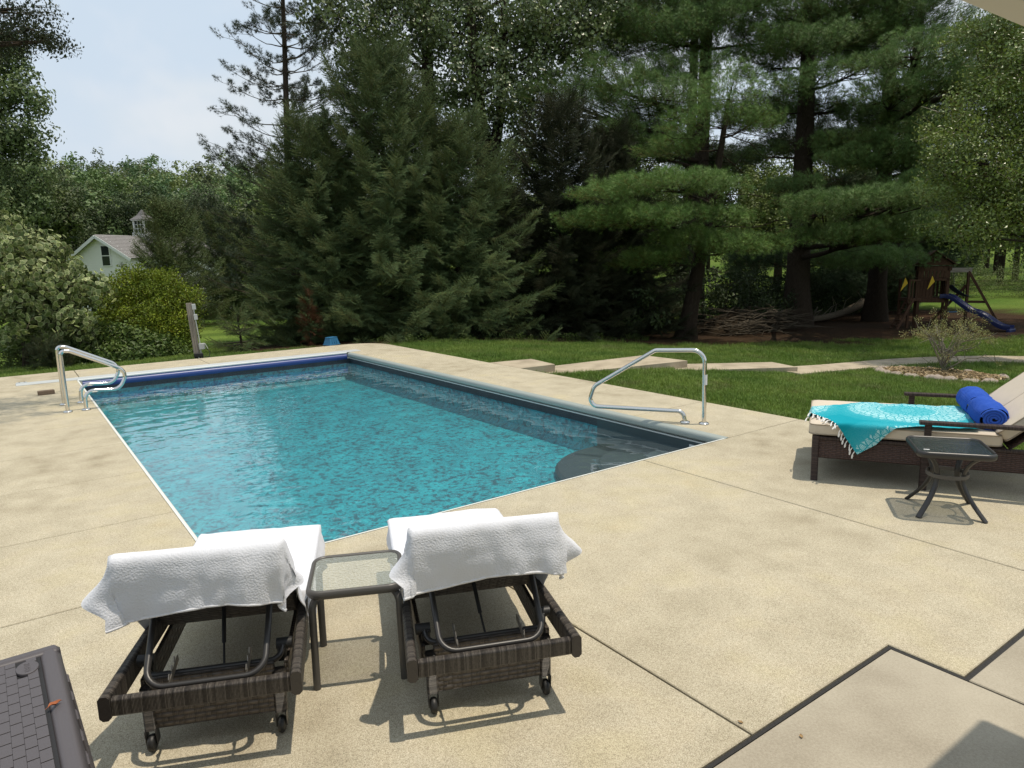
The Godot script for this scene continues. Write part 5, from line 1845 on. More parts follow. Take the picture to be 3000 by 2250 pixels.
# whorled conifer: drooping boughs that turn up at the tips, hung with sprays
func whorl_tree(t: Node3D, base: Vector3, h: float, r: float, o: Dictionary):
	var path := trunk_path(base, base + Vector3(o.get("lean", 0.0), h, 0), 0.05)
	var tr := MB.new()
	tr.tube(path, trunk_radii(h * 0.020 + 0.02, 0.012), 10)
	part("trunk", tr.mesh(), M.bark, t)
	var br := MB.new()
	var kinds: Array = o.sprays
	var where := []
	var tints := []
	for k in kinds: where.append([]); tints.append([])
	var y: float = o.get("from", 0.25)
	var dens: float = o.get("dens", 1.0)
	while y < h - 0.12:
		var f := y / h
		var n := int(lerpf(7.0, 4.0, f)) + rng.randi() % 2
		var off := rf(0, TAU)
		for b in n:
			var a := off + TAU * b / n + rf(-0.3, 0.3)
			var l := r * (pow(1.0 - f, o.get("taper", 0.85)) * rf(0.72, 1.14) + 0.05) * (1.0 + 0.12 * sin(a * 3.0 + base.x))
			var d := Vector3(cos(a), 0, sin(a))
			var st := on_path(path, base.y + y + rf(-0.1, 0.1))
			var droop := lerpf(o.get("droop", 0.42), -0.75, pow(f, 0.9))
			var bough := []
			var m := 10
			for i in m + 1:
				var s := float(i) / m
				bough.append(st + d * l * s + Vector3(0, l * (-droop * s + (absf(droop) * 0.5 + 0.12) * s * s * s), 0))
			br.tube(bough, [0.022, 0.02, 0.018, 0.016, 0.014, 0.012, 0.010, 0.009, 0.007, 0.005, 0.003], 5, false)
			var s := 0.16 if l > 0.6 else 0.05
			var gap := 0.105 / maxf(l, 0.3) / dens
			var flip := 1.0
			while s <= 1.0:
				var i := s * m
				var i0 := mini(int(i), m - 1)
				var p: Vector3 = bough[i0].lerp(bough[i0 + 1], i - i0)
				var tan: Vector3 = (bough[i0 + 1] - bough[i0]).normalized()
				var side := tan.cross(Vector3.UP).normalized() * flip
				flip = -flip
				var dd := tan * rf(0.5, 1.1) + side * rf(0.3, 1.0) * (1.05 - 0.6 * s) + Vector3(0, rf(-0.55, 0.25) + 0.25 * s, 0) + jit(0.2)
				if s > 0.93: dd = tan + Vector3(0, 0.35, 0) + jit(0.15)
				var sc: float = rf(o.size[0], o.size[1]) * (1.0 - 0.25 * s)
				var k := rng.randi() % kinds.size()
				where[k].append(Transform3D(facing(dd, rf(-0.7, 0.7)) * Basis.from_scale(Vector3.ONE * sc), p))
				tints[k].append(tint(o.tints[0], o.tints[1]))
				s += gap * rf(0.75, 1.25)
		y += lerpf(o.get("step", 0.30), 0.17, f)
	for i in 4:
		where[0].append(Transform3D(facing(Vector3(0, 1, 0) + jit(0.25)) * Basis.from_scale(Vector3.ONE * 0.8), base + Vector3(o.get("lean", 0.0), h - 0.3 + 0.08 * i, 0)))
		tints[0].append(tint(o.tints[0], o.tints[1]))
	part("boughs", br.mesh(), M.twig, t)
	for k in kinds.size():
		copies("needles", kinds[k], M.needles, where[k], tints[k], t)

func ball_masses(ce: Vector3, rx: float, ry: float, n: int, r0: float) -> Array:
	var out := []
	for i in n:
		var f := (i + 0.5) / n
		var cy := 1.0 - 1.75 * f
		var a := i * 2.4 + rf(-0.3, 0.3)
		var s := sqrt(maxf(0.05, 1.0 - cy * cy))
		var k := rf(0.55, 0.9)
		out.append([ce + Vector3(cos(a) * s * rx * k, cy * ry * 0.85, sin(a) * s * rx * k), r0 * rf(0.8, 1.25), r0 * rf(0.6, 0.9)])
	return out

func ground_at(x: float, z: float) -> Vector3:
	return Vector3(x, land(x, z) - 0.08, z)

func trees():
	make_sprays()
	var sp_a := Color(0.084, 0.148, 0.060)
	var sp_b := Color(0.160, 0.245, 0.100)
	var t: Node3D
	# Norway spruces at the end of the pool
	t = thing("spruce_tree", "tall full spruce behind the far right corner of the pool", "tree", Vector3.ZERO, 0.0, "spruces behind the pool")
	whorl_tree(t, ground_at(9.05, -18.6), 7.75, 3.3, {"sprays": sprays.spruce, "size": [1.1, 1.7], "tints": [sp_a, sp_b], "dens": 2.0, "step": 0.25, "taper": 0.72})
	t = thing("spruce_tree", "shorter spruce at the left flank of the tall full spruce, beside the sparse pine", "tree", Vector3.ZERO, 0.0, "spruces behind the pool")
	whorl_tree(t, ground_at(7.25, -19.25), 5.9, 2.3, {"sprays": sprays.spruce, "size": [1.05, 1.6], "tints": [sp_a * 0.92, sp_b * 0.92], "dens": 2.0, "step": 0.25, "taper": 0.66})
	t = thing("spruce_tree", "shorter spruce at the right flank of the tall full spruce, before the forked trunk", "tree", Vector3.ZERO, 0.0, "spruces behind the pool")
	whorl_tree(t, ground_at(10.6, -17.3), 5.8, 2.6, {"sprays": sprays.spruce, "size": [1.05, 1.6], "tints": [sp_a, sp_b], "dens": 2.0, "step": 0.25, "taper": 0.66})
	t = thing("spruce_tree", "low young spruce at the left foot of the spruces near the utility post", "tree", Vector3.ZERO, 0.0, "spruces behind the pool")
	whorl_tree(t, ground_at(4.55, -17.6), 1.0, 0.75, {"sprays": sprays.spruce, "size": [0.6, 0.9], "tints": [sp_a, sp_b * 0.9], "dens": 2.0, "taper": 0.6})
	# dark firs under the pines
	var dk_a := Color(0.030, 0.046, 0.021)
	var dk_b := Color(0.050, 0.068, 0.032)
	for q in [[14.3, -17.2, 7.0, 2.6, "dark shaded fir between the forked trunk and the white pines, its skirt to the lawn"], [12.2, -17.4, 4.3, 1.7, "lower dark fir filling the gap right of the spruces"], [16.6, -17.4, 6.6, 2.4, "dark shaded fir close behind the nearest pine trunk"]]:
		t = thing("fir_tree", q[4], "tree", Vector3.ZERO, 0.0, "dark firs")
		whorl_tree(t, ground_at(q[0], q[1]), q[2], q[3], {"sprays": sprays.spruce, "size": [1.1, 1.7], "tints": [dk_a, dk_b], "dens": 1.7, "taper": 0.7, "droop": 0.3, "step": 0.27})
	# cottonwood: straight trunk and forked trunk
	var cw := {"sprays": sprays.cotton, "size": [0.9, 1.35], "dens": 24.0, "tints": [Color(0.092, 0.132, 0.050), Color(0.175, 0.220, 0.090)], "mat": M.glossy_leaves, "lift": -0.15, "loose": 0.7, "limb": 0.06, "rise": 0.5, "twig_every": 8, "vary": 0.3}
	var left_half := []
	var right_half := []
	for c in COTTON:
		if c[0].x < 13.3: left_half.append(c)
		else: right_half.append(c)
	t = thing("cottonwood_tree", "cottonwood with one straight dark trunk rising behind the tall spruce", "tree", Vector3.ZERO, 0.0, "cottonwoods")
	clump_tree(t, trunk_path(ground_at(13.1, -23.0), Vector3(13.35, 14.0, -23.3), 0.12), trunk_radii(0.30, 0.16), left_half, cw)
	t = thing("cottonwood_tree", "cottonwood whose trunk forks in a narrow V above the spruces", "tree", Vector3.ZERO, 0.0, "cottonwoods")
	var base := ground_at(14.0, -21.0)
	clump_tree(t, [base, base + Vector3(0.03, 2.0, 0), base + Vector3(0.08, 4.0, 0), base + Vector3(0.10, 6.0, 0), base + Vector3(0.02, 7.5, -0.1), base + Vector3(-0.12, 9.5, -0.2), base + Vector3(-0.2, 13, -0.3)], [0.42, 0.36, 0.34, 0.31, 0.20, 0.17, 0.12], right_half, cw)
	var fk := MB.new()
	fk.tube([base + Vector3(0.16, 5.4, 0.05), base + Vector3(0.42, 6.5, 0.12), base + Vector3(0.72, 7.6, 0.1), base + Vector3(0.95, 9.4, 0.0), base + Vector3(1.1, 13.0, 0.1)], [0.22, 0.20, 0.17, 0.14, 0.09], 10)
	part("fork", fk.mesh(), M.bark, t)
	# sparse pine against the sky
	t = thing("pine_tree", "sparse open pine standing against the sky left of the spruces", "tree")
	sparse_pine(t, ground_at(7.6, -22.9), 13.5)
	# white pines
	var wp := {"sprays": sprays.pine, "size": [0.85, 1.3], "dens": 32.0, "tints": [Color(0.105, 0.190, 0.046), Color(0.165, 0.265, 0.066)], "mat": M.needles, "called": "needles", "flat": true, "limb": 0.050, "rise": 0.12, "lift": 0.42, "loose": 0.35, "twig_every": 11, "dead": 16, "dead_from": 2.2, "dead_to": 6.5}
	t = thing("pine_tree", "nearest white pine, its leaning trunk at the edge of the mown lawn", "tree", Vector3.ZERO, 0.0, "white pines")
	clump_tree(t, trunk_path(ground_at(17.5, -15.0), Vector3(18.75, 6.3, -14.6), 0.15), trunk_radii(0.29, 0.06), W1, wp)
	var wq := wp.duplicate()
	wq.dens = 34.0
	wq.dead = 40
	wq.dead_from = 3.0
	wq.dead_to = 10.0
	wq.limb = 0.07
	wq.tints = [Color(0.088, 0.160, 0.044), Color(0.140, 0.225, 0.062)]
	t = thing("pine_tree", "stout white pine right of the brush pile with a bright low bough", "tree", Vector3.ZERO, 0.0, "white pines")
	clump_tree(t, trunk_path(ground_at(24.2, -15.4), Vector3(26.0, 15.5, -16.6), 0.1), trunk_radii(0.46, 0.16), W2, wq)
	t = thing("pine_tree", "white pine behind the fallen log, its branches over the play set", "tree", Vector3.ZERO, 0.0, "white pines")
	clump_tree(t, trunk_path(ground_at(28.0, -14.4), Vector3(28.4, 15.0, -14.6), 0.1), trunk_radii(0.36, 0.14), W3 + [[Vector3(28.6, 7.4, -10.6), 2.0, 0.4], [Vector3(30.6, 8.2, -11.6), 2.0, 0.4], [Vector3(29.2, 7.8, -8.9), 2.3, 0.4], [Vector3(31.4, 8.2, -9.4), 2.2, 0.4], [Vector3(26.8, 8.4, -10.2), 1.6, 0.4], [Vector3(30.0, 7.0, -8.6), 1.6, 0.35]], wq)
	t = thing("pine_tree", "high white pine whose crown tops the nearest white pine", "tree", Vector3.ZERO, 0.0, "white pines")
	clump_tree(t, trunk_path(ground_at(22.2, -18.6), Vector3(23.0, 15.0, -18.8), 0.1), trunk_radii(0.36, 0.16), W0, wq)
	var wr := wq.duplicate()
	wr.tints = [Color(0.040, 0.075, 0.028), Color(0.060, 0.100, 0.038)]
	wr.dens = 34.0
	wr.size = [1.2, 1.7]
	for q in [[30.3, -19.2, "back row white pine seen between the stout pine and its neighbour", 0], [34.2, -16.6, "back row white pine farthest right behind the play set", 1], [27.0, -23.2, "back row white pine behind the dark firs", 2]]:
		var ms := []
		for i in DARK_BACKS.size():
			var c: Array = DARK_BACKS[i]
			var best := 0
			var bd := 1e9
			for e in [[30.3, -19.2, 0], [34.2, -16.6, 1], [27.0, -23.2, 2]]:
				var dd := Vector2(c[0].x - e[0], c[0].z - e[1]).length()
				if dd < bd: bd = dd; best = e[2]
			if best == q[3]: ms.append(c)
		for c in LOW_BACKS:
			if (c[0].x < 26.0 and q[3] == 2) or (c[0].x >= 26.0 and c[0].x < 32.5 and q[3] == 0) or (c[0].x >= 32.5 and q[3] == 1): ms.append(c)
		t = thing("pine_tree", q[2], "tree", Vector3.ZERO, 0.0, "white pines")
		clump_tree(t, trunk_path(ground_at(q[0], q[1]), Vector3(q[0] + 0.4, 15.5, q[1]), 0.1), trunk_radii(0.33, 0.14), ms, wr)
	# leafy tree at the right edge
	t = thing("elm_tree", "light leafy tree at the right edge, boughs hanging in front of the pines", "tree")
	clump_tree(t, trunk_path(ground_at(20.2, -5.1), Vector3(19.6, 7.5, -6.0), 0.15), trunk_radii(0.20, 0.08), RIGHT_TREE, {"sprays": sprays.elm, "size": [0.85, 1.3], "dens": 62.0, "tints": [Color(0.095, 0.150, 0.030), Color(0.200, 0.255, 0.050)], "mat": M.glossy_leaves, "lift": 0.0, "loose": 0.6, "limb": 0.035, "rise": 0.2, "twig_every": 10, "limbs_from": 1.6})
	# trees at the left edge
	t = thing("locust_tree", "tall feathery tree at the left edge of the view", "tree")
	clump_tree(t, trunk_path(ground_at(-1.2, -33.0), Vector3(-0.6, 11.0, -33.2), 0.2), trunk_radii(0.30, 0.10), LEFT_TREE, {"sprays": sprays.mid, "size": [0.6, 0.95], "dens": 9.0, "tints": [Color(0.115, 0.165, 0.068), Color(0.170, 0.220, 0.090)], "mat": M.leaves, "lift": 0.0, "loose": 0.6, "limb": 0.05, "rise": 0.5, "twig_every": 12})
	var cb := CORNER_BRANCH.duplicate(true)
	cb.append([Vector3(1.0, 7.1, -10.6), 1.0, 0.30])
	cb.append([Vector3(-0.2, 7.3, -10.9), 0.7, 0.25])
	t = thing("walnut_tree", "dark leafy branch reaching in at the upper left corner", "tree")
	clump_tree(t, trunk_path(ground_at(-6.2, -17.2), Vector3(-5.6, 9.0, -16.4), 0.2), trunk_radii(0.26, 0.12), cb, {"sprays": sprays.elm, "size": [0.8, 1.1], "dens": 70.0, "tints": [Color(0.030, 0.042, 0.020), Color(0.050, 0.062, 0.030)], "mat": M.leaves, "flat": true, "lift": -0.15, "loose": 0.5, "limb": 0.045, "rise": 0.15, "twig_every": 8})
	t = thing("maple_tree", "dark green maple behind the variegated small tree at the left", "tree")
	clump_tree(t, trunk_path(ground_at(1.5, -41.0), Vector3(1.6, 6.0, -41.2), 0.1), trunk_radii(0.24, 0.10), MAPLE, {"sprays": sprays.mid, "size": [0.8, 1.3], "dens": 14.0, "tints": [Color(0.060, 0.092, 0.026), Color(0.100, 0.130, 0.038)], "mat": M.leaves, "limb": 0.05, "rise": 0.4, "twig_every": 12})
	# hemlocks before the white barn
	for q in [[6.75, -37.0, 5.7, 2.6, "broad hemlock standing in front of the white barn roof"], [10.2, -41.5, 5.6, 2.3, "hemlock right of the barn cupola, next to the sparse pine"], [11.9, -39.6, 4.6, 2.4, "low spreading hemlock between the barn hemlocks and the spruces"]]:
		t = thing("hemlock_tree", q[4], "tree", Vector3.ZERO, 0.0, "hemlocks before the barn")
		whorl_tree(t, ground_at(q[0], q[1]), q[2], q[3], {"sprays": sprays.hemlock, "size": [0.9, 1.3], "tints": [Color(0.085, 0.130, 0.044), Color(0.140, 0.185, 0.066)], "dens": 2.2, "taper": 0.75, "droop": 0.22, "step": 0.4})

func sparse_pine(t: Node3D, base: Vector3, h: float):
	var path := trunk_path(base, base + Vector3(1.25, h, -2.0), 0.12)
	part("trunk", tube_mesh(path, trunk_radii(0.17, 0.05), 10), M.bark, t)
	var br := MB.new()
	var where := []
	var tints := []
	var y := 1.6
	while y < h - 0.4:
		var f := y / h
		for b in 5:
			var a := rf(0, TAU)
			var l := lerpf(2.5, 1.0, pow(f, 1.6)) * rf(0.6, 1.1)
			var st := on_path(path, base.y + y)
			var d := Vector3(cos(a), 0, sin(a))
			var bough := []
			for i in 9:
				var s := i / 8.0
				bough.append(st + d * l * s + Vector3(0, l * (-0.16 * s + 0.42 * s * s), 0) + jit(0.02))
			br.tube(bough, [0.026, 0.022, 0.019, 0.016, 0.014, 0.012, 0.010, 0.008, 0.006], 5, false)
			for k in int(l * 4.0):
				var s := rf(0.30, 1.0)
				var i0 := mini(int(s * 8), 7)
				var p: Vector3 = bough[i0].lerp(bough[i0 + 1], s * 8 - i0)
				var dd := (d * rf(0.4, 1.0) + d.cross(Vector3.UP) * rf(-0.9, 0.9) + Vector3(0, rf(0.0, 0.6), 0)).normalized()
				var q := p + dd * rf(0.12, 0.5)
				br.tube([p, q], [0.007, 0.004], 4, false)
				for e in 2:
					where.append(Transform3D(facing(dd + Vector3(0, 0.35, 0) + jit(0.3), rf(0, TAU)) * Basis.from_scale(Vector3.ONE * rf(0.6, 0.95)), q - dd * 0.08 * e))
					tints.append(tint(Color(0.040, 0.060, 0.030), Color(0.065, 0.085, 0.042)))
		y += 0.42
	part("boughs", br.mesh(), M.twig, t)
	copies("needles", sprays.red_pine[0], M.needles, where, tints, t)

# ---------- far things ----------
# barn with cupola and a low wing, beyond the hemlocks
func background_buildings():
	var t := thing("barn", "white sided barn with grey roof and a small glazed cupola among the trees", "barn", Vector3(5.91, -1.05, -56.15), 0.0)
	# local x runs along the ridge, gable end at x = 0
	var ph := 5.17
	var eh := 3.72
	var hw := 2.45
	var ln := 9.5
	var d := Basis(Vector3.UP, deg_to_rad(39.0))
	t.basis = d
	var core := MB.new()
	core.box(Vector3(ln * 0.5, eh * 0.5, 0), Vector3(ln - 0.06, eh, hw * 2 - 0.06))
	core.tri(Vector3(0.03, eh, hw - 0.03), Vector3(0.03, eh, -hw + 0.03), Vector3(0.03, ph - 0.03, 0))
	part("wall", core.mesh(), M.siding, t)
	# clapboards, one by one, on the gable and the near long side
	var y := 0.0
	while y < ph - 0.12:
		var w := hw if y < eh else hw * (ph - y - 0.06) / (ph - eh)
		for q in [[-hw, hw]]:
			var z0 := maxf(q[0], -w)
			var z1 := minf(q[1], w)
			if z1 - z0 > 0.1:
				part("clapboard", box_mesh(Vector3(0.0, y + 0.085, (z0 + z1) * 0.5), Vector3(0.05, 0.185, z1 - z0), 0.0, Basis(Vector3.BACK, 0.10)), M.siding, t)
		if y < eh - 0.1:
			part("clapboard", box_mesh(Vector3(ln * 0.5, y + 0.085, hw), Vector3(ln, 0.185, 0.05), 0.0, Basis(Vector3.RIGHT, -0.10)), M.siding, t)
		y += 0.17
	var slope := atan2(ph - eh, hw)
	var sl := Vector2(hw, ph - eh).length() + 0.35
	for s in [1.0, -1.0]:
		var rb := Basis(Vector3.RIGHT, slope * s)
		var rf0 := part("roof", box_mesh(Vector3(ln * 0.5 - 0.15, ph + 0.02 - sin(slope) * sl * 0.5, s * cos(slope) * sl * 0.5), Vector3(ln + 0.5, 0.05, sl), 0.0, rb), M.shingle, t)
		# shingle courses
		for k in 16:
			part("shingle_course", box_mesh(Vector3(ln * 0.5 - 0.15, ph + 0.05 - sin(slope) * sl * (k + 0.5) / 16.0, s * cos(slope) * sl * (k + 0.5) / 16.0), Vector3(ln + 0.5, 0.03, sl / 16.0 + 0.02), 0.0, Basis(Vector3.RIGHT, (slope - 0.09) * s)), M.shingle, rf0)
		part("rake_board", box_mesh(Vector3(-0.42, ph - 0.08 - sin(slope) * sl * 0.5, s * cos(slope) * sl * 0.5), Vector3(0.04, 0.20, sl), 0.0, rb), M.white_trim, t)
	var wn := part("window", box_mesh(Vector3(-0.055, 3.80, 0.42), Vector3(0.06, 1.42, 0.80), 0.0), M.white_trim, t)
	for k in 2:
		part("pane", box_mesh(Vector3(-0.08, 3.46 + 0.68 * k, 0.42), Vector3(0.02, 0.62, 0.62), 0.0), M.window_glass, wn)
	# cupola on the ridge
	var cx := 4.1
	var cu := part("cupola", box_mesh(Vector3(cx, ph + 0.02, 0), Vector3(1.12, 0.55, 1.12), 0.02, Basis(Vector3.UP, 0.0)), M.white_trim, t)
	var gl := part("lantern_glass", box_mesh(Vector3(cx, ph + 0.72, 0), Vector3(0.80, 0.86, 0.80), 0.0), M.window_glass, cu)
	for sx in [-1.0, 1.0]:
		for sz in [-1.0, 1.0]:
			part("corner_post", box_mesh(Vector3(cx + sx * 0.43, ph + 0.72, sz * 0.43), Vector3(0.11, 0.86, 0.11), 0.0), M.white_trim, cu)
	for s in [-1.0, 1.0]:
		for k in 2:
			part("muntin", box_mesh(Vector3(cx + s * 0.41, ph + 0.72, -0.13 + 0.26 * k), Vector3(0.04, 0.86, 0.035), 0.0), M.white_trim, cu)
			part("muntin", box_mesh(Vector3(cx - 0.13 + 0.26 * k, ph + 0.72, s * 0.41), Vector3(0.035, 0.86, 0.04), 0.0), M.white_trim, cu)
			part("muntin", box_mesh(Vector3(cx + s * 0.413, ph + 0.58 + 0.28 * k, 0), Vector3(0.03, 0.035, 0.80), 0.0), M.white_trim, cu)
			part("muntin", box_mesh(Vector3(cx, ph + 0.58 + 0.28 * k, s * 0.413), Vector3(0.80, 0.035, 0.03), 0.0), M.white_trim, cu)
	part("cornice", box_mesh(Vector3(cx, ph + 1.17, 0), Vector3(1.14, 0.07, 1.14), 0.01), M.white_trim, cu)
	var cr := MB.new()
	var e := 0.62
	var b0 := [Vector3(cx - e, ph + 1.21, e), Vector3(cx + e, ph + 1.21, e), Vector3(cx + e, ph + 1.21, -e), Vector3(cx - e, ph + 1.21, -e)]
	var b1 := []
	for q in b0: b1.append(Vector3(cx + (q.x - cx) * 0.45, ph + 1.52, q.z * 0.45))
	for k in 4:
		cr.quad(b0[k], b0[(k + 1) % 4], b1[(k + 1) % 4], b1[k])
		cr.tri(b1[k], b1[(k + 1) % 4], Vector3(cx, ph + 1.98, 0))
	part("cupola_roof", cr.mesh(), M.cupola_roof, cu)
	# white outbuilding half hidden right of the hemlocks
	var w := thing("shed", "low white sided shed end showing right of the utility post top", "shed", Vector3(10.9, -1.05, -49.6), 0.25)
	part("wall", box_mesh(Vector3(0, 0.75, -1.5), Vector3(3.4, 1.5, 3.0)), M.siding, w)
	for k in 9:
		part("clapboard", box_mesh(Vector3(0, 0.09 + 0.165 * k, 0.01), Vector3(3.42, 0.18, 0.05), 0.0, Basis(Vector3.RIGHT, -0.10)), M.siding, w)
	part("roof", box_mesh(Vector3(0, 1.62, -1.5), Vector3(3.7, 0.12, 3.4), 0.0, Basis(Vector3.RIGHT, 0.12)), M.shingle, w)

func far_tree(x: float, z: float, h: float, r: float, c: Color, where: Array, tints: Array, tr: MB, n: int, spread := 0.22):
	var g := land(x, z)
	var ce := Vector3(x, g + h * 0.55, z)
	tr.tube([Vector3(x, g - 0.2, z), Vector3(x + rf(-0.3, 0.3), g + h * 0.4, z), Vector3(x, g + h * 0.75, z)], [0.24, 0.18, 0.08], 6, false)
	for i in n:
		var q := Vector3(rng.randfn(), rng.randfn(), rng.randfn()).normalized()
		if q.y < -0.55: q.y = -q.y
		var rr := pow(rng.randf(), 0.35) * (1.0 + 0.30 * sin(q.x * 4.0 + x) * sin(q.z * 5.0 + z) + 0.12 * sin(q.y * 9.0 + x))
		var p := ce + q * Vector3(r, h * 0.45, r) * rr
		var k := rng.randi() % where.size()
		where[k].append(Transform3D(facing(q + Vector3(0, 0.4, 0) + jit(0.4), rf(0, TAU)) * Basis.from_scale(Vector3.ONE * rf(0.8, 1.35)), p))
		var kk := rf(1.0 - spread, 1.0 + spread)
		tints[k].append(Color(c.r * kk, c.g * kk, c.b * kk))

func far_forest():
	var greens := [Color(0.088, 0.135, 0.042), Color(0.115, 0.160, 0.046), Color(0.070, 0.112, 0.038), Color(0.135, 0.172, 0.052), Color(0.100, 0.126, 0.052), Color(0.076, 0.122, 0.056)]
	# one object for the wooded hill that reads as a mass
	var root := Node3D.new()
	root.name = "wooded_hillside"
	add_child(root, true)
	stuff(root)
	var where := [[], [], []]
	var tints := [[], [], []]
	var tr := MB.new()
	var r := 66.0
	while r < 172.0:
		var a := -0.98
		while a < 0.62:
			# bearing from straight ahead (-z), to the right
			var b := a + 0.62
			var rr := r + rf(-3.0, 3.0)
			var x := sin(b) * rr
			var z := -cos(b) * rr
			var leftness := b < 0.42
			if (leftness or r < 88.0) and not (x > 1.0 and x < 20.0 and z > -64.0):
				var h := rf(7.5, 10.0) if r < 100.0 else rf(9.0, 12.5)
				far_tree(x, z, h, h * rf(0.27, 0.36), greens[rng.randi() % greens.size()] * rf(1.15, 1.8), where, tints, tr, int(70 if r < 120 else 48))
			a += 7.0 / r * rf(0.8, 1.2)
		r += 7.0 if r < 110 else 9.0
	part("trunks", tr.mesh(), M.bark, root)
	stuff(root.get_child(0))
	for k in 3: copies("canopy", sprays.far[k], M.leaves, where[k], tints[k], root)
	# single trees that stand out before it
	var list := [[20.5, -73.0, 8.6, 3.3, Color(0.15, 0.20, 0.030), "round yellow green tree on the hillside just left of the sparse pine"],
		[9.5, -66.0, 9.5, 3.2, Color(0.055, 0.085, 0.030), "dark round tree behind the barn cupola"],
		[3.2, -62.5, 10.5, 3.4, Color(0.062, 0.088, 0.030), "tall oak behind the left end of the barn roof"],
		[14.5, -64.0, 9.0, 3.0, Color(0.060, 0.082, 0.036), "olive green tree beyond the hemlocks"],
		[-2.5, -56.0, 11.0, 3.6, Color(0.075, 0.098, 0.032), "bright leafy tree above the dark maple"]]
	for q in list:
		var t := thing("oak_tree", q[5], "tree", Vector3.ZERO, 0.0, "trees round the barn")
		var wh := [[], []]
		var ti := [[], []]
		var tm := MB.new()
		far_tree(q[0], q[1], q[2], q[3], q[4], wh, ti, tm, 420, 0.28)
		part("trunk", tm.mesh(), M.pale_bark, t)
		for k in 2: copies("foliage", sprays.mid[k], M.leaves, wh[k], ti[k], t)
	# trees across the lawn behind the pines
	var names := ["first", "second"]
	var spots := [[34.0, -34.0, 11.0, 4.0], [41.0, -30.5, 10.0, 4.0], [47.0, -26.0, 11.5, 4.2], [27.5, -39.0, 11.0, 4.0], [52.5, -22.0, 11.0, 4.2], [22.0, -41.0, 10.5, 3.8], [56.5, -16.0, 10.0, 4.0], [60.0, -10.5, 11.0, 4.2], [38.5, -26.0, 7.5, 3.0], [45.0, -19.5, 7.0, 2.8], [62.0, -3.0, 11.0, 4.2]]
	var where_is := ["glimpsed through the gap left of the stout pine", "right of the stout pine", "above the fallen log", "behind the cottonwood fork", "left of the play set roof", "right of the tall spruce", "above the play set", "behind the elm", "low behind the brush pile", "low left of the play set ladder", "at the right edge of the view"]
	for i in spots.size():
		var q: Array = spots[i]
		var t := thing("maple_tree", "sunlit green tree across the far lawn, " + where_is[i], "tree", Vector3.ZERO, 0.0, "trees across the far lawn")
		var wh := [[], []]
		var ti := [[], []]
		var tm := MB.new()
		far_tree(q[0], q[1], q[2], q[3], [Color(0.11, 0.155, 0.036), Color(0.085, 0.125, 0.032), Color(0.135, 0.175, 0.040)][i % 3], wh, ti, tm, 420, 0.28)
		part("trunk", tm.mesh(), M.bark, t)
		for k in 2: copies("foliage", sprays.mid[k], M.leaves, wh[k], ti[k], t)
	# pale ferny bushes at the far right of the lawn
	for i in 5:
		var x: float = 43.5 + 2.6 * i
		var z: float = -17.5 + 2.9 * i
		var t := thing("bush", "pale ferny bush across the right lawn, " + ["just behind the swing frame", "second in its row", "middle of its row", "fourth in its row", "last of its row"][i], "bush", Vector3.ZERO, 0.0, "ferny bushes")
		var ms := ball_masses(Vector3(x, land(x, z) + 0.75, z), 1.5, 0.8, 6, 0.7)
		clump_tree(t, [Vector3(x, land(x, z) - 0.1, z), Vector3(x, land(x, z) + 0.4, z), Vector3(x, land(x, z) + 0.9, z)], [0.05, 0.04, 0.02], ms, {"sprays": sprays.locust, "size": [1.0, 1.5], "dens": 16.0, "tints": [Color(0.12, 0.17, 0.05), Color(0.20, 0.24, 0.09)], "mat": M.leaves, "lift": 0.4, "loose": 0.5, "limb": 0.02, "twig_every": 14})

# ---------- planting ----------
# a heart-shaped leaf, green in the middle and cream towards the edge
func heart_leaf(m: MB, p: Vector3, d: Vector3, n: Vector3, l: float, c0: Color, c1: Color, cup: float):
	var s := d.cross(n).normalized()
	var shape := [Vector2(0, 0.10), Vector2(0.22, -0.04), Vector2(0.44, 0.06), Vector2(0.50, 0.28), Vector2(0.42, 0.52), Vector2(0.22, 0.78), Vector2(0, 1.0), Vector2(-0.22, 0.78), Vector2(-0.42, 0.52), Vector2(-0.50, 0.28), Vector2(-0.44, 0.06), Vector2(-0.22, -0.04)]
	var mid := Vector2(0, 0.40)
	m.col = c0
	var ce := m.p(p + d * l * mid.y, n)
	var st := m.v.size()
	for ring in 2:
		m.col = c0 if ring == 0 else c1
		for q in shape:
			var w: Vector2 = mid.lerp(q, 0.62 if ring == 0 else 1.0)
			var h := -cup * l * (absf(w.x) * 0.9 + pow(absf(w.y - 0.4), 2.0) * 0.9)
			m.p(p + (d * w.y + s * w.x) * l + n * h, (n + s * w.x * cup * 1.6).normalized())
	for i in 12:
		var j := (i + 1) % 12
		m.face(ce, st + i, st + j)
		m.face(st + i, st + 12 + i, st + 12 + j)
		m.face(st + i, st + 12 + j, st + j)

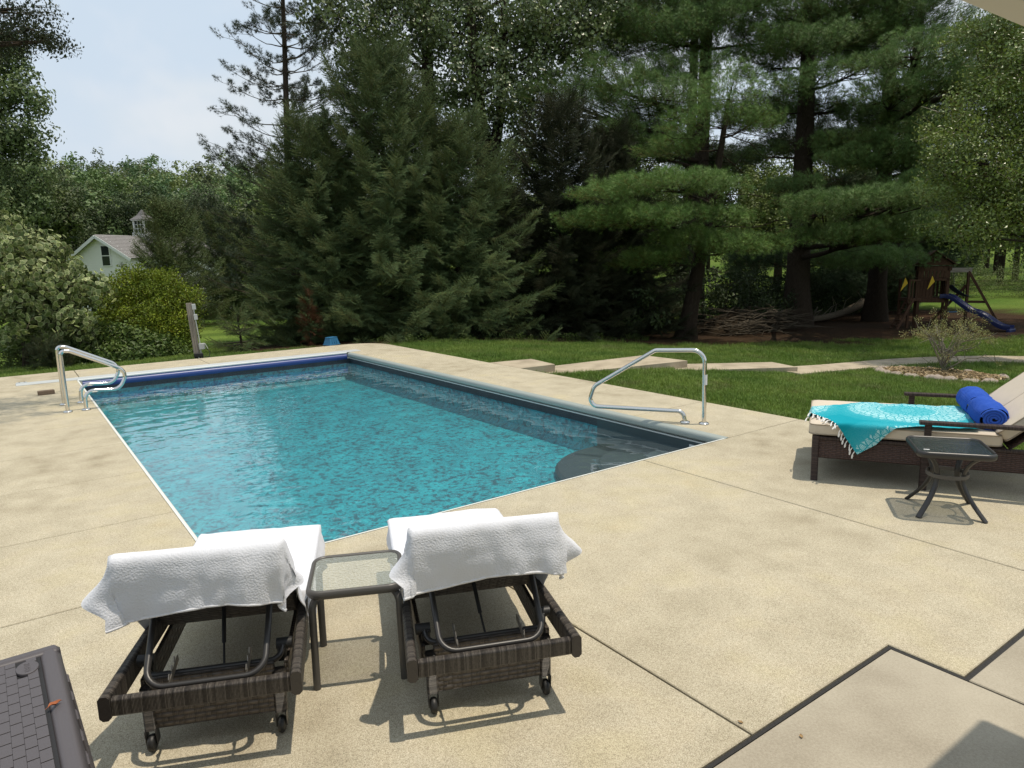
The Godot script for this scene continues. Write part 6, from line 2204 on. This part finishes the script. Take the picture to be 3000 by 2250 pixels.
func heart_spray(sd: int, count: int, l: float, pale: float) -> ArrayMesh:
	var r := RandomNumberGenerator.new()
	r.seed = sd
	var m := MB.new()
	m.col = Color(0.12, 0.10, 0.07)
	m.tube([Vector3.ZERO, Vector3(0.02, 0.2, 0), Vector3(0, 0.4, 0.02)], [0.005, 0.004, 0.002], 4, false)
	for i in count:
		var a := i * 2.4 + r.randf_range(-0.4, 0.4)
		var out := Vector3(cos(a), 0.0, sin(a))
		var p := Vector3(0, 0.08 + 0.34 * i / count, 0) + out * r.randf_range(0.02, 0.11)
		var n := (Vector3.UP * 0.9 + out * 0.7 + Vector3(r.randf_range(-0.5, 0.5), 0, r.randf_range(-0.5, 0.5))).normalized()
		var d := (out * 0.55 + Vector3(0, -0.75, 0) + Vector3(r.randf_range(-0.4, 0.4), 0, r.randf_range(-0.4, 0.4)))
		d = (d - n * d.dot(n)).normalized()
		var v := r.randf()
		var g := Color(0.065, 0.105, 0.030).lerp(Color(0.20, 0.24, 0.085), clampf(v * 0.7 + pale, 0, 1))
		var e := Color(0.13, 0.17, 0.06).lerp(Color(0.52, 0.54, 0.30), clampf(v + pale, 0, 1))
		heart_leaf(m, p, d, n, l * r.randf_range(0.75, 1.15), g, e, r.randf_range(0.2, 0.7))
	return m.mesh()

func stems(base: Vector3, masses: Array) -> Array:
	return [base, base.lerp(masses[0][0], 0.35), base.lerp(masses[0][0], 0.7)]

func shrubs():
	var hs := [heart_spray(31, 9, 0.135, 0.0), heart_spray(32, 9, 0.13, 0.25), heart_spray(33, 8, 0.125, 0.45)]
	var t := thing("redbud_tree", "small weeping tree with cream edged heart leaves at the left edge", "tree")
	var base := ground_at(0.25, -19.6)
	clump_tree(t, [base, base + Vector3(0.06, 0.6, 0), base + Vector3(0.02, 1.2, 0.05), base + Vector3(0.15, 1.9, 0.1), base + Vector3(0.25, 2.5, 0.1)], [0.07, 0.06, 0.055, 0.045, 0.03], REDBUD, {"sprays": hs, "size": [0.75, 1.05], "dens": 62.0, "tints": [Color(0.85, 0.9, 0.85), Color(1.1, 1.1, 1.0)], "mat": M.leaves, "lift": -0.45, "loose": 0.5, "limb": 0.02, "rise": -0.2, "twig_every": 12})
	t = thing("shrub", "rounded yellow green shrub left of the utility post", "shrub")
	clump_tree(t, stems(ground_at(2.8, -19.9), YELLOW_SHRUB), [0.04, 0.03, 0.02], YELLOW_SHRUB, {"sprays": sprays.small, "size": [1.0, 1.5], "dens": 130.0, "tints": [Color(0.10, 0.155, 0.020), Color(0.26, 0.32, 0.028)], "mat": M.leaves, "lift": 0.45, "loose": 0.5, "limb": 0.014, "rise": -0.4, "twig_every": 16, "vary": 0.25})
	t = thing("hydrangea_bush", "low broad leaved green bush along the grass below the yellow green shrub", "bush")
	clump_tree(t, stems(ground_at(2.1, -18.7), HYDRANGEA), [0.03, 0.025, 0.02], HYDRANGEA, {"sprays": sprays.broad, "size": [0.8, 1.2], "dens": 150.0, "tints": [Color(0.060, 0.105, 0.022), Color(0.115, 0.170, 0.036)], "mat": M.leaves, "lift": 0.4, "loose": 0.4, "limb": 0.012, "rise": -0.4, "twig_every": 14})
	t = thing("bush", "light green bush under the weeping tree at the left edge of the lawn", "bush")
	clump_tree(t, stems(ground_at(0.4, -20.4), LEFT_SHRUB), [0.03, 0.025, 0.02], LEFT_SHRUB, {"sprays": sprays.small, "size": [0.9, 1.3], "dens": 150.0, "tints": [Color(0.07, 0.11, 0.03), Color(0.12, 0.16, 0.045)], "mat": M.leaves, "lift": 0.4, "loose": 0.5, "limb": 0.012, "rise": -0.4, "twig_every": 16})
	t = thing("juniper_bush", "small dark juniper with brown base directly behind the left grab rails", "bush")
	var jm := [[Vector3(0.66, 0.16, -17.55), 0.26, 0.26], [Vector3(0.52, 0.02, -17.45), 0.22, 0.22], [Vector3(0.83, 0.0, -17.5), 0.22, 0.22]]
	clump_tree(t, stems(ground_at(0.66, -17.5), jm), [0.03, 0.025, 0.02], jm, {"sprays": sprays.spruce, "size": [0.35, 0.55], "dens": 330.0, "tints": [Color(0.045, 0.075, 0.035), Color(0.075, 0.105, 0.05)], "mat": M.needles, "called": "needles", "lift": 0.6, "loose": 0.4, "limb": 0.01, "rise": -0.4, "twig_every": 10})
	# rusty dead conifer at the spruces' foot
	t = thing("dead_shrub", "rusty brown dead cone of foliage at the left foot of the spruces", "shrub")
	var dm := [[Vector3(6.25, 0.25, -17.5), 0.22, 0.40], [Vector3(6.25, 0.75, -17.5), 0.13, 0.35]]
	clump_tree(t, stems(ground_at(6.25, -17.5), dm), [0.03, 0.02, 0.01], dm, {"sprays": sprays.spruce, "size": [0.4, 0.6], "dens": 150.0, "tints": [Color(0.09, 0.038, 0.016), Color(0.13, 0.058, 0.026)], "mat": M.needles, "called": "needles", "lift": 0.5, "loose": 0.4, "limb": 0.008, "rise": -0.4, "twig_every": 10})
	# thin saplings in front of the far lawn
	var wh := ["just right of the nearest pine trunk", "left of the brush pile", "over the middle of the brush pile", "beside the stout pine trunk", "between the dark firs and the nearest pine"]
	var i := 0
	for q in [[19.4, -16.2, 2.3], [20.6, -15.9, 2.0], [21.9, -15.9, 2.2], [22.9, -15.8, 1.8], [16.2, -15.6, 1.5]]:
		t = thing("sapling", "thin dark leafed sapling " + wh[i], "sapling", Vector3.ZERO, 0.0, "saplings under the pines")
		var b := ground_at(q[0], q[1])
		var ms := []
		for k in 7:
			var a := rf(0, TAU)
			ms.append([b + Vector3(cos(a) * 0.55, q[2] * rf(0.4, 1.0), sin(a) * 0.55), 0.30, 0.16])
		clump_tree(t, trunk_path(b, b + Vector3(0.1, q[2], 0), 0.05), trunk_radii(0.018, 0.005), ms, {"sprays": sprays.broad, "size": [1.0, 1.5], "dens": 26.0, "tints": [Color(0.03, 0.05, 0.018), Color(0.055, 0.08, 0.025)], "mat": M.leaves, "flat": true, "lift": 0.0, "loose": 0.5, "limb": 0.008, "rise": 0.3, "twig_every": 4})
		i += 1
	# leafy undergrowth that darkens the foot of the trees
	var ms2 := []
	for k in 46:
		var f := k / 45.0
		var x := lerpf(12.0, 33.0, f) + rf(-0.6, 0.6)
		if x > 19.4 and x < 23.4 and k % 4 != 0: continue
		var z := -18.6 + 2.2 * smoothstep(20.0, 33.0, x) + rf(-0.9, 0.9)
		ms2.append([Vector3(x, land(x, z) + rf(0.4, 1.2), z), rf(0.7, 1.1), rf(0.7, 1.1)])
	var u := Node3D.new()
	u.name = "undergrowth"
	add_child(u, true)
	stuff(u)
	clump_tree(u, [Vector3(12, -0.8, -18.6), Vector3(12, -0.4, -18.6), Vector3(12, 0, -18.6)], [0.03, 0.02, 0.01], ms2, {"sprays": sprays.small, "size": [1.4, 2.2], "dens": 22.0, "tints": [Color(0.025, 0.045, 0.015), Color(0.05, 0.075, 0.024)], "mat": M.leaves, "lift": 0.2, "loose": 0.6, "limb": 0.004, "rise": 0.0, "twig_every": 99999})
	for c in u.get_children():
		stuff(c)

func blade_tuft(sd: int, n: int, r0: float, h: float, w: float) -> ArrayMesh:
	var r := RandomNumberGenerator.new()
	r.seed = sd
	var m := MB.new()
	for i in n:
		var a := r.randf() * TAU
		var p := Vector3(cos(a), 0, sin(a)) * r0 * sqrt(r.randf())
		var b := r.randf() * TAU
		var lean := Vector3(cos(b), 0, sin(b)) * r.randf_range(0.1, 0.75)
		var s := Vector3(-sin(b), 0, cos(b)) * w * 0.5
		var l := h * r.randf_range(0.6, 1.2)
		var k := r.randf_range(0.7, 1.35)
		m.col = Color(k * r.randf_range(0.9, 1.25), k, k * 0.9)
		var mid := p + Vector3(0, l * 0.55, 0) + lean * l * 0.3
		var tip := p + Vector3(0, l * 0.92, 0) + lean * l * 0.9
		m.quad(p - s, p + s, mid + s * 0.8, mid - s * 0.8)
		m.tri(mid - s * 0.8, mid + s * 0.8, tip)
	return m.mesh()

var paved := []

func lawn_blades():
	var kinds := [blade_tuft(41, 16, 0.075, 0.075, 0.0050), blade_tuft(42, 18, 0.085, 0.065, 0.0050), blade_tuft(43, 14, 0.07, 0.095, 0.0055)]
	var where := [[], [], []]
	var tints := [[], [], []]
	var zones := [[6.9, -14.8, 13.5, 0.5, 300.0, 1.0], [-2.5, -19.5, 7.5, -15.1, 190.0, 1.0], [6.4, -17.0, 13.5, -14.5, 240.0, 1.0], [13.5, -14.5, 24.0, -1.0, 110.0, 1.25], [24.0, -13.0, 33.0, -2.0, 40.0, 1.5], [-2.5, -24.0, 9.0, -19.5, 50.0, 1.35]]
	for q in zones:
		var n := int((q[2] - q[0]) * (q[3] - q[1]) * q[4])
		for i in n:
			var x := rf(q[0], q[2])
			var z := rf(q[1], q[3])
			if x < 6.93 and z > -15.12: continue
			if x < 6.9 and x > 5.4 and z > -15.5 and Vector2(x - 6.1, z + 14.35).length() < 0.8: continue
			var bare := litter(x, z)
			if rng.randf() < bare * 1.25: continue
			if Vector2(x - 14.35, z + 6.05).length() < 1.05 + 0.1 * fine.get_noise_2d(x * 3.0, z * 3.0): continue
			var on := false
			for pp in paved:
				if Geometry2D.is_point_in_polygon(Vector2(x, z), pp):
					on = true
					break
			if on: continue
			var g := fine.get_noise_2d(x * 0.5, z * 0.5)
			var dry := smoothstep(0.15, 0.6, fine.get_noise_2d(x * 0.9 + 30.0, z * 0.9))
			# thin worn fringe along the deck
			if x < 7.5 and z > -9.2: dry = maxf(dry, 0.75 * smoothstep(0.65, 0.0, x - 6.9) * (0.5 + rng.randf()))
			var c := Color(0.105, 0.185, 0.032).lerp(Color(0.185, 0.265, 0.055), clampf(0.5 + g, 0, 1)).lerp(Color(0.17, 0.16, 0.075), clampf(dry, 0, 1) * rf(0.2, 0.7))
			var kk := rf(0.8, 1.2)
			var k := rng.randi() % 3
			var s: float = q[5] * rf(0.75, 1.2)
			where[k].append(Transform3D(Basis(Vector3.UP, rf(0, TAU)) * Basis.from_scale(Vector3(s, s * rf(0.8, 1.1), s)), Vector3(x, land(x, z) - 0.004, z)))
			tints[k].append(Color(c.r * kk, c.g * kk, c.b * kk))
	var root := Node3D.new()
	root.name = "grass"
	add_child(root, true)
	stuff(root)
	for k in 3: copies("blades", kinds[k], M.grass_blades, where[k], tints[k], root)
	# taller weeds along the foot of the spruces and round the step slabs
	var wd := [[], []]
	var wt := [[], []]
	for i in 240:
		var x: float
		var z: float
		if i < 140:
			x = rf(6.9, 15.5); z = -15.0 + 0.35 * (x - 7.0) + rf(-0.5, 0.3)
			z = minf(z, -14.2) - 0.5
		else:
			x = rf(7.3, 11.4); z = -8.95 + 0.35 * (x - 9.0) + rf(-0.25, 0.1)
			if Geometry2D.is_point_in_polygon(Vector2(x, z), paved[1]) or Geometry2D.is_point_in_polygon(Vector2(x, z), paved[2]): continue
		wd[i % 2].append(Transform3D(Basis(Vector3.UP, rf(0, TAU)) * Basis.from_scale(Vector3.ONE * rf(0.5, 1.0)), Vector3(x, land(x, z), z)))
		wt[i % 2].append(tint(Color(0.055, 0.095, 0.02), Color(0.10, 0.15, 0.03)))
	var wr := Node3D.new()
	wr.name = "weeds"
	add_child(wr, true)
	stuff(wr)
	var tall := blade_tuft(45, 14, 0.05, 0.17, 0.006)
	copies("blades", tall, M.grass_blades, wd[0], wt[0], wr)
	copies("leaves", sprays.small[0], M.leaves, wd[1], wt[1], wr)

func mulch_ring():
	var cx := 14.35
	var cz := -6.05
	var t := thing("mulch_bed", "round bed of tan wood chips on the right lawn round a scraggly shrub", "mulch bed")
	var m := MB.new()
	var g := []
	for i in 9:
		var row := []
		for j in 41:
			var a := TAU * j / 40.0
			var r := 1.03 * i / 8.0 * (1.0 + 0.05 * sin(a * 3.0))
			var x := cx + cos(a) * r
			var z := cz + sin(a) * r
			row.append(Vector3(x, land(x, z) + 0.05 + 0.05 * (1.0 - i / 8.0) - (0.09 if i == 8 else 0.0), z))
		g.append(row)
	m.sheet(g, [], false)
	m.c.fill(Color(0.11, 0.075, 0.042))
	part("bed", m.mesh(), M.chips, t)
	var ch := MB.new()
	ch.box(Vector3.ZERO, Vector3(0.055, 0.008, 0.018), 0.0)
	var wh := []
	var ti := []
	for i in 2300:
		var a := rf(0, TAU)
		var r := 1.02 * sqrt(rng.randf())
		var x := cx + cos(a) * r
		var z := cz + sin(a) * r
		wh.append(Transform3D(Basis.from_euler(Vector3(rf(-0.5, 0.5), rf(0, TAU), rf(-0.5, 0.5))) * Basis.from_scale(Vector3.ONE * rf(0.6, 1.5)), Vector3(x, land(x, z) + 0.062 + 0.05 * (1.0 - r / 1.02) + rf(-0.008, 0.014), z)))
		ti.append(tint(Color(0.17, 0.115, 0.055), Color(0.36, 0.28, 0.17), 0.3))
	copies("chips", ch.mesh(), M.chips, wh, ti, t)
	# field stones set round it
	for i in 22:
		var a := TAU * i / 22.0 + rf(-0.05, 0.05)
		var x := cx + cos(a) * 1.06
		var z := cz + sin(a) * 1.06
		if i in [1, 2, 4, 5, 6]: continue
		var n := noise(1.0, 300 + i, 2)
		var sm := MB.new()
		var gg := []
		var sx := rf(0.11, 0.19)
		var sy := rf(0.06, 0.10)
		var sz := rf(0.09, 0.13)
		for u in 9:
			var row := []
			for v in 13:
				var th := PI * u / 8.0
				var ph := TAU * v / 12.0
				var d := Vector3(sin(th) * cos(ph), cos(th), sin(th) * sin(ph))
				var k := 1.0 + 0.35 * n.get_noise_3d(d.x * 1.3, d.y * 1.3, d.z * 1.3)
				row.append(Vector3(d.x * sx, d.y * sy, d.z * sz) * k)
			gg.append(row)
		sm.sheet(gg, [], false)
		var st := part("stone", sm.mesh(), M.field_stone)
		st.position = Vector3(x, land(x, z) + 0.012, z)
		st.rotation.y = -a + PI / 2
		tag(st, "one of the grey brown field stones edging the wood chip bed on the right lawn", "stone", "stones round the wood chip bed")
	# scraggly shrub
	var s := thing("shrub", "scraggly twiggy small leaved shrub standing in the wood chip bed", "shrub")
	var br := MB.new()
	var leaves := []
	var lt := []
	var b0 := Vector3(cx - 0.05, land(cx, cz) + 0.04, cz + 0.05)
	var tm := MB.new()
	tm.tube([b0, b0 + Vector3(0.02, 0.25, 0), b0 + Vector3(0.03, 0.5, 0.02)], [0.035, 0.028, 0.022], 8)
	part("trunk", tm.mesh(), M.grey_twig, s)
	for i in 24:
		var a := rf(0, TAU)
		var up := rf(0.45, 1.0)
		var p0 := b0 + Vector3(0.0, rf(0.06, 0.5), 0.0)
		var l := rf(0.45, 0.95)
		var d := Vector3(cos(a) * 0.62, up * 1.15, sin(a) * 0.62)
		if i % 6 == 0: d = Vector3(cos(a) * 1.0, 0.55, sin(a) * 1.0)
		var pts := [p0]
		for k in 5: pts.append(p0 + d * l * (k + 1) / 5.0 + Vector3(0, 0.05 * sin(k * 1.3), 0) + jit(0.03))
		br.tube(pts, [0.017, 0.014, 0.011, 0.009, 0.007, 0.004], 5, false)
		for k in 7:
			var f := rf(0.3, 1.0)
			var ii := mini(int(f * 5), 4)
			var q: Vector3 = pts[ii].lerp(pts[ii + 1], f * 5 - ii)
			var dd := (d.normalized() * 0.6 + jit(0.9)).normalized()
			var e := q + dd * rf(0.06, 0.28)
			br.tube([q, e], [0.0055, 0.003], 3, false)
			if e.y > b0.y + 0.66 or rng.randf() < 0.12:
				for w in 2:
					leaves.append(Transform3D(facing(dd + jit(0.5), rf(0, TAU)) * Basis.from_scale(Vector3.ONE * rf(0.4, 0.7)), e + jit(0.03)))
					lt.append(tint(Color(0.20, 0.22, 0.075), Color(0.42, 0.41, 0.19)))
	for i in 60:
		leaves.append(Transform3D(facing(jit(1.0) + Vector3(0, 0.6, 0), rf(0, TAU)) * Basis.from_scale(Vector3.ONE * rf(0.35, 0.6)), b0 + Vector3(rf(-0.28, 0.28), rf(0.02, 0.20), rf(-0.28, 0.28))))
		lt.append(tint(Color(0.05, 0.075, 0.03), Color(0.09, 0.11, 0.05)))
	part("twigs", br.mesh(), M.grey_twig, s)
	copies("foliage", sprays.small[1], M.leaves, leaves, lt, s)

func wood_litter():
	var t := thing("brush_pile", "heap of cut branches and twigs between the two big pine trunks", "brush pile")
	for kind in 1:
		var m := MB.new()
		for i in 300:
			var f := rng.randf()
			var x := lerpf(19.7, 23.3, f)
			var z := -15.3 + rf(-0.8, 0.9) - 0.2 * f
			var h := (0.15 + 0.75 * sin(PI * clampf(0.1 + 0.8 * f, 0, 1))) * rng.randf()
			var a := rf(-0.9, 0.9) + (PI if rng.randf() < 0.5 else 0.0) + 0.55
			var l := rf(0.5, 1.5)
			var d := Vector3(cos(a), rf(-0.35, 0.25), sin(a))
			var p := Vector3(x, land(x, z) + 0.05 + h, z)
			var q := p + d * l
			q.y = maxf(q.y, land(q.x, q.z) + 0.02)
			m.tube([p, p.lerp(q, 0.5) + jit(0.08), q], [rf(0.008, 0.028), 0.011, 0.005], 5)
		stuff(part("sticks", m.mesh(), M.twig, t))
	var hm := MB.new()
	var n := noise(1.0, 88, 3)
	var g := []
	for i in 15:
		var row := []
		for j in 31:
			var x := 19.3 + 4.3 * j / 30.0
			var z := -16.6 + 1.5 * i / 14.0
			var k := sin(PI * i / 14.0) * sin(PI * j / 30.0)
			row.append(Vector3(x, land(x, z) - 0.05 + sqrt(maxf(k, 0.0)) * (0.75 + 0.35 * n.get_noise_2d(x * 2.5, z * 2.5)), z))
		g.append(row)
	hm.sheet(g, [], false)
	hm.c.fill(Color(0.03, 0.022, 0.015))
	part("leaf_heap", hm.mesh(), M.chips, t)
	var lg := thing("fallen_log", "fallen bent log with broken twigs right of the stout pine trunk", "log")
	var pts := []
	for i in 10:
		var f := i / 9.0
		var x := lerpf(25.2, 28.6, f)
		var z := lerpf(-16.0, -15.2, f)
		pts.append(Vector3(x, land(x, z) + 0.15 + 0.55 * pow(f, 3.0), z))
	part("log", tube_mesh(pts, [0.09, 0.10, 0.11, 0.12, 0.13, 0.13, 0.14, 0.15, 0.16, 0.17], 10), M.pale_bark, lg)
	for i in 7:
		var p: Vector3 = pts[2 + i % 6]
		part("twig", tube_mesh([p, p + Vector3(rf(-0.4, 0.4), rf(0.2, 0.6), rf(0.0, 0.4)), p + Vector3(rf(-0.8, 0.8), rf(0.3, 0.9), rf(0.1, 0.8))], [0.022, 0.014, 0.006], 6), M.grey_twig, lg)

func play_set():
	var c := Vector3(27.2, 0, -11.9)
	var t := thing("play_set", "dark wooden play set with roofed tower, blue slide and swing frame", "play set", Vector3(c.x, -1.02, c.z), -deg_to_rad(35.75))
	var W: Material = M.stained_wood
	var tb := Basis(Vector3.UP, -deg_to_rad(24.0))
	var tw := Vector3(-0.12, 0, 0)
	for sx in [-1.0, 1.0]:
		for sz in [-1.0, 1.0]:
			var q := tw + tb * Vector3(0.44 * sx, 0, 0.44 * sz)
			part("post", beam_mesh([q, q + Vector3(0, 2.18, 0)], 0.09, 0.09, 0.008, tb * Vector3.RIGHT), W, t)
	for k in 9:
		part("deck_plank", box_mesh(tw + tb * Vector3(-0.44 + 0.11 * k, 1.06, 0), Vector3(0.10, 0.04, 0.98), 0.004, tb), W, t)
	for s in [-1.0, 1.0]:
		part("joist", box_mesh(tw + tb * Vector3(0, 0.98, 0.46 * s), Vector3(1.0, 0.13, 0.05), 0.004, tb), W, t)
		part("joist", box_mesh(tw + tb * Vector3(0.46 * s, 0.98, 0), Vector3(0.05, 0.13, 1.0), 0.004, tb), W, t)
		part("header", box_mesh(tw + tb * Vector3(0, 2.10, 0.46 * s), Vector3(1.06, 0.15, 0.05), 0.004, tb), W, t)
		part("header", box_mesh(tw + tb * Vector3(0.46 * s, 2.10, 0), Vector3(0.05, 0.15, 1.06), 0.004, tb), W, t)
		part("guard_rail", box_mesh(tw + tb * Vector3(0, 1.72, 0.46 * s), Vector3(0.92, 0.09, 0.05), 0.004, tb), W, t)
		part("guard_rail", box_mesh(tw + tb * Vector3(0.46 * s, 1.72, 0), Vector3(0.05, 0.09, 0.92), 0.004, tb), W, t)
	for k in 7:
		part("slat", box_mesh(tw + tb * Vector3(-0.36 + 0.12 * k, 1.40, -0.46), Vector3(0.07, 0.62, 0.03), 0.003, tb), W, t)
		if k < 4: part("slat", box_mesh(tw + tb * Vector3(-0.37 + 0.105 * k, 1.40, 0.47), Vector3(0.095, 0.66, 0.03), 0.003, tb), W, t)
		part("slat", box_mesh(tw + tb * Vector3(-0.47, 1.40, -0.36 + 0.12 * k), Vector3(0.03, 0.62, 0.075), 0.003, tb), W, t)
		if k % 2 == 0: part("slat", box_mesh(tw + tb * Vector3(0.47, 1.40, -0.36 + 0.12 * k), Vector3(0.03, 0.62, 0.07), 0.003, tb), W, t)
		# short boards under the eaves with window gaps
		part("slat", box_mesh(tw + tb * Vector3(-0.36 + 0.12 * k, 1.93, 0.47), Vector3(0.10, 0.30, 0.025), 0.003, tb), W, t)
	# plank roof, ridge front to back
	for s in [-1.0, 1.0]:
		var sl := Basis(Vector3.BACK, -0.62 * s)
		for k in 7:
			var f := (k + 0.5) / 7.0
			var q := tw + tb * Vector3(s * 0.66 * f, 2.72 - 0.50 * f, 0)
			part("roof_plank", box_mesh(q, Vector3(0.135, 0.022, 1.26), 0.003, tb * Basis(Vector3.BACK, (-0.62 - 0.1) * s)), W, t)
	for s in [-1.0, 1.0]:
		var gb := MB.new()
		gb.tri(tw + tb * Vector3(-0.58 * s, 2.22, 0.50 * s), tw + tb * Vector3(0.58 * s, 2.22, 0.50 * s), tw + tb * Vector3(0, 2.68, 0.50 * s))
		part("gable_board", gb.mesh(), W, t)
	# side landing with ladder on the left
	for q in [Vector3(-1.05, 0, 0.25), Vector3(-1.0, 0, -0.45)]:
		part("post", beam_mesh([q, q + Vector3(0, 1.75, 0)], 0.08, 0.08, 0.008, Vector3.RIGHT), W, t)
	part("landing", box_mesh(Vector3(-0.78, 1.02, -0.08), Vector3(0.55, 0.10, 0.78), 0.005), W, t)
	part("guard_rail", box_mesh(Vector3(-0.80, 1.70, 0.26), Vector3(0.56, 0.07, 0.05), 0.004), W, t)
	for k in 3: part("slat", box_mesh(Vector3(-0.93 + 0.13 * k, 1.38, 0.25), Vector3(0.05, 0.62, 0.03), 0.003), W, t)
	for z in [0.15, 0.55]:
		part("ladder_rail", beam_mesh([Vector3(-1.62, 0, z + 0.1), Vector3(-0.98, 1.05, z - 0.1)], 0.045, 0.10, 0.006), W, t)
	for k in 5:
		var f := (k + 0.7) / 5.5
		part("rung", box_mesh(Vector3(-1.62 + 0.64 * f, 1.05 * f, 0.45 - 0.2 * f), Vector3(0.12, 0.035, 0.40), 0.004), W, t)
	# wavy slide
	var g := []
	var line := [Vector3(0.02, 1.10, 0.45), Vector3(0.14, 1.12, 0.55), Vector3(0.28, 1.04, 0.72), Vector3(0.46, 0.82, 0.98), Vector3(0.60, 0.66, 1.20), Vector3(0.74, 0.58, 1.40), Vector3(0.90, 0.44, 1.62), Vector3(1.06, 0.24, 1.86), Vector3(1.18, 0.14, 2.05), Vector3(1.32, 0.12, 2.25)]
	for i in 37:
		var f := i / 36.0 * (line.size() - 1)
		var k := mini(int(f), line.size() - 2)
		var u := f - k
		var p0: Vector3 = line[maxi(k - 1, 0)]; var p1: Vector3 = line[k]; var p2: Vector3 = line[k + 1]; var p3: Vector3 = line[mini(k + 2, line.size() - 1)]
		var q := p1.cubic_interpolate(p2, p0, p3, u)
		var row := []
		var side := Vector3(0.80, 0, -0.60)
		for e in [Vector2(-0.20, -0.04), Vector2(-0.21, 0.10), Vector2(-0.18, 0.105), Vector2(-0.15, 0.02), Vector2(0, 0.0), Vector2(0.15, 0.02), Vector2(0.18, 0.105), Vector2(0.21, 0.10), Vector2(0.20, -0.04)]:
			row.append(q + side * e.x + Vector3.UP * e.y)
		g.append(row)
	part("slide", cloth(g, -0.012), M.blue_slide, t)
	part("slide_foot", box_mesh(Vector3(1.30, 0.05, 2.24), Vector3(0.50, 0.12, 0.12), 0.02, Basis(Vector3.UP, 0.64)), M.blue_slide, t)
	# swing beam and A-shaped legs
	var apex := Vector3(1.33, 1.96, -0.25)
	part("swing_beam", beam_mesh([Vector3(0.2, 2.02, -0.25), apex + Vector3(0.10, 0.04, 0)], 0.08, 0.16, 0.008), M.weathered_wood, t)
	part("frame_leg", beam_mesh([Vector3(2.22, 0, 0.35), apex], 0.085, 0.085, 0.008), W, t)
	part("frame_leg", beam_mesh([Vector3(0.62, 0, -1.25), apex + Vector3(-0.02, -0.5, -0.02)], 0.085, 0.085, 0.008), W, t)
	part("frame_post", beam_mesh([Vector3(1.36, 0.0, -0.28), apex], 0.085, 0.085, 0.008, Vector3.RIGHT), W, t)
	part("brace", beam_mesh([Vector3(1.36, 0.86, -0.25), Vector3(1.86, 0.86, 0.05)], 0.05, 0.09, 0.006), W, t)
	for x in [0.55, 0.78]:
		part("swing_rope", tube_mesh([Vector3(x, 1.95, -0.25), Vector3(x + 0.16, 0.52, -0.2)], 0.008, 5), M.rope, t)
	part("swing_seat", box_mesh(Vector3(0.83, 0.51, -0.2), Vector3(0.30, 0.03, 0.14), 0.01), M.blue_plastic, t)
	# striped awning over the slide top
	var aw := []
	for i in 9:
		var row := []
		for j in 7:
			row.append(Vector3(0.30 + 0.55 * i / 8.0, 1.52 - 0.42 * i / 8.0 - 0.06 * sin(PI * i / 8.0), 0.55 - 0.45 * j / 6.0 + 0.25 * i / 8.0))
		aw.append(row)
	part("awning", cloth(aw, -0.004), M.awning_cloth, t)
	var st := []
	for i in 9:
		var row := []
		for j in 2:
			var q: Vector3 = aw[i][2 + j * 2]
			row.append(q + Vector3(0.003, 0.006, 0.0))
		st.append(row)
	part("awning_stripe", cloth(st, -0.002), M.yellow_cloth, t)
	for q in [Vector3(-1.30, 1.55, 0.3), Vector3(-0.50, 1.60, 0.55)]:
		var fl := MB.new()
		fl.tri(q + Vector3(0.06, 0.26, 0), q + Vector3(-0.10, -0.22, 0.02), q + Vector3(0.16, 0.06, 0))
		part("pennant", fl.mesh(), M.yellow_cloth, t)
